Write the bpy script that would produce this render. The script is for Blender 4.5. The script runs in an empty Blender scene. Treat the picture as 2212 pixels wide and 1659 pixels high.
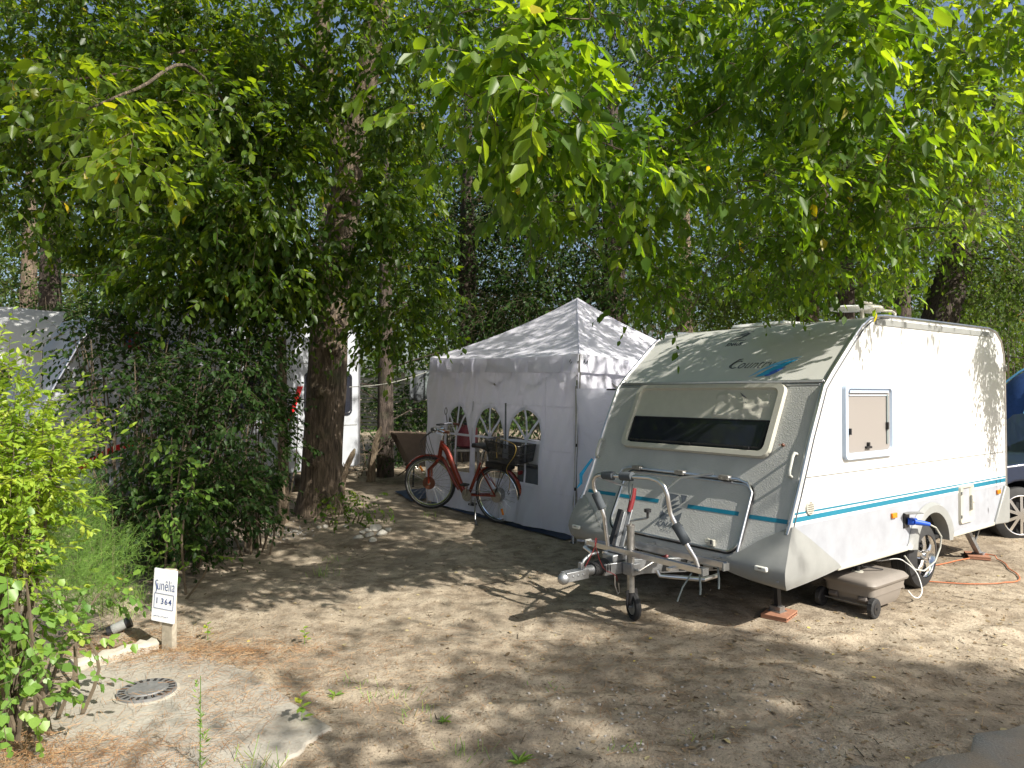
import bpy, bmesh, math, random
import numpy as np
from mathutils import Vector, Matrix, Euler
R = math.radians
random.seed(7); rng = np.random.default_rng(11)
scene = bpy.context.scene
COL = scene.collection

# ------------------------------------------------------------------ camera
cam_d = bpy.data.cameras.new('camera'); cam = bpy.data.objects.new('camera', cam_d); COL.objects.link(cam)
F = 1512.0; CX = 1106.0; H = 1.75
cam.location = (0, 0, H)
cam.rotation_euler = (R(90) + math.atan(20.5/F), 0, 0)
cam_d.sensor_width = 36.0; cam_d.lens = 36.0*F/2212.0
cam_d.clip_start = 0.05; cam_d.clip_end = 500
scene.camera = cam

# ------------------------------------------------------------------ sun and sky
SUN = Vector((0.773, -0.671, 0.875)).normalized()
world = bpy.data.worlds.new("World"); scene.world = world; world.use_nodes = True
wn = world.node_tree.nodes; wl = world.node_tree.links; wn.clear()
sky = wn.new('ShaderNodeTexSky'); sky.sky_type = 'NISHITA'; sky.sun_disc = False
sky.sun_elevation = math.asin(SUN.z); sky.sun_rotation = math.atan2(SUN.x, SUN.y)
sky.air_density = 1.0; sky.dust_density = 3.0; sky.ozone_density = 1.0
bg = wn.new('ShaderNodeBackground'); bg.inputs['Strength'].default_value = 0.09
wo = wn.new('ShaderNodeOutputWorld')
wl.new(sky.outputs[0], bg.inputs['Color']); wl.new(bg.outputs[0], wo.inputs['Surface'])
sd = bpy.data.lights.new('sun', 'SUN'); sd.energy = 5.0; sd.angle = R(0.53); sd.color = (1.0, 0.95, 0.86)
so = bpy.data.objects.new('sun', sd); COL.objects.link(so); so.location = (8, -7, 12)
so.rotation_euler = SUN.to_track_quat('Z', 'Y').to_euler()
scene.view_settings.view_transform = 'Standard'; scene.view_settings.look = 'None'
scene.view_settings.gamma = 1; scene.view_settings.exposure = 0.84
scene.render.engine = 'CYCLES'
scene.cycles.max_bounces = 7; scene.cycles.diffuse_bounces = 4; scene.cycles.glossy_bounces = 2
scene.cycles.transmission_bounces = 4; scene.cycles.transparent_max_bounces = 8
scene.cycles.use_denoising = True
scene.cycles.sample_clamp_indirect = 6.0

# ------------------------------------------------------------------ helpers
def softplus(v, k=0.5):
    return k*math.log1p(math.exp(max(-30, min(30, v/k))))
def gz(x, y):
    """height of the terrain"""
    h = 0.05*softplus(y-7.3, 0.3)
    return min(h, 0.33) if h < 0.3 else 0.3+0.03*math.tanh((h-0.3)/0.1)
def P(px, py, Y):
    """world point seen at pixel (2212-wide frame) at distance Y"""
    c = math.atan(20.5/F)
    u = -(py-829.5)/F; cy = math.cos(c)-u*math.sin(c); k = Y/cy
    return Vector(((px-CX)/F*k, Y, H+k*(math.sin(c)+u*math.cos(c))))
def G(px, py, z=0.0):
    Y = (H-z)*F/(py-850.0)
    for _ in range(3):
        x = (px-CX)/F*Y; Y = (H-z-gz(x, Y))*F/(py-850.0)
    x = (px-CX)/F*Y
    return Vector((x, Y, z+gz(x, Y)))

def tag(o, label=None, cat=None, group=None, kind=None):
    if label: o['label'] = label
    if cat: o['category'] = cat
    if group: o['group'] = group
    if kind: o['kind'] = kind
    return o
def empty(name, loc=(0, 0, 0), rz=0, label=None, cat=None, group=None):
    o = bpy.data.objects.new(name, None); COL.objects.link(o); o.empty_display_size = 0.1
    o.location = loc; o.rotation_euler = (0, 0, rz)
    return tag(o, label, cat, group)

def each(mb, name, mat, parent=None, **k):
    """every shape of mb becomes an object of its own"""
    for vs, fs in mb.ch: m = MB(); m.add(vs, fs); m.build(name, mat, parent, **k)
class MB:
    """collects shapes that become one mesh"""
    def __init__(s): s.v = []; s.f = []; s.m = []; s.cur = 0; s.ch = []
    def add(s, vs, fs):
        b = len(s.v); s.ch.append((list(vs), fs)); s.v += [tuple(v) for v in vs]
        for f in fs: s.f.append([b+i for i in f]); s.m.append(s.cur)
        return s
    def box(s, c, d, rot=None, taper=None):
        """c centre, d full sizes"""
        vs = []
        for z in (-.5, .5):
            t = 1.0 if (taper is None or z > 0) else taper
            for x, y in ((-.5, -.5), (.5, -.5), (.5, .5), (-.5, .5)):
                p = Vector((x*d[0]*t, y*d[1]*t, z*d[2]))
                if rot is not None: p = rot @ p
                vs.append(p+Vector(c))
        return s.add(vs, [(0, 3, 2, 1), (4, 5, 6, 7), (0, 1, 5, 4), (1, 2, 6, 5), (2, 3, 7, 6), (3, 0, 4, 7)])
    def bar(s, a, b, w, h, up=(0, 0, 1)):
        a = Vector(a); b = Vector(b); d = (b-a); L = d.length; d.normalize()
        sd = d.cross(Vector(up))
        if sd.length < 1e-4: sd = d.cross(Vector((1, 0, 0)))
        sd.normalize(); u = sd.cross(d)
        vs = []
        for p in (a, b):
            for i, j in ((-.5, -.5), (.5, -.5), (.5, .5), (-.5, .5)): vs.append(p+sd*(i*w)+u*(j*h))
        return s.add(vs, [(0, 3, 2, 1), (4, 5, 6, 7), (0, 1, 5, 4), (1, 2, 6, 5), (2, 3, 7, 6), (3, 0, 4, 7)])
    def tube(s, path, r, n=10, closed=False, caps=True, fn=None):
        path = [Vector(p) for p in path]; N = len(path)
        rs = r if isinstance(r, (list, tuple)) else [r]*N
        vs = []; prev = None
        for i, p in enumerate(path):
            if closed: t = path[(i+1) % N]-path[i-1]
            elif i == 0: t = path[1]-path[0]
            elif i == N-1: t = path[-1]-path[-2]
            else: t = (path[i+1]-p).normalized()+(p-path[i-1]).normalized()
            if t.length < 1e-9: t = Vector((0, 0, 1))
            t.normalize()
            if prev is None:
                a = Vector((0, 0, 1)) if abs(t.z) < .9 else Vector((1, 0, 0))
                prev = t.cross(a).normalized()
            u = (prev-t*prev.dot(t))
            if u.length < 1e-6: u = t.cross(Vector((1, 0, 0)))
            u.normalize(); w = t.cross(u); prev = u
            for k in range(n):
                a = 2*math.pi*k/n; rr = rs[i]
                if fn: rr *= fn(i, a)
                vs.append(p+(u*math.cos(a)+w*math.sin(a))*rr)
        fs = []
        for i in range(N-1+(1 if closed else 0)):
            j = (i+1) % N
            for k in range(n):
                k2 = (k+1) % n
                fs.append((i*n+k, i*n+k2, j*n+k2, j*n+k))
        if caps and not closed:
            fs.append(tuple(range(n-1, -1, -1))); fs.append(tuple((N-1)*n+k for k in range(n)))
        return s.add(vs, fs)
    def cyl(s, a, b, r, n=16, r2=None): return s.tube([a, b], [r, r if r2 is None else r2], n)
    def prism(s, poly, a, b, axis='y'):
        """extrude a 2d polygon; axis y: poly in (x,z); axis x: poly in (y,z); axis z: (x,y)"""
        n = len(poly)
        def mk(p, t):
            return (p[0], t, p[1]) if axis == 'y' else ((t, p[0], p[1]) if axis == 'x' else (p[0], p[1], t))
        vs = [mk(p, a) for p in poly]+[mk(p, b) for p in poly]
        fs = [tuple(range(n)), tuple(range(2*n-1, n-1, -1))]
        for i in range(n): j = (i+1) % n; fs.append((i, i+n, j+n, j))
        return s.add(vs, fs)
    def ellipsoid(s, c, r, nu=16, nv=10, fn=None):
        vs = []; c = Vector(c)
        for j in range(nv+1):
            th = math.pi*j/nv
            for i in range(nu):
                ph = 2*math.pi*i/nu
                d = Vector((math.sin(th)*math.cos(ph), math.sin(th)*math.sin(ph), math.cos(th)))
                k = fn(d) if fn else 1.0
                vs.append(c+Vector((d.x*r[0], d.y*r[1], d.z*r[2]))*k)
        fs = []
        for j in range(nv):
            for i in range(nu):
                i2 = (i+1) % nu
                fs.append((j*nu+i, (j+1)*nu+i, (j+1)*nu+i2, j*nu+i2))
        return s.add(vs, fs)
    def build(s, name, mats, parent=None, angle=35, bevel=0, seg=2, loc=None, smooth=True, recalc=True):
        me = bpy.data.meshes.new(name)
        me.from_pydata(s.v, [], s.f); me.validate(clean_customdata=False)
        if not isinstance(mats, (list, tuple)): mats = [mats]
        for m in mats: me.materials.append(m)
        if len(mats) > 1 and len(me.polygons) == len(s.m):
            me.polygons.foreach_set('material_index', s.m)
        if recalc:
            bm = bmesh.new(); bm.from_mesh(me); bmesh.ops.remove_doubles(bm, verts=bm.verts, dist=1e-6)
            bmesh.ops.recalc_face_normals(bm, faces=bm.faces); bm.to_mesh(me); bm.free()
        if smooth:
            me.polygons.foreach_set('use_smooth', [True]*len(me.polygons)); me.set_sharp_from_angle(angle=R(angle))
        o = bpy.data.objects.new(name, me); COL.objects.link(o)
        if parent: o.parent = parent
        if loc: o.location = loc
        if bevel:
            b = o.modifiers.new('bevel', 'BEVEL'); b.width = bevel; b.segments = seg; b.limit_method = 'ANGLE'; b.angle_limit = R(40)
        return o

def copy_tree(o, parent=None):
    c = o.copy(); COL.objects.link(c); c.parent = parent
    for ch in list(o.children): copy_tree(ch, c)
    return c

def rrect(x0, y0, x1, y1, r, n=5):
    pts = []
    for cx, cy, a0 in ((x1-r, y0+r, -90), (x1-r, y1-r, 0), (x0+r, y1-r, 90), (x0+r, y0+r, 180)):
        for i in range(n+1):
            a = R(a0+90*i/n); pts.append((cx+r*math.cos(a), cy+r*math.sin(a)))
    return pts

def text_mesh(txt, size=1.0, shear=0.0, offset=0.0, extrude=0.001, spacing=1.0):
    cu = bpy.data.curves.new('t', 'FONT'); cu.body = txt; cu.size = size; cu.shear = shear; cu.offset = offset
    cu.extrude = extrude; cu.space_character = spacing; cu.resolution_u = 4; cu.align_x = 'LEFT'
    o = bpy.data.objects.new('t', cu); COL.objects.link(o)
    dg = bpy.context.evaluated_depsgraph_get(); dg.update()
    me = bpy.data.meshes.new_from_object(o.evaluated_get(dg))
    vs = [tuple(v.co) for v in me.vertices]; fs = [tuple(p.vertices) for p in me.polygons]
    bpy.data.objects.remove(o); bpy.data.curves.remove(cu); bpy.data.meshes.remove(me)
    return vs, fs
def fit_text(txt, x0, x1, y0, y1, fmap, mb, **kw):
    """map a text onto the (u,v) box x0..x1,y0..y1 and through fmap(u,v,h)"""
    vs, fs = text_mesh(txt, **kw)
    xs = [v[0] for v in vs]; ys = [v[1] for v in vs]
    ax, bx, ay, by = min(xs), max(xs), min(ys), max(ys)
    mb.add([fmap(x0+(v[0]-ax)/(bx-ax)*(x1-x0), y0+(v[1]-ay)/(by-ay)*(y1-y0), v[2]) for v in vs], fs)

# ------------------------------------------------------------------ materials
MATS = {}
def nmat(name):
    m = bpy.data.materials.new(name); m.use_nodes = True; nt = m.node_tree
    b = nt.nodes['Principled BSDF']; MATS[name] = m
    return m, nt, b
def ramp(nt, fac, stops):
    r = nt.nodes.new('ShaderNodeValToRGB'); e = r.color_ramp.elements
    while len(e) < len(stops): e.new(0.5)
    for i, (p, c) in enumerate(stops):
        e[i].position = p; e[i].color = (c[0], c[1], c[2], 1)
    nt.links.new(fac, r.inputs[0]); return r.outputs[0]
def noise(nt, scale, detail=4, rough=.6, vec=None, dist=0):
    n = nt.nodes.new('ShaderNodeTexNoise'); n.inputs['Scale'].default_value = scale
    n.inputs['Detail'].default_value = detail; n.inputs['Roughness'].default_value = rough; n.inputs['Distortion'].default_value = dist
    if vec is None:
        tc = nt.nodes.new('ShaderNodeTexCoord'); vec = tc.outputs['Object']
    nt.links.new(vec, n.inputs['Vector']); return n.outputs['Fac']
def mapping(nt, scale=(1, 1, 1), rot=(0, 0, 0)):
    tc = nt.nodes.new('ShaderNodeTexCoord'); mp = nt.nodes.new('ShaderNodeMapping')
    mp.inputs['Scale'].default_value = scale; mp.inputs['Rotation'].default_value = rot
    nt.links.new(tc.outputs['Object'], mp.inputs['Vector']); return mp.outputs['Vector']
def bump(nt, b, h, strength=.3, dist=.01, chain=None):
    n = nt.nodes.new('ShaderNodeBump'); n.inputs['Strength'].default_value = strength; n.inputs['Distance'].default_value = dist
    nt.links.new(h, n.inputs['Height'])
    if chain is not None: nt.links.new(chain, n.inputs['Normal'])
    nt.links.new(n.outputs[0], b.inputs['Normal']); return n.outputs[0]
def mix(nt, fac, a, b_):
    m = nt.nodes.new('ShaderNodeMix'); m.data_type = 'RGBA'
    for s, v in ((0, fac), (6, a), (7, b_)):
        if isinstance(v, (int, float)): m.inputs[s].default_value = v
        elif isinstance(v, tuple): m.inputs[s].default_value = (*v, 1)
        else: nt.links.new(v, m.inputs[s])
    return m.outputs[2]
def plain(name, col, rough=.5, metal=0.0, var=.12, nscale=14, bstr=0.0, bscale=60, spec=.5, coat=0):
    m, nt, b = nmat(name)
    b.inputs['Roughness'].default_value = rough; b.inputs['Metallic'].default_value = metal
    b.inputs['Specular IOR Level'].default_value = spec; b.inputs['Coat Weight'].default_value = coat
    n = noise(nt, nscale, 5)
    lo = tuple(c*(1-var) for c in col); hi = tuple(min(1, c*(1+var*.6)) for c in col)
    nt.links.new(ramp(nt, n, [(.3, lo), (.7, hi)]), b.inputs['Base Color'])
    if bstr: bump(nt, b, noise(nt, bscale, 4), bstr, .004)
    return m

shaded_white = plain('shaded_white_bodywork', (.42, .44, .47), .45, var=.10, nscale=3)  # white bodywork darkened to stand in for tree shade
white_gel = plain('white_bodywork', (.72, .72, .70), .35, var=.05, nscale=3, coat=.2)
grey_skirt = plain('grey_bodywork', (.33, .345, .38), .45, var=.14, nscale=5, bstr=.15, bscale=90)
cover_grey = plain('corner_plastic', (.26, .265, .255), .45, var=.10, nscale=6, bstr=.1)
cream = plain('cream_plastic', (.47, .455, .39), .4, var=.06)
roof_cream = plain('cream_bodywork', (.52, .52, .48), .35, var=.06, nscale=4)
bluewhite = plain('pale_blue_frame', (.42, .50, .62), .45, var=.04)
teal = plain('teal_vinyl', (.008, .17, .26), .4, var=.08)
lightblue = plain('light_blue_vinyl', (.16, .45, .75), .4)
midblue = plain('mid_blue_vinyl', (.02, .32, .60), .4)
deepblue = plain('deep_blue_vinyl', (.04, .12, .55), .4)
ink = plain('dark_lettering', (.05, .055, .065), .5)
faded_ink = plain('faded_lettering', (.10, .115, .135), .6, var=.3, nscale=40)
alu = plain('aluminium', (.62, .62, .63), .3, 1.0, var=.08)
galv = plain('galvanised_steel', (.34, .35, .36), .5, .85, var=.22, nscale=25)
steel = plain('worn_steel', (.36, .35, .33), .4, .8, var=.3, nscale=30)
rubber = plain('black_rubber', (.022, .022, .023), .75, var=.3, bstr=.2)
foam = plain('grey_foam', (.06, .07, .08), .85, var=.15)
blackp = plain('black_plastic', (.02, .02, .022), .4, var=.2)
blackp2 = plain('black_void', (.012, .012, .012), .9, var=.2)
redp = plain('red_plastic', (.17, .012, .014), .45)
orange_lens = plain('amber_lens', (.75, .22, .01), .2)
white_lens = plain('clear_lens', (.68, .68, .63), .15)
terracotta = plain('terracotta', (.31, .15, .09), .8, var=.2, bstr=.3)
taupe = plain('taupe_plastic', (.21, .185, .16), .5, var=.08, nscale=5)
taupe_d = plain('dark_taupe_plastic', (.14, .12, .105), .55, var=.1)
orange_cable = plain('orange_cable', (.48, .15, .06), .6)
grey_cable = plain('grey_cable', (.42, .42, .38), .6)
blue_plug = plain('blue_plug', (.01, .08, .50), .4)
gravel_m = plain('grey_gravel', (.36, .34, .31), .9, var=.35, nscale=4)
wood_grey = plain('weathered_wood', (.36, .32, .25), .8, var=.3, nscale=20, bstr=.4)
stone_m = plain('pale_stone', (.52, .49, .43), .85, var=.25, nscale=10, bstr=.5, bscale=30)
white_enamel = plain('white_enamel', (.80, .82, .86), .35, var=.03)
navy_ink = plain('navy_lettering', (.03, .06, .20), .5)
copper = plain('copper_paint', (.20, .024, .010), .25, .35, var=.08, coat=.5)
chrome = plain('chrome', (.75, .75, .76), .15, 1.0, var=.04)
white_tyre = plain('reflective_rim', (.30, .30, .29), .4, var=.05)
leatherb = plain('brown_leather', (.13, .045, .025), .5)
yellowcord = plain('yellow_bungee', (.42, .28, .06), .6)
brown_fabric = plain('brown_fabric', (.13, .095, .07), .9, var=.15, bstr=.2)
blue_mat = plain('blue_groundsheet', (.02, .038, .075), .85, var=.3)
navy_car = plain('navy_car_paint', (.010, .020, .050), .35, .0, var=.1, coat=.4)
bluetent = plain('blue_tent_fabric', (.03, .09, .30), .7, var=.2)
red_gloss = plain('red_stripe', (.50, .01, .01), .35)
concrete = plain('concrete_edge', (.40, .37, .31), .9, var=.25, nscale=9, bstr=.6, bscale=40)
iron = plain('grey_cast_iron', (.20, .20, .20), .6, .3, var=.25, nscale=30, bstr=.4)
maroon = plain('maroon_plastic', (.22, .015, .03), .5)
cloth_dark = plain('dark_cloth', (.10, .11, .12), .9)
cloth_grey = plain('grey_green_cloth', (.17, .20, .20), .9)

def m_hammer():
    m, nt, b = nmat('hammered_aluminium')
    v = nt.nodes.new('ShaderNodeTexVoronoi'); v.inputs['Scale'].default_value = 90
    mp = mapping(nt, (1, 1, 1)); n = nt.nodes.new('ShaderNodeTexNoise'); n.inputs['Scale'].default_value = 40
    nt.links.new(mp, n.inputs['Vector'])
    ad = nt.nodes.new('ShaderNodeVectorMath'); ad.operation = 'MULTIPLY_ADD'; ad.inputs[1].default_value = (.03, .03, .03)
    nt.links.new(n.outputs['Color'], ad.inputs[0]); nt.links.new(mp, ad.inputs[2]); nt.links.new(ad.outputs[0], v.inputs['Vector'])
    n2 = noise(nt, 3, 5)
    nt.links.new(ramp(nt, n2, [(.3, (.385, .385, .365)), (.7, (.46, .46, .44))]), b.inputs['Base Color'])
    b.inputs['Roughness'].default_value = .38
    bump(nt, b, v.outputs['Distance'], .45, .004)
    return m
hammer = m_hammer()

def m_glass(name, col=(.02, .022, .03), a=.25, rough=.06):
    m, nt, b = nmat(name)
    b.inputs['Base Color'].default_value = (*col, 1); b.inputs['Roughness'].default_value = rough
    tr = nt.nodes.new('ShaderNodeBsdfTransparent'); mx = nt.nodes.new('ShaderNodeMixShader')
    mx.inputs[0].default_value = 1-a; out = nt.nodes['Material Output']
    n = noise(nt, 2.5, 2); bump(nt, b, n, .05, .02)
    nt.links.new(tr.outputs[0], mx.inputs[1]); nt.links.new(b.outputs[0], mx.inputs[2]); nt.links.new(mx.outputs[0], out.inputs[0])
    return m
dark_glass = m_glass('tinted_acrylic', (.018, .02, .028), .0)
blind_glass = m_glass('acrylic_over_blind', (.27, .25, .235), .0, .12)
pvc = m_glass('clear_film', (.22, .23, .25), .88, .06)
basket_m = m_glass('black_wire_mesh', (.02, .02, .02), .28, .5)

def m_fabric(name, col, tl=.3, bs=.25, wr=None):
    m, nt, b = nmat(name)
    b.inputs['Roughness'].default_value = .75; b.inputs['Specular IOR Level'].default_value = .3
    n = noise(nt, 1.6, 4, .6, dist=.6)
    nt.links.new(ramp(nt, n, [(.3, tuple(c*.93 for c in col)), (.7, col)]), b.inputs['Base Color'])
    t = nt.nodes.new('ShaderNodeBsdfTranslucent'); t.inputs['Color'].default_value = (*col, 1)
    mx = nt.nodes.new('ShaderNodeMixShader'); mx.inputs[0].default_value = tl; out = nt.nodes['Material Output']
    bump(nt, b, noise(nt, 3.0, 5, .55, dist=1.2), bs, .06)
    nt.links.new(b.outputs[0], mx.inputs[1]); nt.links.new(t.outputs[0], mx.inputs[2]); nt.links.new(mx.outputs[0], out.inputs[0])
    return m
tent_white = m_fabric('white_polyester', (.82, .82, .90), .38)
tent_lower = m_fabric('thin_white_polyester', (.82, .82, .92), .45, .5)
awning_cloth = m_fabric('awning_canvas', (.55, .56, .56), .2)

def m_bark(name, c0, c1, sc=1.0, vstretch=.16):
    m, nt, b = nmat(name)
    mp = mapping(nt, (9*sc, 9*sc, 9*sc*vstretch))
    n = noise(nt, 2.2, 8, .7, mp, 1.5)
    mp2 = mapping(nt, (1, 1, 1)); n2 = noise(nt, 3, 3, .5, mp2)
    c = ramp(nt, n, [(.36, tuple(v*.35 for v in c0)), (.48, c0), (.66, c1)])
    c = mix(nt, ramp(nt, n2, [(.55, (0, 0, 0)), (.75, (.45, .45, .45))]), c, (.06, .085, .035))
    nt.links.new(c, b.inputs['Base Color']); b.inputs['Roughness'].default_value = .95
    bump(nt, b, n, 1.0, .05)
    return m
bark = m_bark('furrowed_bark', (.12, .09, .064), (.29, .22, .155))
bark_dark = m_bark('dark_bark', (.06, .045, .035), (.13, .10, .08))
bark_pale = m_bark('pale_bark', (.20, .15, .10), (.34, .27, .19), 2.0)
twig_m = plain('twig_bark', (.11, .085, .055), .9, var=.3)

def m_leaf(name, stops, tcol, tl=.5, rough=.42, spec=.45):
    """stops: colour ramp over the per-leaf tint; tcol multiplies the light that comes through"""
    m, nt, b = nmat(name)
    at = nt.nodes.new('ShaderNodeAttribute'); at.attribute_name = 'tint'
    c = ramp(nt, at.outputs['Fac'], stops)
    nt.links.new(c, b.inputs['Base Color']); b.inputs['Roughness'].default_value = rough; b.inputs['Specular IOR Level'].default_value = spec
    t = nt.nodes.new('ShaderNodeBsdfTranslucent')
    mu = nt.nodes.new('ShaderNodeMix'); mu.data_type = 'RGBA'; mu.blend_type = 'MULTIPLY'; mu.inputs[0].default_value = 1
    nt.links.new(c, mu.inputs[6]); mu.inputs[7].default_value = (*tcol, 1); mu.clamp_result = True
    nt.links.new(mu.outputs[2], t.inputs['Color'])
    mx = nt.nodes.new('ShaderNodeMixShader'); mx.inputs[0].default_value = tl; out = nt.nodes['Material Output']
    nt.links.new(b.outputs[0], mx.inputs[1]); nt.links.new(t.outputs[0], mx.inputs[2]); nt.links.new(mx.outputs[0], out.inputs[0])
    return m
leaf_elm = m_leaf('elm_leaf', [(0, (.022, .050, .010)), (.5, (.048, .098, .012)), (.9, (.13, .20, .022)), (1, (.30, .26, .03))], (3.3, 2.7, .5), .55)  # leaf colours darkened to deepen the shade in the canopy
leaf_near = m_leaf('sun_tinted_elm_leaf', [(0, (.028, .068, .012)), (.5, (.062, .128, .016)), (.93, (.215, .31, .038)), (1, (.35, .30, .03))], (3.0, 2.6, .55), .55)  # light end of the ramp raised so those leaves look sunlit
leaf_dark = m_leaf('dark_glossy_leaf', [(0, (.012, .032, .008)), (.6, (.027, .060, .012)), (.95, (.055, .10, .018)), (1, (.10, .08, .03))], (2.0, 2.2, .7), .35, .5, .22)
leaf_back = m_leaf('woodland_leaf', [(0, (.04, .075, .02)), (.5, (.07, .12, .026)), (.9, (.12, .17, .035)), (1, (.22, .17, .06))], (2.2, 2.2, .7), .45, .6, .15)
leaf_lime = m_leaf('lime_green_leaf', [(0, (.14, .25, .03)), (.5, (.26, .38, .04)), (.9, (.42, .50, .07)), (1, (.5, .42, .05))], (1.7, 1.6, .8), .45)
leaf_ivy = m_leaf('ivy_green_leaf', [(0, (.09, .19, .04)), (.6, (.16, .28, .05)), (.9, (.25, .36, .05)), (1, (.5, .42, .05))], (1.6, 1.7, .8), .4)
feather_m = m_leaf('feathery_green', [(0, (.12, .24, .05)), (.7, (.22, .36, .08)), (1, (.36, .34, .12))], (1.6, 1.6, .9), .35, .6, .2)
litter_m = m_leaf('dry_leaf', [(0, (.12, .085, .05)), (.45, (.23, .17, .10)), (.8, (.34, .26, .15)), (.95, (.46, .40, .22)), (1, (.55, .44, .08))], (1, 1, 1), .15, .7, .2)
needle_m = m_leaf('dry_pine_needle', [(0, (.20, .10, .045)), (.6, (.36, .20, .10)), (1, (.50, .34, .18))], (1, 1, 1), .1, .7, .2)
dry_m = m_leaf('dry_thicket_twig', [(0, (.16, .11, .07)), (.6, (.28, .20, .13)), (1, (.35, .30, .14))], (1, 1, 1), .2, .8, .2)
# ------------------------------------------------------------------ terrain
def m_sand():
    m, nt, b = nmat('sandy_ground')
    n1 = noise(nt, .9, 6, .65); n2 = noise(nt, 5.5, 6, .7); n3 = noise(nt, 60, 3, .6); n4 = noise(nt, 240, 2, .6)
    c = ramp(nt, n1, [(.32, (.30, .245, .18)), (.5, (.38, .32, .24)), (.68, (.45, .385, .295))])
    c2 = ramp(nt, n2, [(.40, (.17, .12, .075)), (.56, (1, 1, 1))])
    mu = nt.nodes.new('ShaderNodeMix'); mu.data_type = 'RGBA'; mu.blend_type = 'MULTIPLY'; mu.inputs[0].default_value = .5
    nt.links.new(c, mu.inputs[6]); nt.links.new(c2, mu.inputs[7])
    sp = ramp(nt, n3, [(.30, (.45, .42, .40)), (.45, (1, 1, 1)), (.66, (1, 1, 1)), (.74, (1.25, 1.25, 1.25))])
    mv = nt.nodes.new('ShaderNodeMix'); mv.data_type = 'RGBA'; mv.blend_type = 'MULTIPLY'; mv.inputs[0].default_value = .8
    nt.links.new(mu.outputs[2], mv.inputs[6]); nt.links.new(sp, mv.inputs[7])
    sp4 = ramp(nt, n4, [(.35, (.6, .58, .55)), (.55, (1, 1, 1))])
    mw = nt.nodes.new('ShaderNodeMix'); mw.data_type = 'RGBA'; mw.blend_type = 'MULTIPLY'; mw.inputs[0].default_value = .6
    nt.links.new(mv.outputs[2], mw.inputs[6]); nt.links.new(sp4, mw.inputs[7])
    n5 = noise(nt, 1.3, 7, .75, dist=.8)
    deb = ramp(nt, n5, [(.50, (0, 0, 0)), (.62, (.6, .6, .6))])
    fin = mix(nt, deb, mw.outputs[2], (.20, .165, .125))
    nt.links.new(fin, b.inputs['Base Color']); b.inputs['Roughness'].default_value = .95; b.inputs['Specular IOR Level'].default_value = .2
    n = bump(nt, b, n2, .5, .05)
    bump(nt, b, n3, .6, .012, n)
    return m
sand = m_sand()

def vnoise(seed, cells):
    r = np.random.default_rng(seed); g = r.random((cells+2, cells+2))
    def f(u, v):   # u,v arrays 0..1
        x = (u % 1)*cells; y = (v % 1)*cells; i = x.astype(int); j = y.astype(int); a = x-i; b = y-j
        a = a*a*(3-2*a); b = b*b*(3-2*b)
        return (g[i, j]*(1-a)+g[i+1, j]*a)*(1-b)+(g[i, j+1]*(1-a)+g[i+1, j+1]*a)*b-.5
    return f
_va = vnoise(1, 14); _vb = vnoise(2, 60); _vc = vnoise(3, 170)
def bumps(x, y):
    u = (x+12)/24.0; v = (y+4)/24.0
    return .045*_va(u, v)+.030*_vb(u, v)+.016*_vc(u, v)
xs = np.concatenate([np.linspace(-150, -10, 15)[:-1], np.linspace(-10, -5, 30)[:-1], np.linspace(-5, 6, 330)[:-1], np.linspace(6, 12, 40)[:-1], np.linspace(12, 150, 15)])
ys = np.concatenate([np.linspace(-60, 1, 14)[:-1], np.linspace(1, 10.5, 330)[:-1], np.linspace(10.5, 20, 60)[:-1], np.linspace(20, 200, 16)])
X, Y = np.meshgrid(xs, ys); Zg = np.vectorize(gz)(X, Y)
RUT = 0*X
for (x0_, y0_, dx_, dy_) in ((-.4, 4.0, .95, .31), (.3, 3.6, .97, .24)):
    dd_ = np.abs((X-x0_)*(-dy_)+(Y-y0_)*dx_+.10*np.sin(X*1.3)); RUT -= .014*np.exp(-(dd_/.10)**2)-.010*np.exp(-((dd_-.17)/.06)**2)
near = (np.clip((11-np.abs(X))/3, 0, 1)*np.clip((19-Y)/4, 0, 1)*np.clip((Y+2)/2, 0, 1))
# the caravan's wheels and feet stand on flattened ground
fl = np.ones_like(X)
for (cx_, cy_, rr) in ((3.8, 6.4, .5), (2.1, 5.54, .4), (.93, 5.4, .3), (4.95, 7.4, .4), (2.9, 5.6, .5), (-.65, 9.4, .6), (.7, 8.1, .3), (-2.3, 4.3, .9), (-1.7, 4.1, .9), (-2.2, 3.5, .9), (-1.4, 3.8, .7), (-2.7, 3.9, .8)):
    fl *= np.clip((np.hypot(X-cx_, Y-cy_)-rr*.6)/(rr*.8), 0, 1)
SLAB = [G(*q_) for q_ in ((395, 1405), (545, 1452), (716, 1572), (560, 1690), (60, 1650), (165, 1450))]
def in_slab(x, y, grow=0.0):
    cx_ = sum(p.x for p in SLAB)/6; cy_ = sum(p.y for p in SLAB)/6; ok = np.ones(np.shape(x), bool)
    for i in range(6):
        p, q = SLAB[i], SLAB[(i+1) % 6]; e = (q-p).normalized(); n_ = Vector((-e.y, e.x, 0)); s_ = 1 if n_.dot(Vector((cx_, cy_, 0))-p) > 0 else -1
        ok &= ((x-p.x)*n_.x+(y-p.y)*n_.y)*s_ > -grow
    return ok
Bm = (bumps(X, Y)+RUT)*near*fl
Bm = np.where(in_slab(X, Y, .04), np.minimum(Bm*.3, .002), Bm)
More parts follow.
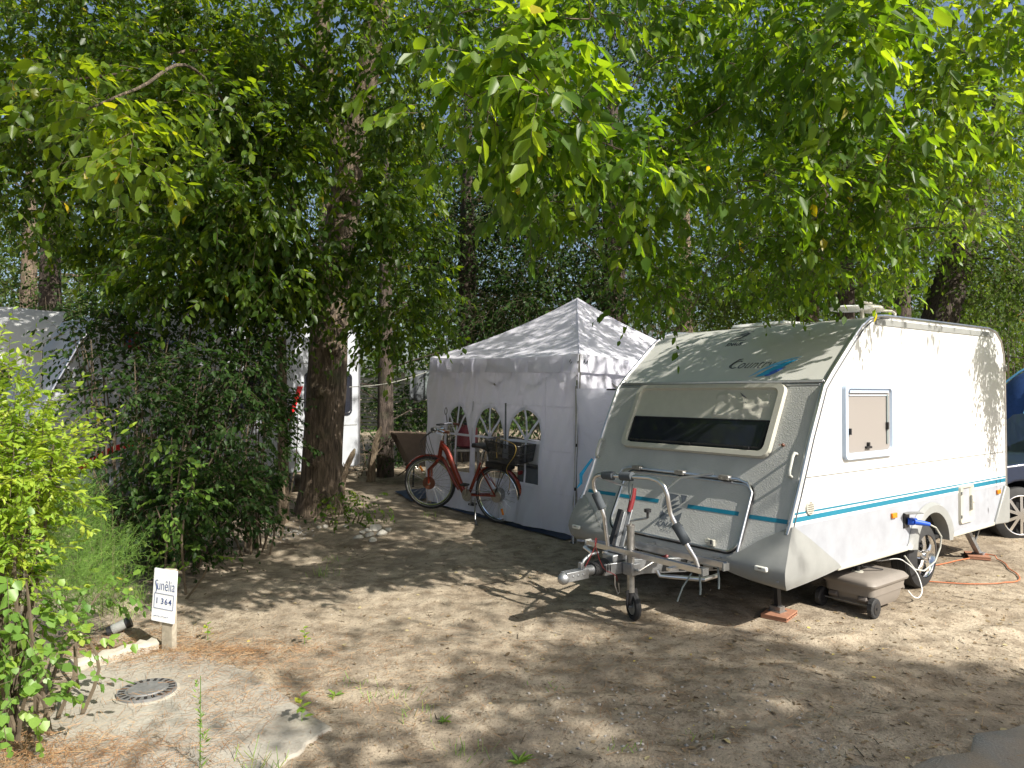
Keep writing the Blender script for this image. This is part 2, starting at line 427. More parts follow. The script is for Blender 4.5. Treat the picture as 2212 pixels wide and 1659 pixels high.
def height(x, y):
    i = int(np.clip(np.searchsorted(xs, x)-1, 0, len(xs)-2)); j = int(np.clip(np.searchsorted(ys, y)-1, 0, len(ys)-2))
    a = (x-xs[i])/(xs[i+1]-xs[i]); b = (y-ys[j])/(ys[j+1]-ys[j])
    z = Zg+0; A = Bm
    q = lambda jj, ii: Zg[jj, ii]+A[jj, ii]
    return (q(j, i)*(1-a)+q(j, i+1)*a)*(1-b)+(q(j+1, i)*(1-a)+q(j+1, i+1)*a)*b
def heights(x, y):
    i = np.clip(np.searchsorted(xs, x)-1, 0, len(xs)-2); j = np.clip(np.searchsorted(ys, y)-1, 0, len(ys)-2)
    a = (x-xs[i])/(xs[i+1]-xs[i]); b = (y-ys[j])/(ys[j+1]-ys[j]); Q = Zg+Bm
    return (Q[j, i]*(1-a)+Q[j, i+1]*a)*(1-b)+(Q[j+1, i]*(1-a)+Q[j+1, i+1]*a)*b
def grid_object(name, X, Y, Z, mat):
    nr, nc = X.shape; me = bpy.data.meshes.new(name)
    me.vertices.add(nr*nc); me.vertices.foreach_set('co', np.stack([X, Y, Z], -1).reshape(-1).astype(np.float32))
    idx = np.arange(nr*nc).reshape(nr, nc)
    q = np.stack([idx[:-1, :-1], idx[:-1, 1:], idx[1:, 1:], idx[1:, :-1]], -1).reshape(-1)
    nq = (nr-1)*(nc-1); me.loops.add(nq*4); me.loops.foreach_set('vertex_index', q.astype(np.int32))
    me.polygons.add(nq); me.polygons.foreach_set('loop_start', np.arange(0, nq*4, 4, dtype=np.int32))
    me.polygons.foreach_set('use_smooth', np.ones(nq, bool)); me.update(); me.validate()
    me.materials.append(mat); o = bpy.data.objects.new(name, me); COL.objects.link(o); return o
tag(grid_object('ground', X, Y, Zg+Bm, sand), kind='structure')

# asphalt lane at the camera's feet (lower right corner)
m_asph, nt, b = nmat('worn_asphalt')
nn = noise(nt, 120, 3); n2_ = noise(nt, 3, 4)
cc = mix(nt, ramp(nt, n2_, [(.35, (0, 0, 0)), (.65, (1, 1, 1))]), ramp(nt, nn, [(.35, (.16, .155, .145)), (.6, (.24, .235, .22)), (.75, (.36, .35, .33))]), (.26, .21, .155))
nt.links.new(cc, b.inputs['Base Color']); b.inputs['Roughness'].default_value = .9; bump(nt, b, nn, .6, .01)
def road():
    # edge runs from the pixel (1985,1659) up to (2212,1575) and away to both sides
    a = G(1890, 1659); c = G(2212, 1562); d = (c-a).normalized(); nrm = Vector((d.y, -d.x, 0))
    N = 90; M = 14; XX = np.zeros((M, N)); YY = np.zeros((M, N)); ZZ = np.zeros((M, N))
    for i in range(N):
        t = -9+i*(18/(N-1)); e = .05*math.sin(t*5.3)+.035*math.sin(t*13.7+1)+.03*math.sin(t*29)
        for j in range(M):
            w = e+(j/(M-1))**2*5.0 if j else e-.01
            p = a+d*t+nrm*w; XX[j, i] = p.x; YY[j, i] = p.y
            ZZ[j, i] = height(p.x, p.y)+(.012 if j else -.02)+.001
    return tag(grid_object('road', XX, YY, ZZ, m_asph), kind='structure')
road()

# concrete slab round the manhole
m_slab, nt, b = nmat('weathered_concrete')
a1 = noise(nt, 2.2, 6, .7); a2 = noise(nt, 45, 4)
c = ramp(nt, a1, [(.3, (.25, .225, .185)), (.5, (.32, .295, .25)), (.7, (.38, .36, .31))])
c = mix(nt, ramp(nt, a2, [(.5, (0, 0, 0)), (.72, (.5, .5, .5))]), c, (.20, .155, .11))
nt.links.new(c, b.inputs['Base Color']); b.inputs['Roughness'].default_value = .92; bump(nt, b, a2, .5, .01)
def slab():
    pts = SLAB; poly = []
    for i in range(6):
        p, q = pts[i], pts[(i+1) % 6]
        for k in range(12):
            t = k/12; r_ = .012*math.sin(i*7+k*2.3)+.008*math.sin(k*5.1+i)
            v = p.lerp(q, t); cen = Vector((-2.2, 4.1, 0)); v = v+(v-cen).normalized()*r_; poly.append((v.x, v.y))
    m = MB(); m.prism(poly, -.15, .016, 'z')
    r_ = empty('concrete_slab', (0, 0, 0), 0, 'low weathered concrete slab in the sand around the round drain cover', 'slab')
    m.build('slab_block', m_slab, r_, bevel=.012)
    return r_
slab()
def manhole():
    g = G(322, 1487, .03)
    r_ = empty('manhole_cover', (g.x, g.y, .017), 0, 'round grey slotted drain cover set in the concrete slab', 'manhole cover')
    m = MB(); m.cyl((0, 0, -.01), (0, 0, .006), .175, 48)
    m.build('frame_ring', concrete, r_)
    m = MB(); m.cyl((0, 0, .004), (0, 0, .020), .16, 48, .157); m.cyl((0, 0, .018), (0, 0, .026), .105, 40, .100)
    m.build('lid', iron, r_)
    m = MB()
    for k in range(22):
        a = 2*math.pi*k/22; rot = Matrix.Rotation(a, 3, 'Z')
        m.box(rot @ Vector((.132, 0, .020)), (.034, .017, .004), rot)
    m.build('slots', blackp2, r_)
manhole()
def kerb():
    a = G(338, 1398); c = G(160, 1448)
    N = 14; m = MB()
    d = (c-a); L = d.length; d.normalize(); nr = Vector((-d.y, d.x, 0))
    vs = []; fs = []
    for i in range(N):
        p = a+d*(L*i/(N-1))
        for k, (o_, z) in enumerate(((.05, -.05), (.055, .045), (.03, .062), (-.035, .066), (-.06, .045), (-.06, -.05))):
            j = .010*math.sin(i*3.1+k*1.7)
            q = p+nr*(o_+j); vs.append((q.x, q.y, z+.009*math.sin(i*2.3+k)))
    for i in range(N-1):
        for k in range(6):
            k2 = (k+1) % 6; fs.append((i*6+k, i*6+k2, (i+1)*6+k2, (i+1)*6+k))
    fs.append(tuple(range(6))); fs.append(tuple((N-1)*6+k for k in range(5, -1, -1)))
    m.add(vs, fs)
    tag(m.build('kerb_stone', concrete, None), 'rough pale kerb stone half buried behind the drain slab', 'kerb')
kerb()
# ------------------------------------------------------------------ pitch sign
def sign():
    g = G(362, 1404)
    r_ = empty('pitch_sign', (g.x, g.y, 0.0), R(-16), 'small white pitch number sign on a short grey wooden post', 'sign')
    m = MB(); m.box((0, .03, .245), (.095, .045, .61)); post = m.build('post', wood_grey, r_, bevel=.008)
    pl = bpy.data.objects.new('plate', None)
    rot = Matrix.Rotation(R(4.2), 3, 'Y'); C0 = Vector((-.012, -.004, .375))
    def mp(u, v, h): return C0+rot @ Vector((u, -h, v))
    m = MB(); m.add([mp(u, v, h) for h in (-.004, .0) for u, v in rrect(-.095, -.18, .095, .18, .008, 3)], [])
    n = len(m.v)//2; m.f = [list(range(n)), list(range(2*n-1, n-1, -1))]+[[i, i+n, (i+1) % n+n, (i+1) % n] for i in range(n)]; m.m = [0]*len(m.f)
    plate = m.build('plate', white_enamel, r_)
    m = MB()
    # the S is a tall swash that drops below the line
    f_ = lambda u, v, h: mp(u, v, .001+h)
    fit_text('un\u00eblia'.replace('\u00eb', '\u00ea'), -.060, .082, .036, .105, f_, m, offset=-.012, extrude=.0006)
    m.tube([mp(u, v, .002) for u, v in ((-.056, .098), (-.066, .101), (-.075, .094), (-.074, .080), (-.066, .062), (-.063, .040), (-.068, .018), (-.078, .006))], [.001, .0018, .0022, .0026, .0026, .0022, .0018, .001], 6)
    m.build('logo_lettering', navy_ink, plate)
    m = MB(); fit_text('I 364', -.060, .062, -.058, -.018, f_, m, offset=.012, extrude=.0006, spacing=1.2)
    m.build('number_lettering', navy_ink, plate)
    m = MB()
    for a, c in (((-.078, .012), (.078, .012)), ((-.078, -.090), (.078, -.090)), ((-.078, -.090), (-.078, .012)), ((.078, -.090), (.078, .012))):
        m.bar(mp(a[0], a[1], .0015), mp(c[0], c[1], .0015), .0022, .0012)
    for k in range(9):
        u = -.075+k*.013+(.006 if k > 3 else 0); m.bar(mp(u, -.145+.004*(k % 2), .0015), mp(u+.009, -.143+.003*(k % 3), .0015), .005, .001)
    m.build('number_frame', navy_ink, plate)
sign()
def spotlight():
    g = G(268, 1366)
    r_ = empty('garden_spotlight', (g.x, g.y, height(g.x, g.y)-.01), R(24), 'small white and black garden spotlight tipped over by the sign post', 'spotlight')
    r_.scale = (.75, .75, .75)
    m = MB(); m.cyl((-.085, 0, .055), (.03, 0, .10), .048, 20); m.build('housing', cover_grey, r_, bevel=.004)
    m = MB(); m.cyl((.03, 0, .10), (.075, 0, .118), .052, 20, .058); m.build('hood', blackp, r_)
    m = MB(); m.cyl((-.125, 0, .040), (-.085, 0, .055), .045, 20); m.tube([(-.02, 0, .08), (0, .03, .03), (0, .03, -.05)], .01, 8); m.build('bracket', blackp, r_)
spotlight()
# ------------------------------------------------------------------ the white caravan (local x: along its length, y: across, z: up)
CAR0 = Vector((3.81, 6.39, 0)); CARR = math.atan2(.599, .8007); CW = 2.17
PROF = [(-2.42, .42), (-2.405, .53), (-2.262, .80), (-2.16, 1.018), (-1.985, 1.426), (-1.80, 1.80), (-1.683, 1.91), (-1.525, 2.045), (-1.361, 2.185), (-1.226, 2.29), (-1.087, 2.36), (-.93, 2.392), (-.8, 2.40)]
def ft(z):
    for (a, za), (b, zb) in zip(PROF, PROF[1:]):
        if z <= zb: k = (z-za)/(zb-za); return a+(b-a)*k, (b-a)/(zb-za)
    return PROF[-1][0], 5
def fm(w, z, h=0.0):
    t, s = ft(z); n = Vector((-1, 0, s)).normalized(); return Vector((t+n.x*h, w, z+n.z*h))
def sm(t, z, h=0.0): return Vector((t, -h, z))
def caravan():
    r_ = empty('caravan', CAR0, CARR, 'white caravan with teal stripes, a sloping nose and a bicycle rack over its drawbar', 'caravan')
    B = lambda m, n, mat, **k: m.build(n, mat, r_, **k)
    rear = [(1.40, 2.415), (1.58, 2.39), (1.72, 2.30), (1.79, 2.16), (1.815, 1.95), (1.83, 1.1), (1.83, .40)]
    def arch(rx, rz, a0=0, a1=180, n=18, cz=.39): return [(rx*math.cos(R(a0+(a1-a0)*i/n)), cz+rz*math.sin(R(a0+(a1-a0)*i/n))) for i in range(n+1)]
    hole = [(a-.03, b) for a, b in arch(.33, .29, cz=.40)]
    prof2 = [p for p in PROF]
    # side walls, split at the stripe height into upper white and lower grey
    zs = .815
    up = [p for p in prof2 if p[1] > zs]; up = [(ft(zs)[0], zs)]+up+[p for p in rear if p[1] > zs]+[(1.83, zs)]
    lo = [(-2.42, .42), (-2.405, .53), (ft(zs)[0], zs), (1.83, zs), (1.83, .40)]+hole[0:]+[(-2.36, .40)]
    for (y0, y1) in ((0, .03), (CW-.03, CW)):
        m = MB(); m.prism(up, y0, y1); B(m, 'side_wall', white_gel)
        m = MB(); m.prism(lo, y0, y1); B(m, 'lower_side_wall', grey_skirt)
    # skins following the profile
    def skin(pts, y0=.0, y1=CW, th=.03):
        m = MB(); n = len(pts)
        nn = []
        for i in range(n):
            a = Vector(pts[max(0, i-1)]); c = Vector(pts[min(n-1, i+1)]); d = (c-a).normalized(); nn.append(Vector((d.y, -d.x)))
        vs = [(p[0], y, p[1]) for y in (y0, y1) for p in pts]+[(p[0]+q.x*th, y, p[1]+q.y*th) for y in (y0, y1) for p, q in zip(pts, nn)]
        fs = []
        for i in range(n-1):
            fs.append((i, i+1, n+i+1, n+i)); fs.append((2*n+i, 3*n+i, 3*n+i+1, 2*n+i+1))
        fs.append((0, n, 3*n, 2*n)); fs.append((n-1, 3*n-1, 4*n-1, 2*n-1))
        m.add(vs, fs); return m
    low = [(p[0], p[1]) for p in PROF if p[1] <= 1.80]+[(ft(1.835)[0], 1.835)]
    B(skin(low, .03, CW-.03), 'front_panel', hammer, angle=20)
    upf = [(ft(1.842)[0]-.006, 1.842)]+[p for p in PROF if p[1] > 1.85]
    B(skin(upf, .03, CW-.03), 'upper_front_panel', roof_cream, angle=60)
    B(skin([(-.8, 2.40), (.3, 2.415)]+rear, .03, CW-.03), 'roof_and_rear_panel', white_gel, angle=60)
    m = MB(); m.box((-.3, CW/2, .415), (4.1, CW-.07, .03)); m.box((0, CW/2, .50), (1.0, CW-.3, .2)); B(m, 'floor_pan', blackp2)
    m = MB()
    for y in (.08, CW-.08): m.box((0, y, .55), (.66, .012, .36))
    each(m, 'wheel_well', blackp2, r_)
    # edge rails along the roof line
    for y in (.004, CW-.004):
        m = MB(); rail = [Vector((p[0]-.004, y, p[1]+.004)) for p in [(-2.30, .735)]+[q for q in PROF if q[1] > .78]+rear]
        m.tube(rail, .016, 8); B(m, 'edge_rail', alu)
    m = MB(); rail = [Vector((p[0]+.035, -.004, p[1]-.012)) for p in [(-2.262, .80)]+[q for q in PROF if q[1] > .82]]
    m.tube(rail, .006, 6); B(m, 'awning_groove', ink)
    # grey strip standing in for the roof overhang's shadow, and rain seam
    m = MB(); m.bar(sm(-1.0, 2.345, .004), sm(1.5, 2.36, .004), .05, .008, up=(0, 1, 0)); B(m, 'overhang_shadow_strip', cover_grey)
    m = MB(); m.bar(fm(.02, 1.838, .012), fm(CW-.03, 1.838, .012), .022, .022); m.bar(fm(.04, 1.815, .004), fm(CW-.05, 1.815, .004), .012, .012); B(m, 'rain_seam', alu, bevel=.003)
    m = MB(); m.bar(sm(-2.06, 1.131, .0015), sm(1.825, 1.13, .0015), .006, .003, up=(0, 1, 0)); B(m, 'panel_joint', steel)
    # stripes
    m = MB(); m.prism([(-2.255, .817), (1.80, .812), (1.80, .850), (-2.235, .852)], -.003, .001)
    m.prism([(-2.222, .872), (1.80, .862), (1.80, .872), (-2.216, .886)], -.003, .001); B(m, 'side_stripe', teal)
    m = MB(); m.prism([(-2.24, .8545), (1.80, .8515), (1.80, .8605), (-2.226, .870)], -.002, .001)
    m.prism([(-2.26, .790), (1.80, .790), (1.80, .810), (-2.255, .8155)], -.002, .001); B(m, 'white_pinstripe', white_gel)
    m = MB()
    for a, c, h in ((.03, .372, .0015), (1.76, 2.12, .0015), (.432, .920, .0145), (1.232, 1.716, .0145)):
        m.add([fm(w, z, h) for w, z in ((a, .806), (c, .803), (c, .832), (a, .836))], [(0, 1, 2, 3)])
    each(m, 'front_stripe', teal, r_, recalc=False)
    # bottom trim
    m = MB(); m.box((-1.06, -.006, .405), (1.16, .02, .035)); m.box((-1.06, -.012, .400), (1.16, .012, .012))
    m.box((.93, -.006, .405), (1.06, .02, .035)); m.box((.93, -.012, .400), (1.06, .012, .012)); each(m, 'sill_trim', cream, r_, bevel=.003)
    # wheel arch flare
    o_ = arch(.445, .375, cz=.385)[::-1]; o_ = [(-.50, .395)]+o_[1:-1]+[(.41, .375)]
    i_ = [(a-.03, b) for a, b in arch(.325, .29, cz=.385)[::-1]]
    m = MB(); n = len(o_)
    vs = [(p[0], -.004, p[1]) for p in o_]+[(p[0]*.93, -.04, .385+(p[1]-.385)*.94) for p in o_]+[(p[0], -.045, p[1]) for p in i_]+[(p[0]*.98, .10, p[1]) for p in i_]
    fs = []
    for k in range(3):
        for i in range(n-1): fs.append((k*n+i, k*n+i+1, (k+1)*n+i+1, (k+1)*n+i))
    for i in (0, n-1): fs.append((i, n+i, 2*n+i, 3*n+i))
    m.add(vs, fs); B(m, 'wheel_arch', cover_grey, angle=50)
    # corner covers
    for side, yy in ((1, 0), (-1, CW)):
        m = MB()
        def q(x, y, z): return (x, yy+side*y, z)
        # bulging plastic apron wrapped round the corner: front edge points and side edge points
        A = [(-2.262, -.012, .80), (-2.05, -.02, .69), (-1.85, -.02, .57), (-1.64, -.02, .445), (-1.60, -.02, .41)]
        Bt = [(-2.300, .03, .775), (-2.30, -.025, .76), (-2.385, -.03, .62), (-2.42, -.045, .50), (-2.36, -.03, .375)]
        Fr = [(-2.28, .03, .775), (-2.345, .20, .675), (-2.41, .32, .58), (-2.45, .47, .50), (-2.43, .52, .44)]
        # side sheet rows between the top edge A and the bottom edge
        cols = 9
        top = [Vector(a) for a in A]
        def sideedge(k):  # along the slanted top edge
            f = k/(cols-1)*(len(A)-1); i = min(int(f), len(A)-2); return Vector(A[i]).lerp(Vector(A[i+1]), f-i)
        def frontedge(k):
            f = k/(cols-1)*(len(Fr)-1); i = min(int(f), len(Fr)-2); return Vector(Fr[i]).lerp(Vector(Fr[i+1]), f-i)
        corner_ = [Vector((-2.275, -.022, .79)), Vector((-2.33, -.035, .70)), Vector((-2.385, -.05, .60)), Vector((-2.425, -.055, .50)), Vector((-2.405, -.045, .415)), Vector((-2.35, -.02, .355))]
        vs = []; rows = 12; fs = []
        def corn(f): f = f*(len(corner_)-1); i = min(int(f), len(corner_)-2); return corner_[i].lerp(corner_[i+1], f-i)
        # parametrise: v down the corner, u from front edge (0) over the corner (.5) to side edge (1)
        for v in range(rows):
            fv = v/(rows-1)
            # where horizontal line at this v meets the slanted edges
            c = corn(fv); s_ = sideedge(fv*(cols-1)); f_ = frontedge(fv*(cols-1))
            s_ = Vector((s_.x, -.022, s_.z-0.0)); 
            for u in range(13):
                fu = u/12
                if fu < .5:
                    k = fu*2; p = f_.lerp(c, k**1.0); p.x -= .035*math.sin(math.pi*k)*fv+.01*math.sin(math.pi*k)
                    p.z -= .06*fv*math.sin(math.pi*k*.5)*0
                else:
                    k = (fu-.5)*2; p = c.lerp(s_, k); p.y -= .012*math.sin(math.pi*k)*fv
                vs.append(q(*p))
        for v in range(rows-1):
            for u in range(12): a = v*13+u; fs.append((a, a+1, a+14, a+13))
        # underside return
        b0 = len(vs)
        for u in range(13):
            p = Vector(vs[(rows-1)*13+u]); vs.append((p.x+.06, p.y+side*.06, p.z+.015))
        for u in range(12): a = (rows-1)*13+u; fs.append((a, a+1, b0+u+1, b0+u))
        m.add(vs, fs)
        cv = B(m, 'corner_cover', cover_grey, angle=60)
        # position lamp
        wl_ = .10 if side == 1 else CW-.12
        m = MB(); m.box((-2.475, wl_+side*.0, .505), (.03, .10, .036)); lp = m.build('position_lamp', white_lens, cv, bevel=.010, seg=3)
        m = MB(); m.box((-2.488, wl_, .512), (.012, .03, .010)); m.build('screw', steel, lp)
        if side == 1:
            m = MB(); m.cyl((-2.20, -.030, .64), (-2.20, -.036, .64), .009, 12); m.build('hole', ink, cv)
    m = MB()
    for yy, s in ((0, 1), (CW, -1)):
        m.prism([(1.76, .775), (1.84, .755), (1.865, .74), (1.86, .40), (1.82, .375), (1.46, .395)], yy-.025 if s == 1 else yy-.01, yy+.01 if s == 1 else yy+.025)
        m.box((1.845, yy+s*.15, .57), (.03, .32, .36))
    each(m, 'rear_corner_cover', cover_grey, r_, bevel=.012)
    # front window
    def ring(o_, i_, f, h0, h1, mat, name, par=None):
        m = MB(); n = len(o_)
        vs = [f(*p, 0.0) for p in o_]+[f(*p, h1) for p in [(a[0]*.9+b_[0]*.1, a[1]*.9+b_[1]*.1) for a, b_ in zip(o_, i_)]]+[f(*p, h1) for p in [(a[0]*.25+b_[0]*.75, a[1]*.25+b_[1]*.75) for a, b_ in zip(o_, i_)]]+[f(*p, h0) for p in i_]
        fs = []
        for k in range(3):
            for i in range(n): j = (i+1) % n; fs.append((k*n+i, k*n+j, (k+1)*n+j, (k+1)*n+i))
        m.add(vs, fs); return m.build(name, mat, par or r_, angle=50)
    # straight chord plane of the window so that it stays flat
    z0, z1 = 1.255, 1.81
    def fw(w, z, h=0.0):
        ta = ft(z0)[0]; tb = ft(z1)[0]; k = (z-z0)/(z1-z0); n = Vector((-(z1-z0), 0, (tb-ta))).normalized()
        return Vector((ta+(tb-ta)*k-.010+n.x*h, w, z+n.z*h))
    wf = ring(rrect(.29, 1.245, 1.86, 1.822, .07), rrect(.365, 1.30, 1.80, 1.772, .05), fw, .006, .035, cream, 'front_window')
    m = MB(); m.add([fw(w, z, .012) for w, z in ((.36, 1.295), (1.81, 1.295), (1.81, 1.526), (.36, 1.526))], [(0, 1, 2, 3)]); m.build('tinted_pane', dark_glass, wf)
    m = MB(); m.add([fw(w, z, .012) for w, z in ((.36, 1.53), (1.81, 1.53), (1.81, 1.78), (.36, 1.78))], [(0, 1, 2, 3)])
    m.build('blanked_pane', cream, wf)
    m = MB(); m.bar(fw(.37, 1.528, .016), fw(1.80, 1.528, .016), .008, .008); m.bar(fw(.40, 1.318, .018), fw(1.77, 1.318, .018), .006, .014)
    m.bar(fw(.395, 1.30, .016), fw(.375, 1.52, .016), .03, .008); m.bar(fw(1.785, 1.30, .016), fw(1.795, 1.52, .016), .012, .008)
    for w in (.50, 1.08, 1.66): m.box(fw(w, 1.312, .022), (.03, .05, .016))
    m.build('pane_seal', blackp, wf)
    # crinkled repair film
    rr = np.random.default_rng(5); m = MB(); nx, ny = 30, 14; vs = []; fs = []
    for j in range(ny):
        for i in range(nx):
            u = i/(nx-1); v = j/(ny-1)
            w = .93-.52*u+.012*math.sin(v*9); z = 1.540+.21*v
            h = .0135+.010*max(0, math.sin(u*9+v*6))**6+.012*max(0, math.sin(u*5-v*7+1))**8+.006*max(0, math.sin(u*23+v*3))**4+float(rr.random())*.001
            if i in (0, nx-1) or j in (0, ny-1): h = .0128
            vs.append(fw(w, z, h))
    for j in range(ny-1):
        for i in range(nx-1): a = j*nx+i; fs.append((a, a+1, a+nx+1, a+nx))
    m.add(vs, fs); m.build('repair_film', cream, wf, angle=80)
    m = MB(); m.tube([fw(.70, 1.745, .026), fw(.665, 1.72, .028), fw(.63, 1.705, .026)], [.002, .007, .002], 6); m.build('film_tear', ink, wf)
    # side window
    sw = ring(rrect(-1.545, 1.225, -.73, 1.832, .05), rrect(-1.485, 1.285, -.795, 1.775, .035), sm, .002, .03, bluewhite, 'side_window')
    m = MB(); m.add([sm(*p, .012) for p in rrect(-1.49, 1.28, -.79, 1.78, .03)], [list(range(24))]); m.build('pane', blind_glass, sw)
    m = MB(); m.bar(sm(-1.46, 1.765, .018), sm(-.82, 1.765, .018), .02, .01, up=(0, 1, 0)); m.bar(sm(-1.46, 1.735, .016), sm(-.82, 1.735, .016), .008, .006, up=(0, 1, 0)); m.build('blind_rail', bluewhite, sw)
    m = MB(); m.bar(sm(-.84, 1.33, .016), sm(-.84, 1.74, .016), .025, .008, up=(0, 1, 0)); m.build('pane_edge', cloth_grey, sw)
    m = MB(); m.box(sm(-1.17, 1.315, .022), (.08, .02, .018)); m.box(sm(-1.17, 1.335, .022), (.02, .02, .04)); m.box(sm(-.85, 1.48, .022), (.02, .02, .06)); m.box(sm(-1.455, 1.45, .02), (.012, .02, .05)); each(m, 'window_latch', blackp, sw)
    # box door on the nose
    def sq(w, z, h=0.0): return fm(w, z, h)
    outer = rrect(.36, .555, 1.70, 1.035, .10, 7); 
    # slight wedge: the door edges lean like in the photo
    m = MB(); cols_ = 24; rows_ = 12; vs = []; fs = []
    m.add([], [])
    for j in range(rows_):
        z = .56+(1.03-.56)*j/(rows_-1)
        for i in range(cols_):
            k = i/(cols_-1)
            # rounded corners
            dz = min(z-.555, 1.035-z); ins = .10-math.sqrt(max(0, .01-(.10-min(dz, .10))**2)) if dz < .10 else 0
            w0 = .365+ins; w1 = 1.695-ins; vs.append(fm(w0+(w1-w0)*k, z, .012))
    for j in range(rows_-1):
        for i in range(cols_-1): a = j*cols_+i; fs.append((a, a+1, a+cols_+1, a+cols_))
    m.add(vs, fs); door = m.build('front_locker_door', hammer, r_, angle=60)
    loop = [fm(w, z, .012) for w, z in rrect(.36, .552, 1.70, 1.038, .10, 8)]
    m = MB(); m.tube(loop, .010, 8, closed=True); m.build('door_frame', alu, door)
    m = MB(); m.tube([fm(w, z, .010) for w, z in rrect(.345, .538, 1.715, 1.052, .11, 8)], .006, 6, closed=True); m.build('door_seal', blackp, door)
    m = MB(); m.tube([fm(1.775, .98, .02)]+[fm(1.74, 1.04, .03), fm(1.66, 1.062, .035), fm(.50, 1.066, .035), fm(.41, 1.045, .03)]+[fm(.36, .98, .02)]+[fm(.345, .56, .02)], .011, 8)
    m.build('hinge_rail', alu, door)
    m = MB()
    for w in (1.56, 1.07, .62): m.box(fm(w, 1.066, .04), (.05, .09, .035))
    each(m, 'hinge', steel, door)
    for w, z in ((1.474, .58), (.583, .585)):
        m = MB(); m.box(fm(w, z, .03), (.03, .062, .05)); m.cyl(fm(w+.03, z+.006, .03), fm(w+.03, z+.006, .05), .022, 12); lk = m.build('locker_latch', cream, door, bevel=.006)
        m = MB(); m.box(fm(w-.01, z, .047), (.006, .014, .034)); m.build('slot', ink, lk)
    # emblem on locker door: swallow-like cut square, KNAUS below (clockwise dark facets with pale streaks)
    def fu(u, v, h): return fm(-u, v, .0145+h)
    m = MB()
    def quad(pts): m.add([fu(-w, z, .0008) for w, z in pts], [list(range(len(pts)))])
    w1, w0, za, zb = 1.165, .955, .690, .895
    def sqp(a, c): return (w1+(w0-w1)*a, za+(zb-za)*c)
    for poly in ([(0, 0), (.42, 0), (.30, .10), (.55, .22), (.36, .20), (.16, .22), (0, .34)],
                 [(0, .42), (.30, .72), (.62, .98), (.30, 1), (0, 1)][::-1],
                 [(.06, .38), (.50, .62), (.70, .80), (.42, .74), (.16, .56)],
                 [(.18, .28), (.60, .48), (.86, .66), (.58, .60), (.30, .44)],
                 [(.40, .18), (.72, .34), (.98, .52), (.74, .50), (.52, .36)],
                 [(.60, .0), (1, .0), (1, .36), (.80, .22), (.66, .16)],
                 [(.68, 1), (1, 1), (1, .78), (.86, .72), (.80, .84)]):
        quad([sqp(a, c) for a, c in poly])
    fit_text('KNAUS', -1.182, -.905, .635, .676, fu, m, shear=.28, offset=.02, extrude=.0004)
    m.build('locker_emblem', faded_ink, door)
    m = MB()
    for k in range(12):
        w = 1.12-.011*k; zz = .598+.012*((k*7) % 3)/2; m.add([fu(-w, zz, .0006), fu(-w+.007, zz+.003, .0006), fu(-w+.005, zz+.016, .0006)], [(0, 1, 2)])
    m.build('old_sticker_residue', faded_ink, door)
    # emblem and name on the upper front
    def ff(u, v, h): return fm(-u, v, .002+h)
    m = MB(); W1, W0, ZA, ZB = 1.205, 1.045, 2.238, 2.334
    def s2(a, c): return (W1+(W0-W1)*a, ZA+(ZB-ZA)*c)
    def seg(a, c, wd=.005): m.add([ff(-p[0], p[1], .001) for p in (s2(a[0], a[1]), s2(c[0], c[1]), s2(c[0]+wd*6*(0 if abs(a[0]-c[0]) > .5 else 1), c[1]+.045*(1 if abs(a[0]-c[0]) > .5 else 0)), s2(a[0]+wd*6*(0 if abs(a[0]-c[0]) > .5 else 1), a[1]+.045*(1 if abs(a[0]-c[0]) > .5 else 0)))], [(0, 1, 2, 3)])
    seg((0, 0), (1, 0)); seg((0, .955), (1, .955)); seg((0, 0), (0, 1)); seg((.97, 0), (.97, 1))
    for poly in ([(.05, .12), (.35, .22), (.55, .34), (.30, .30)], [(.12, .40), (.45, .48), (.75, .66), (.42, .60)], [(.24, .62), (.55, .68), (.92, .86), (.60, .82), (.40, .76)],
                 [(.62, .30), (.90, .48), (.96, .72), (.80, .80), (.70, .60), (.60, .45)], [(.40, .12), (.62, .20), (.72, .40), (.55, .32)], [(.55, .88), (.80, .90), (.66, .95)]):
        m.add([ff(-s2(a, c)[0], s2(a, c)[1], .0012) for a, c in poly], [list(range(len(poly)))])
    fit_text('KNAUS', -1.215, -1.045, 2.190, 2.222, ff, m, shear=.25, offset=.02, extrude=.0006)
    m.build('upper_emblem', ink, r_, recalc=False)
    m = MB(); vs, fs = text_mesh('Country', shear=.42, offset=-.012, extrude=.0006, spacing=1.05)
    xs_ = [v[0] for v in vs]; ys_ = [v[1] for v in vs]; mnx, mxx, mny, mxy = min(xs_), max(xs_), min(ys_), max(ys_)
    m.add([ff(-.985+(v[0]-mnx)/(mxx-mnx)*.43, 1.945+(v[1]-mny)/(mxy-mny)*.095, v[2]) for v in vs], fs)
    m.tube([ff(-.985, 1.975, .001), ff(-.995, 1.99, .001), ff(-.975, 2.02, .001), ff(-.94, 2.05, .001), ff(-.905, 2.055, .001)], [.002, .006, .005, .004, .002], 5)
    m.build('model_lettering', ink, r_, recalc=False)
    def splash(pts, mat, nm, h):
        m = MB(); N = len(pts)//2
        # pts: upper edge then lower edge points as pairs -> strip
        vs = []; fs = []
        for (a, c) in pts: vs += [ff(-a[0], a[1], h), ff(-c[0], c[1], h)]
        for i in range(len(pts)-1): fs.append((2*i, 2*i+2, 2*i+3, 2*i+1))
        m.add(vs, fs); return m.build(nm, mat, r_, recalc=False)
    splash([((.725, 1.888), (.722, 1.887)), ((.66, 1.945), (.675, 1.912)), ((.58, 1.995), (.61, 1.955)), ((.50, 2.025), (.53, 1.985)), ((.43, 2.042), (.45, 2.022)), ((.345, 2.055), (.347, 2.053))], lightblue, 'pale_splash', .0012)
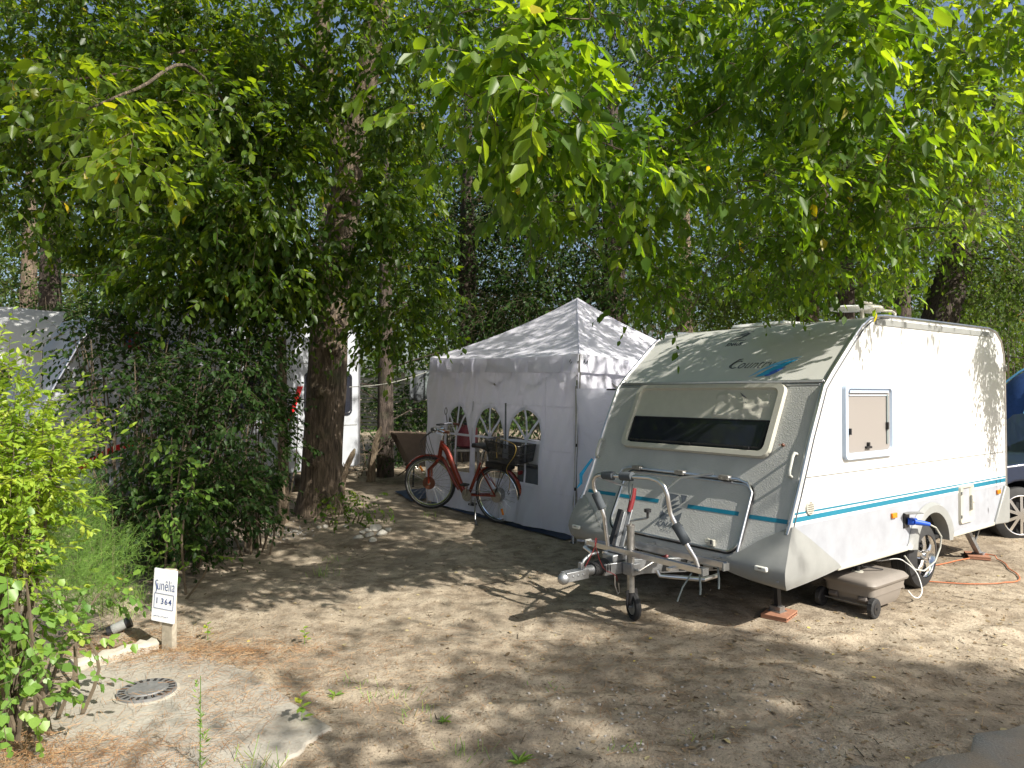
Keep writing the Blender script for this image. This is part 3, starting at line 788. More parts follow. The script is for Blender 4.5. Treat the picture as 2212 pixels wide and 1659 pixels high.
    splash([((.655, 1.892), (.650, 1.889)), ((.60, 1.935), (.59, 1.902)), ((.545, 1.972), (.53, 1.918)), ((.48, 2.002), (.47, 1.955)), ((.42, 2.02), (.42, 1.990)), ((.365, 2.033), (.367, 2.030))], midblue, 'bright_splash', .0020)
    splash([((.575, 1.895), (.572, 1.890)), ((.545, 1.925), (.54, 1.895)), ((.51, 1.945), (.50, 1.910)), ((.47, 1.955), (.468, 1.935)), ((.425, 1.967), (.426, 1.965))], deepblue, 'dark_splash', .0028)
    splash([((.655, 1.891), (.645, 1.888)), ((.60, 1.91), (.59, 1.893)), ((.545, 1.93), (.54, 1.915))], midblue, 'small_splash', .0026)
    # grab handles
    for w in (.075, CW-.05):
        m = MB(); m.tube([fm(w, 1.295, .004), fm(w, 1.290, .045), fm(w, 1.262, .056), fm(w, 1.16, .056), fm(w, 1.132, .045), fm(w, 1.127, .004)], .012, 10); B(m, 'grab_handle', roof_cream)
    m = MB(); m.ellipsoid(fm(.204, 1.352, .012), (.014, .014, .014), 10, 6); m.tube([fm(.204, 1.352, .01), fm(.225, 1.345, .035)], .003, 5); B(m, 'loose_screw', leatherb)
    # side fittings
    m = MB(); m.cyl(sm(-2.018, .905, -.002), sm(-2.018, .905, .014), .055, 24, .050); vt = B(m, 'round_vent', cream)
    m = MB()
    for k in range(6): z = .868+k*.0155; hw = math.sqrt(max(0, .042**2-(z-.905)**2)); m.box(sm(-2.018, z, .0155), (2*hw, .003, .006))
    m.build('vent_slots', steel, vt)
    for t, z in ((-.715, .715), (1.59, .722)):
        m = MB(); m.box(sm(t, z, .010), (.085, .02, .044)); lm = B(m, 'side_marker_lamp', orange_lens, bevel=.006)
    m = MB(); m.box(sm(-.485, .645, .006), (.10, .012, .12)); sk = B(m, 'mains_socket', blackp, bevel=.004)
    m = MB(); m.bar(sm(-.535, .715, .01), sm(-.44, .725, .11), .10, .006, up=(0, 0, 1)); m.build('socket_flap', steel, sk)
    m = MB(); m.cyl(sm(-.475, .64, .01), sm(-.45, .64, .05), .032, 18); m.cyl(sm(-.45, .64, .05), sm(-.335, .615, .13), .028, 18, .017); m.box(sm(-.46, .665, .05), (.05, .05, .012)); m.build('plug', blue_plug, sk)
    m = MB(); m.tube([sm(-.335, .615, .13), sm(-.28, .585, .16), sm(-.20, .50, .17), sm(-.20, .40, .16), sm(-.28, .29, .15), sm(-.42, .225, .12), sm(-.50, .24, .08), sm(-.58, .36, .03)], .007, 8); m.build('mains_cable', grey_cable, sk)
    cd = ring(rrect(.605, .49, .93, .868, .04), rrect(.685, .54, .85, .825, .012), sm, .003, .022, cream, 'service_door')
    m = MB(); m.add([sm(*p, .004) for p in rrect(.68, .535, .855, .83, .01, 2)], [list(range(12))]); m.build('door_panel', grey_skirt, cd)
    m = MB(); m.box(sm(.875, .685, .025), (.035, .02, .14)); m.cyl(sm(.875, .69, .03), sm(.875, .69, .04), .012, 12); m.build('door_latch', cream, cd, bevel=.008)
    m = MB(); m.box(sm(.625, .79, .025), (.02, .014, .03)); m.box(sm(.625, .565, .025), (.02, .014, .03)); each(m, 'door_hinge', cover_grey, cd)
    m = MB(); m.box(sm(1.80, 2.02, .012), (.04, .03, .07)); B(m, 'end_marker_lamp', steel, bevel=.006)
    # wheel
    for yy, s in ((-.005, -1), (CW+.005, 1)):
        hub = Vector((-.135, yy-s*-.018, .293))
        m = MB(); tw = .215; N = 48
        ring_ = [(.0, .19), (.010, .235), (.030, .278), (.045, .288), (tw*.5, .293), (tw-.045, .288), (tw-.030, .278), (tw-.010, .235), (tw, .19)]
        vs = []; fs = []
        for i in range(N):
            a = 2*math.pi*i/N
            for (dy, rr_) in ring_: vs.append((hub.x+rr_*math.cos(a), hub.y-s*dy, hub.z+rr_*math.sin(a)))
        K = len(ring_)
        for i in range(N):
            for k in range(K-1): j = (i+1) % N; fs.append((i*K+k, i*K+k+1, j*K+k+1, j*K+k))
        m.add(vs, fs)
        for g_ in (.055, .0875, .12):
            m.tube([(hub.x+.2925*math.cos(2*math.pi*i/N), hub.y-s*g_, hub.z+.2925*math.sin(2*math.pi*i/N)) for i in range(N)], .0035, 4, closed=True)
        wh = B(m, 'wheel', rubber, angle=28)
        m = MB(); rimp = [(.012, .193), (.004, .186), (.02, .174), (.10, .168), (.15, .15)]
        vs = []; fs = []; K = len(rimp)
        for i in range(N):
            a = 2*math.pi*i/N
            for (dy, rr_) in rimp: vs.append((hub.x+rr_*math.cos(a), hub.y-s*dy, hub.z+rr_*math.sin(a)))
        for i in range(N):
            for k in range(K-1): j = (i+1) % N; fs.append((i*K+k, i*K+k+1, j*K+k+1, j*K+k))
        m.add(vs, fs)
        for k in range(5):   # broad flared spokes
            a = 2*math.pi*k/5+R(90); ca, sa = math.cos(a), math.sin(a)
            def pt(rad, tan_, dep): return (hub.x+rad*ca-tan_*sa, hub.y-s*dep, hub.z+rad*sa+tan_*ca)
            secs = [(.035, .030, .012), (.09, .026, .008), (.135, .032, .014), (.178, .058, .020)]
            vs = []
            for rad, hw, dep in secs: vs += [pt(rad, -hw, dep+.012), pt(rad, -hw*.45, dep), pt(rad, hw*.45, dep), pt(rad, hw, dep+.012), pt(rad, hw, dep+.045), pt(rad, -hw, dep+.045)]
            fs = []
            for q_ in range(3):
                for e_ in range(6): e2 = (e_+1) % 6; fs.append((q_*6+e_, q_*6+e2, q_*6+6+e2, q_*6+6+e_))
            m.add(vs, fs)
        m.cyl((hub.x, hub.y-s*.06, hub.z), (hub.x, hub.y-s*.008, hub.z), .062, 24, .052)
        m.build('rim', chrome, wh)
        m = MB(); m.cyl((hub.x, hub.y-s*.008, hub.z), (hub.x, hub.y+s*.004, hub.z), .030, 20, .026); m.build('hub_cap', alu, wh)
        m = MB()
        for k in range(5):
            a = 2*math.pi*k/5+R(54); p = (hub.x+.052*math.cos(a), hub.z+.052*math.sin(a)); m.cyl((p[0], hub.y-s*.03, p[1]), (p[0], hub.y+s*.002, p[1]), .010, 8)
        each(m, 'wheel_bolt', steel, wh)
        m = MB(); m.cyl((hub.x, hub.y-s*.16, hub.z), (hub.x, hub.y-s*.10, hub.z), .165, 24); m.build('brake_drum', blackp2, wh)
    # roof fittings
    m = MB(); m.prism([(-.9, 2.40), (-.2, 2.41), (-.25, 2.45), (-.85, 2.44)], .9, 1.5); B(m, 'roof_hatch', white_gel, bevel=.02)
    # antenna: flat oval head on a bent bracket
    # steady legs
    for t, w, s in ((-1.886, .35, -1), (-1.886, CW-.35, -1)):
        m = MB(); m.bar((t, w, .05), (t-.02, w, .42), .035, .025); m.bar((t-.012, w-.03, .05), (t-.03, w-.02, .40), .010, .030)
        lg = B(m, 'front_steady_leg', blackp)
        m = MB(); m.bar((t-.012, w, .30), (t-.02, w-.26, .40), .02, .02); m.bar((t-.012, w, .30), (t-.02, w+.26, .40), .02, .02); each(m, 'brace', cream, lg)
        m = MB(); m.box((t, w, .055), (.07, .09, .05)); m.box((t, w, .038), (.10, .11, .012)); m.build('foot', steel, lg)
    for w in (.16, CW-.16):
        m = MB(); m.bar((1.16, w, .40), (1.54, w, .05), .05, .045); m.bar((1.42, w, .18), (1.60, w, .38), .02, .02); lg = B(m, 'rear_steady_leg', galv)
        m = MB(); m.box((1.54, w, .045), (.08, .10, .05)); m.build('foot', galv, lg)
    # drawbar
    for s in (-1, 1):
        m = MB(); yb = CW/2+s*.50; a = Vector((-2.86, CW/2+s*.075, .40)); c = Vector((-2.05, yb, .40))
        m.bar(a, c, .045, .115); m.bar(c, (-1.3, yb, .40), .045, .08); db = B(m, 'drawbar', galv, bevel=.004)
        # lightening holes seen as pale cut-outs
        m = MB()
        dn = Vector(((c-a).y, -(c-a).x, 0)).normalized()
        for k in range(5):
            p = a.lerp(c, .28+.155*k)
            for sg in (-1, 1):
                q1 = p+dn*.0245*sg; dd = (c-a).normalized()
                m.add([q1+Vector((0, 0, -.045)), q1+dd*.055+Vector((0, 0, -.045)), q1+dd*.075+Vector((0, 0, .045)), q1+dd*.02+Vector((0, 0, .045))], [(0, 1, 2, 3)])
        each(m, 'cut_out', blackp2, db, recalc=False)
    m = MB(); m.prism([(-3.10, CW/2-.05), (-2.82, CW/2-.09), (-2.55, CW/2-.14), (-2.55, CW/2+.14), (-2.82, CW/2+.09), (-3.10, CW/2+.05)], .355, .445, 'z'); B(m, 'drawbar_head', galv, bevel=.006)
    m = MB(); m.box((-2.90, CW/2, .475), (.24, .12, .055)); m.cyl((-2.88, CW/2-.03, .49), (-2.88, CW/2-.03, .55), .022, 12); m.cyl((-2.88, CW/2-.03, .515), (-2.88, CW/2-.03, .53), .034, 12); B(m, 'overrun_housing', galv, bevel=.012)
    m = MB()
    for k in range(7): m.tube([(-3.04-k*.021, CW/2, .41), (-3.05-k*.021, CW/2, .41), (-3.06-k*.021, CW/2, .41)], [.050, .068-.003*k, .050], 18)
    B(m, 'bellows', rubber)
    m = MB(); m.cyl((-3.15, CW/2, .41), (-3.30, CW/2, .405), .038, 16); m.box((-3.36, CW/2, .395), (.22, .075, .07)); m.ellipsoid((-3.47, CW/2, .385), (.05, .045, .045), 14, 8)
    m.tube([(-3.30, CW/2, .44), (-3.27, CW/2, .49), (-3.21, CW/2, .525), (-3.12, CW/2, .53)], .013, 8); m.box((-3.30, CW/2, .455), (.03, .035, .05))
    for dx in (-.05, .0, .05): m.cyl((-3.36+dx, CW/2-.036, .40), (-3.36+dx, CW/2-.044, .40), .008, 8)
    B(m, 'coupling', galv, bevel=.008)
    m = MB(); pts = [(-3.28, CW/2-.02, .44)]
    for i in range(18): k = i/17; pts.append((-3.30+.28*k+.05*math.sin(k*9), CW/2-.05-.03*k, .46+.20*math.sin(math.pi*min(1, k*1.5))**1-.30*max(0, k-.5)))
    m.tube(pts, .003, 5); B(m, 'breakaway_cable', redp)
    m = MB(); m.tube([(-2.98, CW/2-.04, .35), (-2.99, CW/2-.05, .27), (-2.97, CW/2-.06, .20), (-2.94, CW/2-.05, .21), (-2.95, CW/2-.05, .28)], .004, 6); B(m, 'safety_hook', alu)
    # handbrake
    m = MB(); m.bar((-2.80, CW/2+.10, .44), (-2.66, CW/2+.10, .80), .05, .014); m.bar((-2.83, CW/2+.125, .45), (-2.70, CW/2+.125, .78), .04, .03, up=(0, 1, 0)); hb = B(m, 'handbrake', galv, bevel=.003)
    m = MB(); m.tube([(-2.67, CW/2+.105, .78), (-2.63, CW/2+.105, .89), (-2.61, CW/2+.105, .97)], [.022, .024, .020], 12); m.build('handbrake_grip', redp, hb)
    m = MB(); m.bar((-2.86, CW/2+.155, .46), (-2.72, CW/2+.15, .80), .045, .02); m.build('spring_tube', blackp, hb)
    # jockey wheel
    jx, jy = -2.90, .955
    m = MB(); m.cyl((jx, jy, .22), (jx, jy, .72), .030, 20); m.cyl((jx, jy, .72), (jx, jy, .735), .034, 20); jw = B(m, 'jockey_wheel', steel)
    m = MB(); m.tube([(jx, jy, .735), (jx, jy, .765), (jx+.02, jy-.03, .775), (jx+.06, jy-.12, .80)], .008, 8); m.build('crank', steel, jw)
    m = MB(); m.cyl((jx+.06, jy-.12, .80), (jx+.06, jy-.12, .85), .010, 8); m.cyl((jx+.06, jy-.12, .845), (jx+.06, jy-.12, .868), .028, 14); m.build('crank_knob', blackp, jw)
    m = MB(); m.box((jx+.01, jy, .40), (.10, .10, .09)); m.cyl((jx, jy-.05, .40), (jx, jy-.09, .40), .013, 8); m.build('clamp', galv, jw, bevel=.006)
    m = MB(); m.tube([(jx+.0, jy-.09, .40), (jx+.10, jy-.12, .45), (jx+.16, jy-.14, .475)], .006, 6); m.build('clamp_lever', steel, jw)
    m = MB(); m.tube([(jx+.15, jy-.135, .472), (jx+.24, jy-.16, .495)], [.012, .013], 8); m.build('lever_grip', redp, jw)
    m = MB(); m.cyl((jx, jy, .13), (jx, jy, .26), .024, 14); 
    for s in (-1, 1): m.bar((jx+s*.035, jy-.005, .24), (jx+.03+s*.035, jy-s*.012, .10), .05, .006, up=(0, 1, 0))
    m.build('fork', blackp, jw)
    m = MB(); hubp = Vector((jx+.03, jy, .105)); N = 32; vs = []; fs = []
    ax = Vector((.93, -.36, 0)).normalized(); ux = Vector((-ax.y, ax.x, 0))
    for i in range(N):
        a = 2*math.pi*i/N
        for dy, rr_ in ((-.024, .070), (-.020, .098), (0, .108), (.020, .098), (.024, .070)): vs.append(hubp+ax*dy+ux*(rr_*math.cos(a))+Vector((0, 0, rr_*math.sin(a))))
    for i in range(N):
        for k in range(4): j = (i+1) % N; fs.append((i*5+k, i*5+k+1, j*5+k+1, j*5+k))
    m.add(vs, fs); m.build('tyre', rubber, jw)
    m = MB(); m.cyl(hubp-ax*.020, hubp+ax*.020, .062, 24); m.cyl(hubp-ax*.045, hubp+ax*.045, .014, 12); m.build('hub', galv, jw)
    # bicycle rack
    m = MB()
    for t, z in ((-2.93, .525), (-2.70, .535)):
        m.bar((t, .235, z), (t, 1.40, z), .055, .028); m.bar((t-.022, .235, z+.018), (t-.022, 1.40, z+.018), .008, .012); m.bar((t+.022, .235, z+.018), (t+.022, 1.40, z+.018), .008, .012)
    rk = B(m, 'bicycle_rack', alu)
    m = MB()
    for w in (.5, 1.15): m.bar((-3.0, w, .50), (-2.30, w, .50), .03, .02)
    m.tube([(-2.98, .62, .47), (-2.97, .60, .43), (-2.80, .34, .43), (-2.66, .33, .44)], .016, 10); m.tube([(-2.98, 1.30, .47), (-2.99, 1.38, .50), (-2.75, 1.42, .48)], .014, 10)
    each(m, 'rack_cross_tube', alu, rk)
    m = MB()
    for t in (-2.93, -2.70): m.box((t, .232, .525), (.065, .012, .05)); m.box((t, 1.403, .53), (.065, .012, .05))
    each(m, 'rail_end_cap', cover_grey, rk)
    hoop = [(-2.92, .30, .545), (-2.93, .315, .60), (-2.95, .345, .66), (-2.98, .43, .80), (-3.0, .475, .90), (-3.02, .485, 1.03), (-3.025, .51, 1.09), (-3.03, .56, 1.125), (-3.035, .64, 1.14), (-3.05, 1.14, 1.115), (-3.05, 1.185, 1.10), (-3.045, 1.215, 1.06), (-3.03, 1.225, 1.0), (-3.01, 1.20, .93), (-2.99, 1.15, .78), (-2.97, 1.16, .70), (-2.95, 1.15, .545)]
    m = MB(); sm_path = []
    for i in range(len(hoop)-1):
        a, c = Vector(hoop[i]), Vector(hoop[i+1])
        for k in range(3): sm_path.append(a.lerp(c, k/3))
    sm_path.append(Vector(hoop[-1])); m.tube(sm_path, .0165, 12); m.build('hoop', alu, rk)
    m = MB(); m.tube([(-3.02, .50, 1.07), (-2.75, .60, 1.12), (-2.20, .72, 1.10)], .011, 8); m.tube([(-3.04, 1.19, 1.10), (-2.80, 1.25, 1.03), (-2.62, 1.28, .98), (-2.24, 1.62, .95)], .011, 8)
    each(m, 'strut', alu, rk)
    for a, c in (((-3.045, .99, 1.12), (-3.05, 1.10, 1.118)), ((-3.04, .80, 1.132), (-3.045, .915, 1.126)), ((-3.025, 1.217, .965), (-2.995, 1.165, .84)), ((-2.985, .445, .83), (-2.955, .365, .70))):
        m = MB(); m.cyl(a, c, .034, 16); m.build('foam_grip', foam, rk, bevel=.006)
    m = MB(); m.tube([(-3.05, .825, 1.10), (-3.06, .82, 1.02), (-3.06, .805, .96), (-3.055, .80, 1.0), (-3.05, .79, 1.08)], .006, 6)
    m.tube([(-2.70, .30, .52), (-2.70, .29, .42), (-2.71, .285, .36)], .008, 6); m.tube([(-2.93, .28, .52), (-2.93, .27, .40), (-2.93, .275, .36)], .008, 6); m.tube([(-2.95, .33, .50), (-3.0, .37, .40), (-3.02, .40, .30)], .006, 6)
    each(m, 'strap', cloth_grey, rk)
    m = MB()
    for j in range(2): m.tube([fm(CW-.0, 1.10, .03+.01*j), fm(CW+.03, 1.02, .05), fm(CW+.035, .93, .07+.02*j), fm(CW+.02, .86, .06), fm(CW+.03, .80, .08)], [.008, .014, .011, .014, .004], 6)
    B(m, 'blue_strap', midblue)
    # far side window propped open: its dark edge stands off beyond the seam
    m = MB(); m.prism([(-1.55, 1.80), (-.75, 1.80), (-.75, 1.785), (-1.55, 1.785)], CW+.02, CW+.42); pn = B(m, 'open_far_window', blackp)
    pn.rotation_euler = (0, 0, 0)
    return r_
caravan()
def loc(t, w, z=0):   # caravan frame to world
    c, s = math.cos(CARR), math.sin(CARR); return Vector((CAR0.x+t*c-w*s, CAR0.y+t*s+w*c, z))
def antenna():
    g = loc(-.62, .30, 2.40)
    r_ = empty('roof_antenna', g, CARR, 'flat oval white aerial on a bent bracket on the caravan roof', 'antenna')
    r_.scale = (.88, .88, .88)
    m = MB(); m.ellipsoid((-.05, .10, .13), (.24, .20, .030), 28, 8); m.build('aerial_head', white_gel, r_)
    m = MB(); m.ellipsoid((.14, -.02, .13), (.15, .12, .045), 20, 8); m.cyl((.0, .0, .0), (.0, .0, .11), .02, 12); m.build('mast_joint', cream, r_)
    m = MB(); m.tube([(.14, -.12, .03), (.35, -.14, .05), (.42, -.13, .06), (.45, -.12, .09), (.42, -.10, .12), (.32, -.05, .12), (.22, .0, .19), (.05, .03, .20)], .014, 8); m.build('bracket', cream, r_)
antenna()
def tile(t, w, rot, lab, z=0):
    g = loc(t, w, 0); g.z = height(g.x, g.y)
    r_ = empty('terracotta_tile', g, CARR+R(rot), lab, 'tile', 'tiles under the caravan feet')
    m = MB(); m.box((0, 0, .030), (.26, .20, .012)); m.box((0, 0, .006), (.26, .20, .008))
    for k in range(7): m.box((-.125+k*.0416, 0, .017), (.006, .198, .015))
    m.build('slab', terracotta, r_, bevel=.002)
tile(-1.89, .33, 14, 'hollow terracotta tile under the front steady leg of the caravan')
tile(1.52, .17, 30, 'hollow terracotta tile under the rear steady leg of the caravan')

def tank():
    g = loc(-1.35, .246, 0); h0 = 0.0
    r_ = empty('waste_tank', g, CARR, 'taupe plastic waste water tank on black wheels under the caravan', 'waste water tank')
    # local: x along the caravan, y across (towards the camera side is negative)
    def sect(z, x0, x1, y0, y1, r=.05): return [(x, y, z) for x, y in rrect(x0, y0, x1, y1, r, 4)]
    lev = [(.05, .06, .50, -.345, -.01), (.09, .03, .53, -.36, 0), (.15, .015, .55, -.365, .005), (.152, .0, .56, -.375, .015), (.235, -.01, .58, -.38, .02)]
    m = MB(); vs = []; fs = []; 
    for z, a, c, d, e in lev: vs += sect(z, a, c, d, e)
    n = 20
    n = len(sect(0, 0, 1, 0, 1)); 
    for k in range(len(lev)-1):
        for i in range(n): j = (i+1) % n; fs.append((k*n+i, k*n+j, (k+1)*n+j, (k+1)*n+i))
    fs.append(tuple(range(n-1, -1, -1))); fs.append(tuple((len(lev)-1)*n+i for i in range(n)))
    m.add(vs, fs); m.build('body', taupe, r_, angle=50)
    m = MB(); vs = sect(.228, -.03, .60, -.40, .035, .06)+sect(.245, -.035, .605, -.405, .04, .06)+sect(.275, -.02, .58, -.385, .02, .06)+sect(.283, .02, .54, -.35, -.02, .06); fs = []
    for k in range(3):
        for i in range(n): j = (i+1) % n; fs.append((k*n+i, k*n+j, (k+1)*n+j, (k+1)*n+i))
    fs.append(tuple(range(n-1, -1, -1))); fs.append(tuple(3*n+i for i in range(n)))
    m.add(vs, fs); m.build('lid', taupe, r_, angle=50)
    m = MB(); m.prism([(.57, .25), (.66, .12), (.64, .10), (.55, .20)], -.33, -.05); m.build('handle', taupe, r_, bevel=.01)
    m = MB()
    for y in (-.30, -.06): m.prism([(.0, .15), (.09, .15), (.09, .12), (.05, .09), (.0, .10), (-.02, .12)], y-.035, y+.035)
    m.build('axle_bracket', taupe_d, r_, bevel=.008)
    m = MB(); m.cyl((.0, -.36, .085), (.0, .02, .085), .007, 10); m.build('axle', steel, r_)
    for y0, y1 in ((-.41, -.365), (.015, .06)):
        m = MB(); N = 40; c = Vector((0, 0, .078))
        m.tube([(0, y0, .078), (0, y0+.006, .078), (0, y1-.006, .078), (0, y1, .078)], [.070, .079, .079, .070], N, fn=lambda i, a: 1.0-(.05 if (int(a/(2*math.pi)*N) % 2) else 0))
        w = m.build('wheel', rubber, r_)
        m = MB(); m.cyl((0, y0-.004, .078), (0, y1+.004, .078), .045, 20, .045); m.cyl((0, y0-.010, .078), (0, y1+.010, .078), .012, 12); m.build('hub', blackp, w)
    m = MB(); m.cyl((.22, -.15, .28), (.22, -.15, .29), .045, 20); m.build('filler_ring', cream, r_)
    m = MB(); m.cyl((.22, -.15, .285), (.22, -.15, .335), .018, 12); m.cyl((.20, -.12, .32), (.30, -.10, .345), .016, 12); m.bar((.24, -.17, .33), (.42, -.26, .292), .012, .010); m.build('drain_tap', blackp, r_)
tank()
def smooth_path(P_, n=6):
    out = []; P_ = [Vector(p) for p in P_]
    for i in range(len(P_)-1):
        p0 = P_[max(0, i-1)]; p1 = P_[i]; p2 = P_[i+1]; p3 = P_[min(len(P_)-1, i+2)]
        for k in range(n): t = k/n; out.append(.5*((2*p1)+(p2-p0)*t+(2*p0-5*p1+4*p2-p3)*t*t+(3*p1-3*p2+p3-p0)*t**3))
    out.append(P_[-1]); return out
def hoses():
    m = MB(); m.tube(smooth_path([loc(-.55, .35, .40), loc(-.62, .3, .34), loc(-.70, .16, .30), loc(-.62, .02, .33), loc(-.56, -.03, .30), loc(-.52, -.10, .22), loc(-.56, -.16, .10), loc(-.66, -.18, .055), loc(-.74, -.17, .07), loc(-.77, -.14, .12)]), .005, 8)
    tag(m.build('drain_hose', white_gel, None), 'thin white drain hose looping from under the caravan to the waste tank', 'hose')
    pts = []
    for t, w in ((.15, .5), (.5, .35), (.9, .25), (1.3, .2), (1.55, .12), (1.56, .0), (1.42, -.12), (1.20, -.22), (1.05, -.33), (.85, -.42), (.62, -.42), (.40, -.30), (.2, -.08), (.05, .15), (-.1, .5)):
        p = loc(t, w); pts.append(p)
    fine = []
    for i in range(len(pts)-1):
        p0 = pts[max(0, i-1)]; p1 = pts[i]; p2 = pts[i+1]; p3 = pts[min(len(pts)-1, i+2)]
        for k in range(6):
            t = k/6; q = .5*((2*p1)+(p2-p0)*t+(2*p0-5*p1+4*p2-p3)*t*t+(3*p1-3*p2+p3-p0)*t**3)
            q.z = height(q.x, q.y)+.012+(.03 if (i == 4) else 0); fine.append(q)
    m = MB(); m.tube(fine, .0055, 8); tag(m.build('extension_cord', orange_cable, None), 'orange electric cord snaking over the sand behind the caravan wheel', 'cord')
hoses()
# ------------------------------------------------------------------ pop-up tent (local x: along the window wall from its right post, y: into the tent)
def tent():
    e = Vector((-.657, .754, 0)); 
    r_ = empty('gazebo_tent', (.70, 8.06, .04), 0, 'white pop-up tent with a pointed roof and arched clear windows in its wall', 'tent')
    rz = math.atan2(e.y, e.x)
    r_.rotation_mode = 'QUATERNION'
    tilt = Matrix.Rotation(R(2.0), 3, 'Y'); base = Matrix(((e.x, -e.y*-1, 0), (e.y, -e.x, 0), (0, 0, 1)))
    # x axis = e, y axis = depth f, z up ; (e, f) is left handed so build with explicit mapping
    f = Vector((.754, .657, 0))
    def L(u, v, z): return tilt @ (e*u+f*v+Vector((0, 0, z)))
    W = 3.0; EV = 2.17; VB = 1.955; PK = 3.10
    rnd = random.Random(3)
    def sheet(name, fn, nu, nv, mat, **k):
        m = MB(); vs = [fn(i/(nu-1), j/(nv-1)) for j in range(nv) for i in range(nu)]
        m.add(vs, [(j*nu+i, j*nu+i+1, (j+1)*nu+i+1, (j+1)*nu+i) for j in range(nv-1) for i in range(nu-1)])
        o = m.build(name, mat, r_, angle=70); return o
    # roof: four curved faces meeting at the peak
    cs = [(0, 0), (W, 0), (W, W), (0, W)]
    def roof(k):
        a, c = cs[k], cs[(k+1) % 4]
        def fn(u, v):
            x = a[0]+(c[0]-a[0])*u; y = a[1]+(c[1]-a[1])*u
            x = x+(W/2-x)*v; y = y+(W/2-y)*v
            edge = abs(u-.5)*2
            z = EV+(PK-EV)*(.72*v+.28*v**2.2)
            z -= .05*math.sin(math.pi*v)*(1-edge**2)*.9+.05*(1-edge**2)*(1-v)**3*.6
            z += .008*math.sin(u*23+v*7)*math.sin(math.pi*v)
            return L(x, y, z)
        return fn
    m = MB(); n0 = 30
    for k in range(4):
        fn = roof(k); vs = [fn(i/29, j/19) for j in range(20) for i in range(30)]
        m.add(vs, [(j*30+i, j*30+i+1, (j+1)*30+i+1, (j+1)*30+i) for j in range(19) for i in range(29)])
    rf = m.build('roof', tent_white, r_, angle=30)
    m = MB()
    for c in cs:
        pts = []
        for j in range(12):
            v = j/11; x = c[0]+(W/2-c[0])*v; y = c[1]+(W/2-c[1])*v; pts.append(L(x, y, EV+(PK-EV)*(.72*v+.28*v**2.2)+.004))
        m.tube(pts, .007, 6)
    m.build('roof_seam', tent_white, rf)
    # valance all round
    m = MB()
    for k in range(4):
        a, c = cs[k], cs[(k+1) % 4]; out = [(0, -1), (1, 0), (0, 1), (-1, 0)][k]
        vs = []
        for j in range(7):
            for i in range(61):
                u = i/60; v = j/6; x = a[0]+(c[0]-a[0])*u; y = a[1]+(c[1]-a[1])*u
                sag = .05*(1-(abs(u-.5)*2)**2)*.6
                w_ = .02+.010*math.sin(u*31+v*2)*v+.006*math.sin(u*73)*v
                vs.append(L(x+out[0]*w_, y+out[1]*w_, EV-sag*(1-v)-(EV-VB)*v+.004*math.sin(u*40)*v))
        m.add(vs, [(j*61+i, j*61+i+1, (j+1)*61+i+1, (j+1)*61+i) for j in range(6) for i in range(60)])
    va = m.build('valance', tent_white, r_, angle=30)
    m = MB(); mp = lambda u, v, h: L(-u, -.036-h, v)
    # three leaf strokes and the maker's name near the right corner
    m.tube([mp(-.135, 2.10, 0), mp(-.142, 2.075, 0), mp(-.125, 2.045, 0)], [.004, .010, .003], 5); m.tube([mp(-.112, 2.04, 0), mp(-.112, 2.08, 0), mp(-.098, 2.105, 0)], [.003, .008, .003], 5)
    m.tube([mp(-.10, 2.04, 0), mp(-.092, 2.06, 0), mp(-.075, 2.08, 0)], [.003, .009, .003], 5)
    fit_text('VOUNOT', -.175, -.045, 2.0, 2.022, mp, m, offset=.0, extrude=.0005, spacing=1.1)
    m2 = lambda u, v, h: L(-.036-h, u, v)
    m.tube([m2(.06, 2.11, 0), m2(.055, 2.085, 0), m2(.07, 2.05, 0)], [.004, .010, .003], 5); m.tube([m2(.10, 2.05, 0), m2(.10, 2.085, 0), m2(.115, 2.11, 0)], [.003, .009, .003], 5)
    m.build('valance_print', ink, va, recalc=False)
    # window wall, cut into strips so that the arches are real openings
    arches = [(.86, .305), (1.555, .32), (2.25, .30)]   # centre u, half width
    zb, zs_, zt = .57, 1.095, 1.505
    def wob(u, z):
        return .020*math.sin(u*7+z*2)+.012*math.sin(u*15-z*5)+.010*math.sin(z*9+u*3)+(.05*max(0, .6-z)*math.sin(u*5)) + .006*math.sin(u*37+z*11)
    def WP(u, z, h=0): return L(u, -.0-h+wob(u, z)-.02, z)
    bm = MB(); NU, NZ = 150, 108
    us = np.linspace(0, W, NU+1); zs2 = np.linspace(.07, EV-.03, NZ+1)
    idx = {}
    def inside(u, z):
        if not (zb < z < zt): return False
        for c, hw in arches:
            if abs(u-c) < hw:
                if z < zs_: return True
                if z < zs_+(zt-zs_)*math.sqrt(max(0, 1-((u-c)/hw)**2)): return True
        return False
    vs = []; fs = []
    for j, z in enumerate(zs2):
        for i, u in enumerate(us): vs.append(WP(float(u), float(z)))
    up_m = []
    for j in range(NZ):
        for i in range(NU):
            if inside((us[i]+us[i+1])/2, (zs2[j]+zs2[j+1])/2): continue
            a = j*(NU+1)+i; fs.append((a, a+1, a+NU+2, a+NU+1))
    bm.add(vs, fs); wl_ = bm.build('window_wall', tent_lower, r_, angle=80)
    m = MB()   # clean rims round each opening and the glazing bars
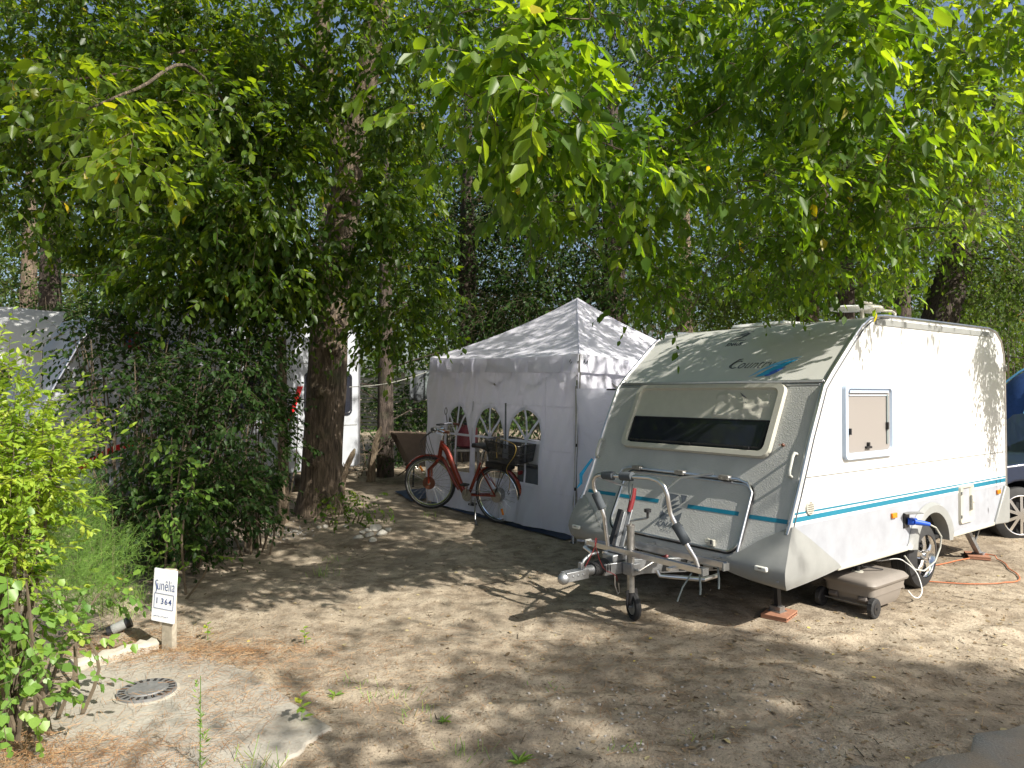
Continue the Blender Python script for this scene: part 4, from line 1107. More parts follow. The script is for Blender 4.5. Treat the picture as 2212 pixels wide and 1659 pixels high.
    for c, hw in arches:
        rim = [(c-hw, zb), (c-hw, zs_)]+[(c-hw*math.cos(math.pi*i/20), zs_+(zt-zs_)*math.sin(math.pi*i/20)) for i in range(1, 20)]+[(c+hw, zs_), (c+hw, zb)]
        N = len(rim)
        for i in range(N):
            a, d = rim[i], rim[(i+1) % N]
            K = 5 if abs(a[0]-d[0])+abs(a[1]-d[1]) > .2 else 1
            for k in range(K):
                p = (a[0]+(d[0]-a[0])*k/K, a[1]+(d[1]-a[1])*k/K); q = (a[0]+(d[0]-a[0])*(k+1)/K, a[1]+(d[1]-a[1])*(k+1)/K)
                m.bar(WP(*p, .004), WP(*q, .004), .035, .003, up=tuple(L(0, -1, 0)))
        for (u0, z0_, u1, z1_) in ((c-hw, zs_, c+hw, zs_), (c, zb, c, zt), (c, zs_, c-hw*.72, zs_+(zt-zs_)*.70), (c, zs_, c+hw*.72, zs_+(zt-zs_)*.70)):
            K = 6
            for k in range(K):
                p = (u0+(u1-u0)*k/K, z0_+(z1_-z0_)*k/K); q = (u0+(u1-u0)*(k+1)/K, z0_+(z1_-z0_)*(k+1)/K)
                m.bar(WP(*p, .006), WP(*q, .006), .030, .003, up=tuple(L(0, -1, 0)))
    m.build('window_bars', tent_white, wl_, smooth=False)
    for c, hw in arches:
        m = MB(); nu, nv = 16, 24; vs = []; fs = []
        for j in range(nv):
            v = j/(nv-1); z = zb+(zt-zb)*v; ww = hw if z < zs_ else hw*math.sqrt(max(0.0, 1-((z-zs_)/(zt-zs_))**2))
            for i in range(nu): u = c-ww+2*ww*i/(nu-1); vs.append(WP(u, z, -.004))
        m.add(vs, [(j*nu+i, j*nu+i+1, (j+1)*nu+i+1, (j+1)*nu+i) for j in range(nv-1) for i in range(nu-1)])
        m.build('clear_window', pvc, wl_, angle=80, recalc=False)
    m = MB()
    for u in (.52, 2.60): m.tube([WP(u, .1+k*.09, .004) for k in range(21)], .004, 5)
    for z in (1.955-.0, 1.545, .52, 1.02): m.tube([WP(k*.1, z, .004) for k in range(31)], .0035, 5) if z not in (1.02,) else m.tube([WP(k*.052, z, .004) for k in range(11)], .0035, 5)
    m.build('wall_seam', tent_white, wl_)
    m = MB()
    for u in (1.19, 1.92): m.bar(WP(u, .98, .010), WP(u, 1.56, .010), .022, .004)
    each(m, 'window_strap', cloth_dark, wl_)
    # the other walls
    def plainwall(a, c, nrm, z0_=.06, full=True):
        def fn(u, v):
            x = a[0]+(c[0]-a[0])*u; y = a[1]+(c[1]-a[1])*u
            z = z0_+(EV-.04-z0_)*v; w_ = .03*math.sin(u*19+z*1.5)*math.sin(math.pi*v)+.02*math.sin(z*7+u*6)+.01*math.sin(u*47+z*5)
            return L(x+nrm[0]*w_, y+nrm[1]*w_, z)
        return fn
    sheet('side_wall', plainwall((0, 0), (0, W), (1, 0)), 60, 40, tent_lower)
    # frame
    m = MB()
    for (x, y) in cs:
        p = MB(); p.bar(L(x+(-.016 if x == 0 else .016)*-1, y+.016*(1 if y == 0 else -1), -.02), L(x, y+.016*(1 if y == 0 else -1), EV-.01), .032, .032); p.build('leg', steel, r_)
        p = MB(); p.box(L(x, y+.01, .0), (.08, .08, .01)); p.build('foot_plate', blackp, r_)
    for k in range(4):
        a, c = cs[k], cs[(k+1) % 4]
        N = 4
        for i in range(N):
            p0 = (a[0]+(c[0]-a[0])*i/N, a[1]+(c[1]-a[1])*i/N); p1 = (a[0]+(c[0]-a[0])*(i+1)/N, a[1]+(c[1]-a[1])*(i+1)/N)
            q = lambda p: (p[0]+(W/2-p[0])*.02, p[1]+(W/2-p[1])*.02)
            p0 = q(p0); p1 = q(p1)
            m.bar(L(*p0, 2.08), L(*p1, 1.78), .012, .025); m.bar(L(*p0, 1.78), L(*p1, 2.08), .012, .025)
    m.bar(L(W/2, W/2, 2.2), L(W/2, W/2, PK-.02), .03, .03); m.build('scissor_frame', steel, r_)
    # black edging on the right post where the zipped walls meet
    m = MB(); m.bar(L(-.03, -.03, .0), L(-.03, -.03, 1.95), .05, .012, up=(1, 0, 0)); m.build('corner_zip', tent_white, r_)
    m = MB()
    for z in (.62, 1.12, 1.66): m.box(L(-.045, -.045, z), (.018, .018, .035))
    each(m, 'velcro_tab', blackp, r_)
    # --- annex wall bridging the tent and the caravan (grey shaded sheet)
    return L
TL = tent()
def TW(u, v, z): return Vector((.70, 8.06, .04))+TL(u, v, z)
def inside_things():
    # things seen through the clear windows
    g = TW(.86, .62, 0)
    t = empty('camping_table', (g.x, g.y, height(g.x, g.y)), math.atan2(.754, -.657), 'folding camping table inside the tent behind the clear windows', 'table')
    m = MB(); m.box((0.1, 0, .74), (1.5, .55, .03)); m.build('tabletop', cover_grey, t, bevel=.005)
    for x in (-.6, .8):
        for y in (-.24, .24): m = MB(); m.bar((x, y, 0), (x, y, .73), .025, .025); m.build('leg', alu, t)
    g = TW(.78, .42, 0)
    f = empty('white_microwave', (g.x, g.y, height(g.x, g.y)+.757), math.atan2(.754, -.657), 'white box shaped appliance with vent slots standing on the table in the tent', 'appliance')
    m = MB(); m.box((0, 0, .15), (.50, .34, .29)); m.build('case', white_enamel, f, bevel=.01)
    m = MB()
    for k in range(9):
        for j in range(3): m.box((-.22+k*.025, .171, .05+j*.018), (.016, .004, .008)); m.box((-.22+k*.025, -.171, .05+j*.018), (.016, .004, .008))
    m.build('vent', cover_grey, f)
    g = TW(1.42, .44, 0)
    f = empty('storage_box', (g.x, g.y, height(g.x, g.y)+.757), math.atan2(.754, -.657), 'pale grey plastic box beside the white appliance in the tent', 'box')
    m = MB(); m.box((0, 0, .12), (.42, .30, .24), taper=.9); m.build('tub', cover_grey, f, bevel=.015)
    m = MB(); m.box((0, 0, .25), (.45, .33, .03)); m.build('lid', white_enamel, f, bevel=.008)
    g = TW(.84, .28, 0)
    f = empty('dark_crate', (g.x, g.y, height(g.x, g.y)), math.atan2(.754, -.657), 'dark crate on the ground under the table in the tent', 'crate')
    m = MB(); m.box((0, 0, .40), (.52, .34, .68)); m.build('crate_body', cloth_dark, f, bevel=.02)
    m = MB(); m.box((0, 0, .75), (.56, .37, .03)); m.build('crate_lid', blackp, f, bevel=.008)
    g = TW(2.33, .25, 0)
    f = empty('red_canister', (g.x, g.y, height(g.x, g.y)), 0, 'dark red round canister on a stand behind the left tent window', 'canister')
    m = MB(); m.tube([(0, 0, .84), (0, 0, .88), (0, 0, 1.12), (0, 0, 1.17)], [.10, .15, .15, .11], 24); m.build('canister_body', maroon, f, angle=50)
    m = MB(); m.cyl((0, 0, 1.165), (0, 0, 1.20), .05, 16); m.build('cap', blackp, f)
    m = MB(); m.box((0, 0, .82), (.36, .36, .03)); 
    for x in (-.16, .16):
        for y in (-.16, .16): m.bar((x, y, 0), (x, y, .81), .02, .02)
    m.build('stand', steel, f)
inside_things()
def mats():
    m = MB()
    def hm(pts, nm, lab, z=.015):
        N = 12; XX = np.zeros((N, N)); YY = np.zeros((N, N)); ZZ = np.zeros((N, N))
        a, b_, c, d = [Vector((*p, 0)) for p in pts]
        for j in range(N):
            for i in range(N):
                u, v = i/(N-1), j/(N-1); p = a.lerp(b_, u).lerp(d.lerp(c, u), v); XX[j, i] = p.x; YY[j, i] = p.y; ZZ[j, i] = height(p.x, p.y)+z+.006*math.sin(u*17+v*5)
        o = grid_object(nm, XX, YY, ZZ, blue_mat); tag(o, lab, 'groundsheet')
    a = TW(.1, -.035, 0); b = TW(2.9, -.03, 0); c = TW(2.9, 2.9, 0); d = TW(.1, 2.9, 0)
    hm([(p.x, p.y) for p in (a, b, c, d)], 'groundsheet', 'dark blue groundsheet showing under the front wall of the tent')
    g = [G(850, 1062), G(890, 1085), G(925, 1078), G(925, 1052)]
    hm([(p.x, p.y) for p in g], 'blue_mat', 'blue mat on the sand left of the tent behind the bicycle', .03)
mats()
def chair():
    g = G(905, 1048); 
    r_ = empty('garden_chair', (g.x, g.y+.3, gz(g.x, g.y+.3)), R(20), 'brown fabric garden chair half hidden behind the left edge of the tent', 'chair')
    m = MB()
    vs = []; N = 10
    prof = [(-.46, .86), (-.36, .83), (-.32, .55), (-.24, .38), (0, .34), (.26, .36)]
    m.prism(prof+[(p[0]+.0, p[1]-.03) for p in prof[::-1]], -.28, .28); m.build('sling', brown_fabric, r_)
    m = MB(); m.prism([(-.50, .88), (.20, .84), (.16, .50), (-.24, .36)], -.30, -.285); m.prism([(-.50, .88), (.20, .84), (.16, .50), (-.24, .36)], .285, .30); m.build('side_panel', brown_fabric, r_)
    for x, y in ((-.2, -.28), (-.2, .28), (.24, -.28), (.24, .28)):
        m = MB(); m.bar((x, y, -.02), (x*.9, y, .45), .025, .025); m.build('leg', blackp, r_)
chair()
def rope():
    a = P(755, 836, 10.1); c = TW(3.0, 0, 1.98)
    m = MB(); pts = []
    for i in range(16): k = i/15; p = a.lerp(c, k); p.z -= .06*math.sin(math.pi*k); pts.append(p)
    m.tube(pts, .006, 6); tag(m.build('guy_rope', grey_cable, None), 'thin pale rope strung from the tree trunk to the tent corner', 'rope')
rope()
def annex():
    # low grey tent wall between the tent post and the caravan
    a = Vector((.74, 8.0)); c = Vector((1.95, 7.35))
    m = MB(); nu, nv = 40, 30; vs = []
    for j in range(nv):
        for i in range(nu):
            u, v = i/(nu-1), j/(nv-1); p = a.lerp(c, u); z = .03+(1.74+.03*u)*v
            w = .02*math.sin(u*16+v*3)+.02*math.sin(v*11+u*7); vs.append((p.x+.45*w, p.y+.9*w, gz(p.x, p.y)+z))
    m.add(vs, [(j*nu+i, j*nu+i+1, (j+1)*nu+i+1, (j+1)*nu+i) for j in range(nv-1) for i in range(nu-1)])
    r_ = empty('windbreak', (0, 0, 0), 0, 'plain white fabric windbreak closing the gap between the tent and the caravan', 'windbreak')
    m.build('fabric', tent_lower, r_, angle=80)
    m = MB()
    for p in (a, c): m.cyl((p.x, p.y+.03, gz(p.x, p.y)-.02), (p.x, p.y+.03, gz(p.x, p.y)+1.80), .014, 8)
    m.build('pole', steel, r_)
annex()
# ------------------------------------------------------------------ copper electric bicycle (local x forward, y left, z up)
def bike():
    rear = Vector((-.175, 9.02, 0)); front = Vector((-1.09, 9.70, 0)); d = (front-rear); WB = d.length; d.normalize()
    zr = height(rear.x, rear.y); zf = height(front.x, front.y)+.03
    r_ = empty('electric_bicycle', (rear.x, rear.y, zr), 0, 'copper red step-through electric bicycle with a wire rear basket parked before the tent', 'bicycle')
    pitch_ = math.atan2(zf-zr, WB)
    r_.rotation_euler = (R(-5), -pitch_, math.atan2(d.y, d.x))
    r_.rotation_mode = 'XYZ'; r_.scale = (1.05, 1.05, 1.05)
    B = lambda m, n, mat, **k: m.build(n, mat, r_, **k)
    rw = .35
    def wheel(hub, ax, ux, name, guard_r):
        root = bpy.data.objects.new(name, None)
        up = ux.cross(ax)
        def pt(r, a, h=0): return hub+ux*(r*math.cos(a))+up*(r*math.sin(a))+ax*h
        m = MB(); N = 56; m.tube([pt(rw-.020, 2*math.pi*i/N) for i in range(N)], .0235, 10, closed=True); tyre = B(m, name, rubber)
        m = MB(); m.tube([pt(rw-.050, 2*math.pi*i/N) for i in range(N)], [.0125]*N, 6, closed=True); rim = m.build('rim', chrome, tyre)
        m = MB()
        for s in (-1, 1): m.tube([pt(rw-.034, 2*math.pi*i/N, s*.0175) for i in range(N)], .0035, 5, closed=True)
        m.build('reflective_band', white_tyre, tyre)
        m = MB()
        for k in range(32):
            a = 2*math.pi*k/32; off = (.5 if k % 4 < 2 else -.5); s = 1 if k % 2 else -1
            m.tube([pt(.028, a+off, s*.028), pt(rw-.055, a, s*.002)], .0016, 4)
        m.build('spokes', chrome, tyre)
        m = MB(); m.cyl(hub-ax*.045, hub+ax*.045, .024, 16); m.build('hub', steel, tyre)
        m = MB(); m.ellipsoid(pt(.21, .35 if name else 0, .0), (.05, .012, .018), 12, 6); 
        return tyre, pt
    AX = Vector((0, 1, 0)); hub_r = Vector((0, 0, rw)); hub_f = Vector((WB, 0, rw))
    w1, pr = wheel(hub_r, AX, Vector((1, 0, 0)), 'rear_wheel', .37)
    st = R(24); axf = Matrix.Rotation(st, 3, 'Z') @ AX; uxf = Matrix.Rotation(st, 3, 'Z') @ Vector((1, 0, 0))
    w2, pf = wheel(hub_f, axf, uxf, 'front_wheel', .37)
    m = MB(); m.cyl(hub_r-AX*.05, hub_r+AX*.055, .085, 28); m.build('motor_hub', steel, w1, bevel=.01)
    m = MB(); m.cyl(hub_f+axf*.035, hub_f+axf*.040, .085, 28); m.build('brake_disc', leatherb, w2)
    for w, pt, a in ((w1, pr, -1.9), (w2, pf, 1.0)):
        m = MB(); m.bar(pt(.17, a, .004), pt(.25, a, .004), .03, .016, up=(0, 1, 0)); m.build('spoke_reflector', orange_lens, w, bevel=.005)
    # mudguards
    def guard(pt, a0, a1, nm, ax):
        m = MB(); N = 26; vs = []; fs = []
        for i in range(N):
            a = a0+(a1-a0)*i/(N-1)
            for h, rr in ((-.028, .355), (-.020, .372), (0, .379), (.020, .372), (.028, .355), (.018, .366), (0, .373), (-.018, .366)): vs.append(pt(rr, a, h))
        for i in range(N-1):
            for k in range(8): j = (k+1) % 8; fs.append((i*8+k, i*8+j, (i+1)*8+j, (i+1)*8+k))
        m.add(vs, fs); return B(m, nm, copper)
    guard(pf, R(28), R(128), 'front_mudguard', axf)   # angles from forward axis
    guard(pr, R(20), R(205), 'rear_mudguard', AX)
    # frame
    bb = Vector((.47, 0, .285)); head_t = Vector((WB-.225, 0, .90)); head_b = Vector((WB-.175, 0, .72)); seat_t = Vector((.27, 0, .72)); 
    m = MB()
    def curve(pts, n=8):
        out = []
        P_ = [Vector(p) for p in pts]
        for i in range(len(P_)-1):
            p0 = P_[max(0, i-1)]; p1 = P_[i]; p2 = P_[i+1]; p3 = P_[min(len(P_)-1, i+2)]
            for k in range(n): t = k/n; out.append(.5*((2*p1)+(p2-p0)*t+(2*p0-5*p1+4*p2-p3)*t*t+(3*p1-3*p2+p3-p0)*t**3))
        out.append(P_[-1]); return out
    dt = curve([head_t-Vector((0, 0, .03)), (WB-.31, 0, .80), (WB-.42, 0, .60), (WB-.52, 0, .42), (WB-.60, 0, .30), tuple(bb)])
    m.tube(dt, [.032]*len(dt), 12, fn=lambda i, a: 1.0+.25*abs(math.sin(a)))
    dt2 = curve([head_b, (WB-.27, 0, .66), (WB-.40, 0, .46), (WB-.51, 0, .33)]); m.tube(dt2, .024, 12)
    m.cyl(head_b-Vector((0, 0, .02)), head_t+Vector((-.005, 0, .03)), .028, 16)
    m.tube([bb, seat_t+Vector((-.005, 0, 0))], .021, 12)
    m.tube(curve([(WB-.58, 0, .29), (.52, 0, .25), tuple(bb)]), .03, 12)
    for s in (-1, 1):
        m.tube([bb+Vector((0, s*.03, 0)), (.0, s*.062, rw)], .012, 8); m.tube([seat_t+Vector((-.01, s*.02, -.08)), (.0, s*.062, rw)], .010, 8)
    B(m, 'frame', copper)
    # fork
    m = MB(); crown = head_b+Vector((.01, 0, -.05))
    m.cyl(crown-axf*.07, crown+axf*.07, .018, 10)
    for s in (-1, 1): m.tube([crown+axf*(s*.06), hub_f+axf*(s*.058)+Vector((-.01, 0, .18)), hub_f+axf*(s*.056)], [.016, .020, .015], 10)
    B(m, 'fork', copper)
    # handlebar, stem
    top = head_t+Vector((-.02, 0, .05))
    m = MB(); stem_t = top+Vector((-.02, 0, .14)); m.cyl(top-Vector((-.01, 0, .05)), stem_t, .016, 12); c = stem_t+uxf*.05; m.cyl(stem_t, c, .016, 10)
    bar = curve([c+axf*.10+Vector((0, 0, 0)), c+axf*.0, c-axf*.10], 4)
    hb = curve([c+axf*.31-uxf*.20+Vector((0, 0, .0)), c+axf*.29-uxf*.06+Vector((0, 0, .03)), c+axf*.14+uxf*.03+Vector((0, 0, .03)), c, c-axf*.14+uxf*.03+Vector((0, 0, .03)), c-axf*.29-uxf*.06+Vector((0, 0, .03)), c-axf*.31-uxf*.20])
    m.tube(hb, .012, 10); B(m, 'handlebar', chrome)
    for s in (-1, 1):
        m = MB(); m.tube([c+axf*(s*.31)-uxf*.22, c+axf*(s*.295)-uxf*.08+Vector((0, 0, .02))], .018, 12); B(m, 'handlebar_grip', leatherb)
        m = MB(); m.tube([c+axf*(s*.28)-uxf*.05+Vector((0, 0, .02)), c+axf*(s*.30)-uxf*.0, c+axf*(s*.31)-uxf*.15-Vector((0, 0, .03))], .006, 6); B(m, 'brake_lever', chrome)
    m = MB(); m.box(c+Vector((0, 0, .05)), (.07, .09, .02)); m.cyl(c+uxf*.07+Vector((0, 0, -.02)), c+uxf*.12+Vector((0, 0, -.03)), .035, 16); B(m, 'display_and_lamp', blackp, bevel=.004)
    m = MB()
    for k in range(5):
        s = (-1) ** k; m.tube(curve([c+axf*(s*.2)+uxf*.03, c+uxf*(.16+.03*k)-Vector((0, 0, .08+.03*k)), head_b+uxf*(.06+.02*k)-Vector((0, 0, .02*k)), head_b+Vector((-.03, 0, -.06))], 6), .0035, 5)
    B(m, 'cables', blackp)
    m = MB(); mc = c-axf*.33+uxf*.03+Vector((0, 0, .14)); m.tube([c-axf*.30, mc], .005, 6); m.tube([mc+axf*(.05*math.cos(a))+Vector((0, 0, .045*math.sin(a)+.04)) for a in [2*math.pi*i/20 for i in range(20)]], .005, 6, closed=True); B(m, 'mirror', blackp)
    # saddle
    m = MB(); m.cyl(seat_t-Vector((0, 0, .06)), seat_t+Vector((-.05, 0, .15)), .014, 12); B(m, 'seatpost', chrome)
    m = MB(); sc = seat_t+Vector((-.02, 0, .20)); vs = []; N = 14; secs = 10
    for i in range(secs):
        k = i/(secs-1); x = .15-.28*k; hw = .022+.085*max(0, (k-.25)/.75)**.8*(1 if k < .97 else .8); hh = .028+.02*k
        for j in range(N): a = 2*math.pi*j/N; vs.append(sc+Vector((x, hw*math.cos(a), hh*math.sin(a)+(.012*math.sin(k*3)))))
    fs = [(i*N+j, i*N+(j+1) % N, (i+1)*N+(j+1) % N, (i+1)*N+j) for i in range(secs-1) for j in range(N)]+[tuple(range(N))]+[tuple((secs-1)*N+j for j in range(N-1, -1, -1))]
    m.add(vs, fs); B(m, 'saddle', blackp, angle=60)
    # rack, battery, lamp
    m = MB()
    for s in (-1, 1): m.tube([(.20, s*.06, .76), (-.05, s*.07, .76), (-.28, s*.06, .755)], .006, 6); m.tube([(-.12, s*.07, .75), (0, s*.068, rw+.03)], .005, 6); m.tube([(-.20, s*.07, .75), (0, s*.068, rw+.03)], .005, 6)
    m.tube([(-.28, -.06, .755), (-.28, .06, .755)], .006, 6); B(m, 'luggage_rack', blackp)
    m = MB(); m.box((-.03, 0, .79-.07), (.38, .11, .065)); B(m, 'battery', blackp, bevel=.012)
    m = MB(); m.box((-.335, 0, .67), (.03, .07, .045)); m.box((-.385, 0, .40), (.02, .05, .05)); each(m, 'rear_lamp', redp, r_, bevel=.006)
    # chain side
    m = MB(); m.cyl((bb.x, .040, bb.z), (bb.x, .050, bb.z), .075, 28); m.tube([(bb.x, .045, bb.z+.075), (.0, .045, rw+.04)], .004, 5); m.tube([(bb.x, .045, bb.z-.075), (.0, .045, rw-.05)], .004, 5); B(m, 'chainring', steel)
    for s in (-1, 1):
        m = MB(); e_ = bb+Vector((s*-.05, s*.085, s*.16)); m.bar(bb+Vector((0, s*.07, 0)), e_, .022, .012); m.build('crank', alu, r_)
        m = MB(); m.box(e_+Vector((0, s*.05, 0)), (.09, .085, .022)); B(m, 'pedal', blackp, bevel=.004)
    m = MB(); m.tube([(.33, .05, .27), (.20, .20, .03+.0), (.14, .25, .012)], .009, 8); B(m, 'kickstand', alu)
    m = MB(); m.tube([(.20, .20, .05), (.13, .26, .008)], .016, 8); B(m, 'kickstand_foot', blackp)
    # basket
    bs = empty('basket', (0, 0, 0)); bs.parent = r_
    bs.name = 'wire_basket'
    m = MB(); bx0, bx1 = -.42, .03; by = .17; z0, z1 = .80, 1.02
    def ringp(z, g): return [(x, y, z+(.03*((x-bx0)/(bx1-bx0)) if z > .9 else 0)) for x, y in rrect(bx0-g, -by-g, bx1+g, by+g, .04, 4)]
    m.tube(ringp(z1, .03), .006, 6, closed=True); m.tube(ringp(z0, 0), .005, 5, closed=True); m.tube(ringp((z0+z1)/2, .015), .003, 5, closed=True)
    top_ = ringp(z1, .03); bot_ = ringp(z0, 0)
    for a, c2 in zip(top_, bot_): m.tube([a, c2], .002, 4)
    m.build('basket_wire', blackp, bs)
    m = MB(); n = len(top_); m.add(top_+bot_, [(i, (i+1) % n, n+(i+1) % n, n+i) for i in range(n)]+[tuple(n+i for i in range(n))]); m.build('basket_mesh', basket_m, bs, recalc=False)
    m = MB(); m.tube(curve([(-.06, .10, .83), (-.08, .13, 1.06), (-.20, .18, 1.08), (-.41, .21, 1.04), (-.40, .20, .92), (-.26, .17, .74), (-.27, .12, .60), (-.24, .10, .47)]), .0042, 6); m.build('bungee_cord', yellowcord, bs)
    m = MB(); m.tube([(-.24, .10, .47), (-.22, .10, .43), (-.235, .10, .41), (-.25, .10, .43)], .004, 6); m.build('hook', blackp, bs)
    m = MB(); m.cyl((.02, .173, .93), (.02, .178, .93), .028, 16); m.cyl((-.20, .178, 1.0), (-.20, .183, 1.0), .024, 16); each(m, 'badge', blackp, bs)
bike()
# ------------------------------------------------------------------ neighbours
def left_caravan():
    a = Vector((-5.05, 8.75, 0)); c = Vector((-2.52, 11.55, 0)); d = (c-a).normalized(); L = (c-a).length
    r_ = empty('large_caravan', (a.x, a.y, .10), math.atan2(d.y, d.x), 'large white caravan with dark windows half hidden behind the bushes and the big tree', 'caravan')
    # local x along, y away, front end at x<0 slopes
    HT = 2.78; W = 2.3
    prof = [(-.95, .55), (-.92, .95), (-.62, 1.65), (-.30, 2.30), (-.02, 2.66), (.5, HT), (L-.3, HT-.02), (L-.08, HT-.12), (L, HT-.3), (L, .45), (.9, .42)]
    m = MB(); m.prism(prof, 0, W); m.build('body', shaded_white, r_, bevel=.03)
    m = MB()
    pts = [Vector((p[0], -.005, p[1])) for p in prof[:9]]; m.tube(pts, .02, 8); m.bar((L-.01, -.005, .45), (L-.01, -.005, HT-.3), .03, .03); m.build('edge_rail', alu, r_)
    for (x0, x1, z0, z1) in ((1.50, 2.42, 1.30, 1.98), (2.75, 3.62, 1.30, 1.98)):
        m = MB(); m.prism(rrect(x0, z0, x1, z1, .08), -.02, .005); w = m.build('window', dark_glass, r_)
        m = MB(); m.tube([(p[0], -.022, p[1]) for p in rrect(x0+.03, z0+.03, x1-.03, z1-.03, .07)], .008, 6, closed=True); m.build('window_seal', blackp, w)
    m = MB(); m.prism([(2.46, 1.22), (2.54, 1.26), (2.73, 1.76), (2.64, 1.76)], -.006, .0); m.build('red_slash', red_gloss, r_)
    m = MB(); m.prism([(-.30, .72), (.10, .92), (.55, 1.05), (.50, 1.09), (.05, .99), (-.34, .78)], -.006, .0); m.build('red_swoosh', red_gloss, r_)
    m = MB(); m.prism([(.0, .70), (.35, .84), (.95, .93), (.90, .97), (.32, .91), (-.05, .78)], -.006, .0); m.build('grey_swoosh', cover_grey, r_)
    m = MB(); m.bar((.2, -.004, 1.14), (L-.05, -.004, 1.14), .006, .012); m.bar((-.5, -.004, 2.12), (L-.05, -.004, 2.12), .006, .012); m.bar((-.6, -.004, 1.72), (1.4, -.004, 1.72), .006, .010); m.build('belt_line', cover_grey, r_)
    m = MB(); m.prism(rrect(.18, 2.22, .40, 2.44, .02), -.006, .0); lg = m.build('maker_badge', redp, r_)
    m = MB(); fit_text('b\u00fcrstner', .20, .95, 2.27, 2.40, lambda u, v, h: Vector((u, -.008-h, v)), m, offset=.02, extrude=.001); m.build('maker_lettering', navy_ink, r_, recalc=False)
    m = MB(); m.cyl((2.3, .02, .32), (2.3, .24, .32), .31, 28); m.build('wheel', rubber, r_)
    m = MB(); m.box((1.2, W*.5, HT+.03), (.6, .7, .07)); m.build('roof_hatch', cream, r_, bevel=.02)
    return r_
left_caravan()
def awning():
    r_ = empty('awning', (0, 0, 0), 0, 'grey white awning canopy stretched out left of the large caravan', 'awning')
    a = P(-260, 640, 8.4); b_ = P(150, 672, 9.4); c = P(90, 756, 8.6); d = P(-300, 800, 7.2)
    N = 14; m = MB(); vs = []
    for j in range(N):
        for i in range(N):
            u, v = i/(N-1), j/(N-1); p = a.lerp(b_, u).lerp(d.lerp(c, u), v); p.z += .06*math.sin(math.pi*u)*math.sin(math.pi*v)-.02*abs(math.sin(u*9)); vs.append(p)
    m.add(vs, [(j*N+i, j*N+i+1, (j+1)*N+i+1, (j+1)*N+i) for j in range(N-1) for i in range(N-1)])
    # front valance
    vs = []
    for j in range(4):
        for i in range(N): u = i/(N-1); p = d.lerp(c, u); p = p+Vector((0, -.01, -.02*abs(math.sin(u*9))-.05*j-.01*math.sin(u*30)*j)); vs.append(p)
    m.add(vs, [(j*N+i, j*N+i+1, (j+1)*N+i+1, (j+1)*N+i) for j in range(3) for i in range(N-1)])
    m.build('canopy', awning_cloth, r_, angle=60)
    for q in (d, c):
        m = MB(); m.tube([q, (q.x, q.y, gz(q.x, q.y)-.02)], .016, 8); m.build('pole', steel, r_)
awning()
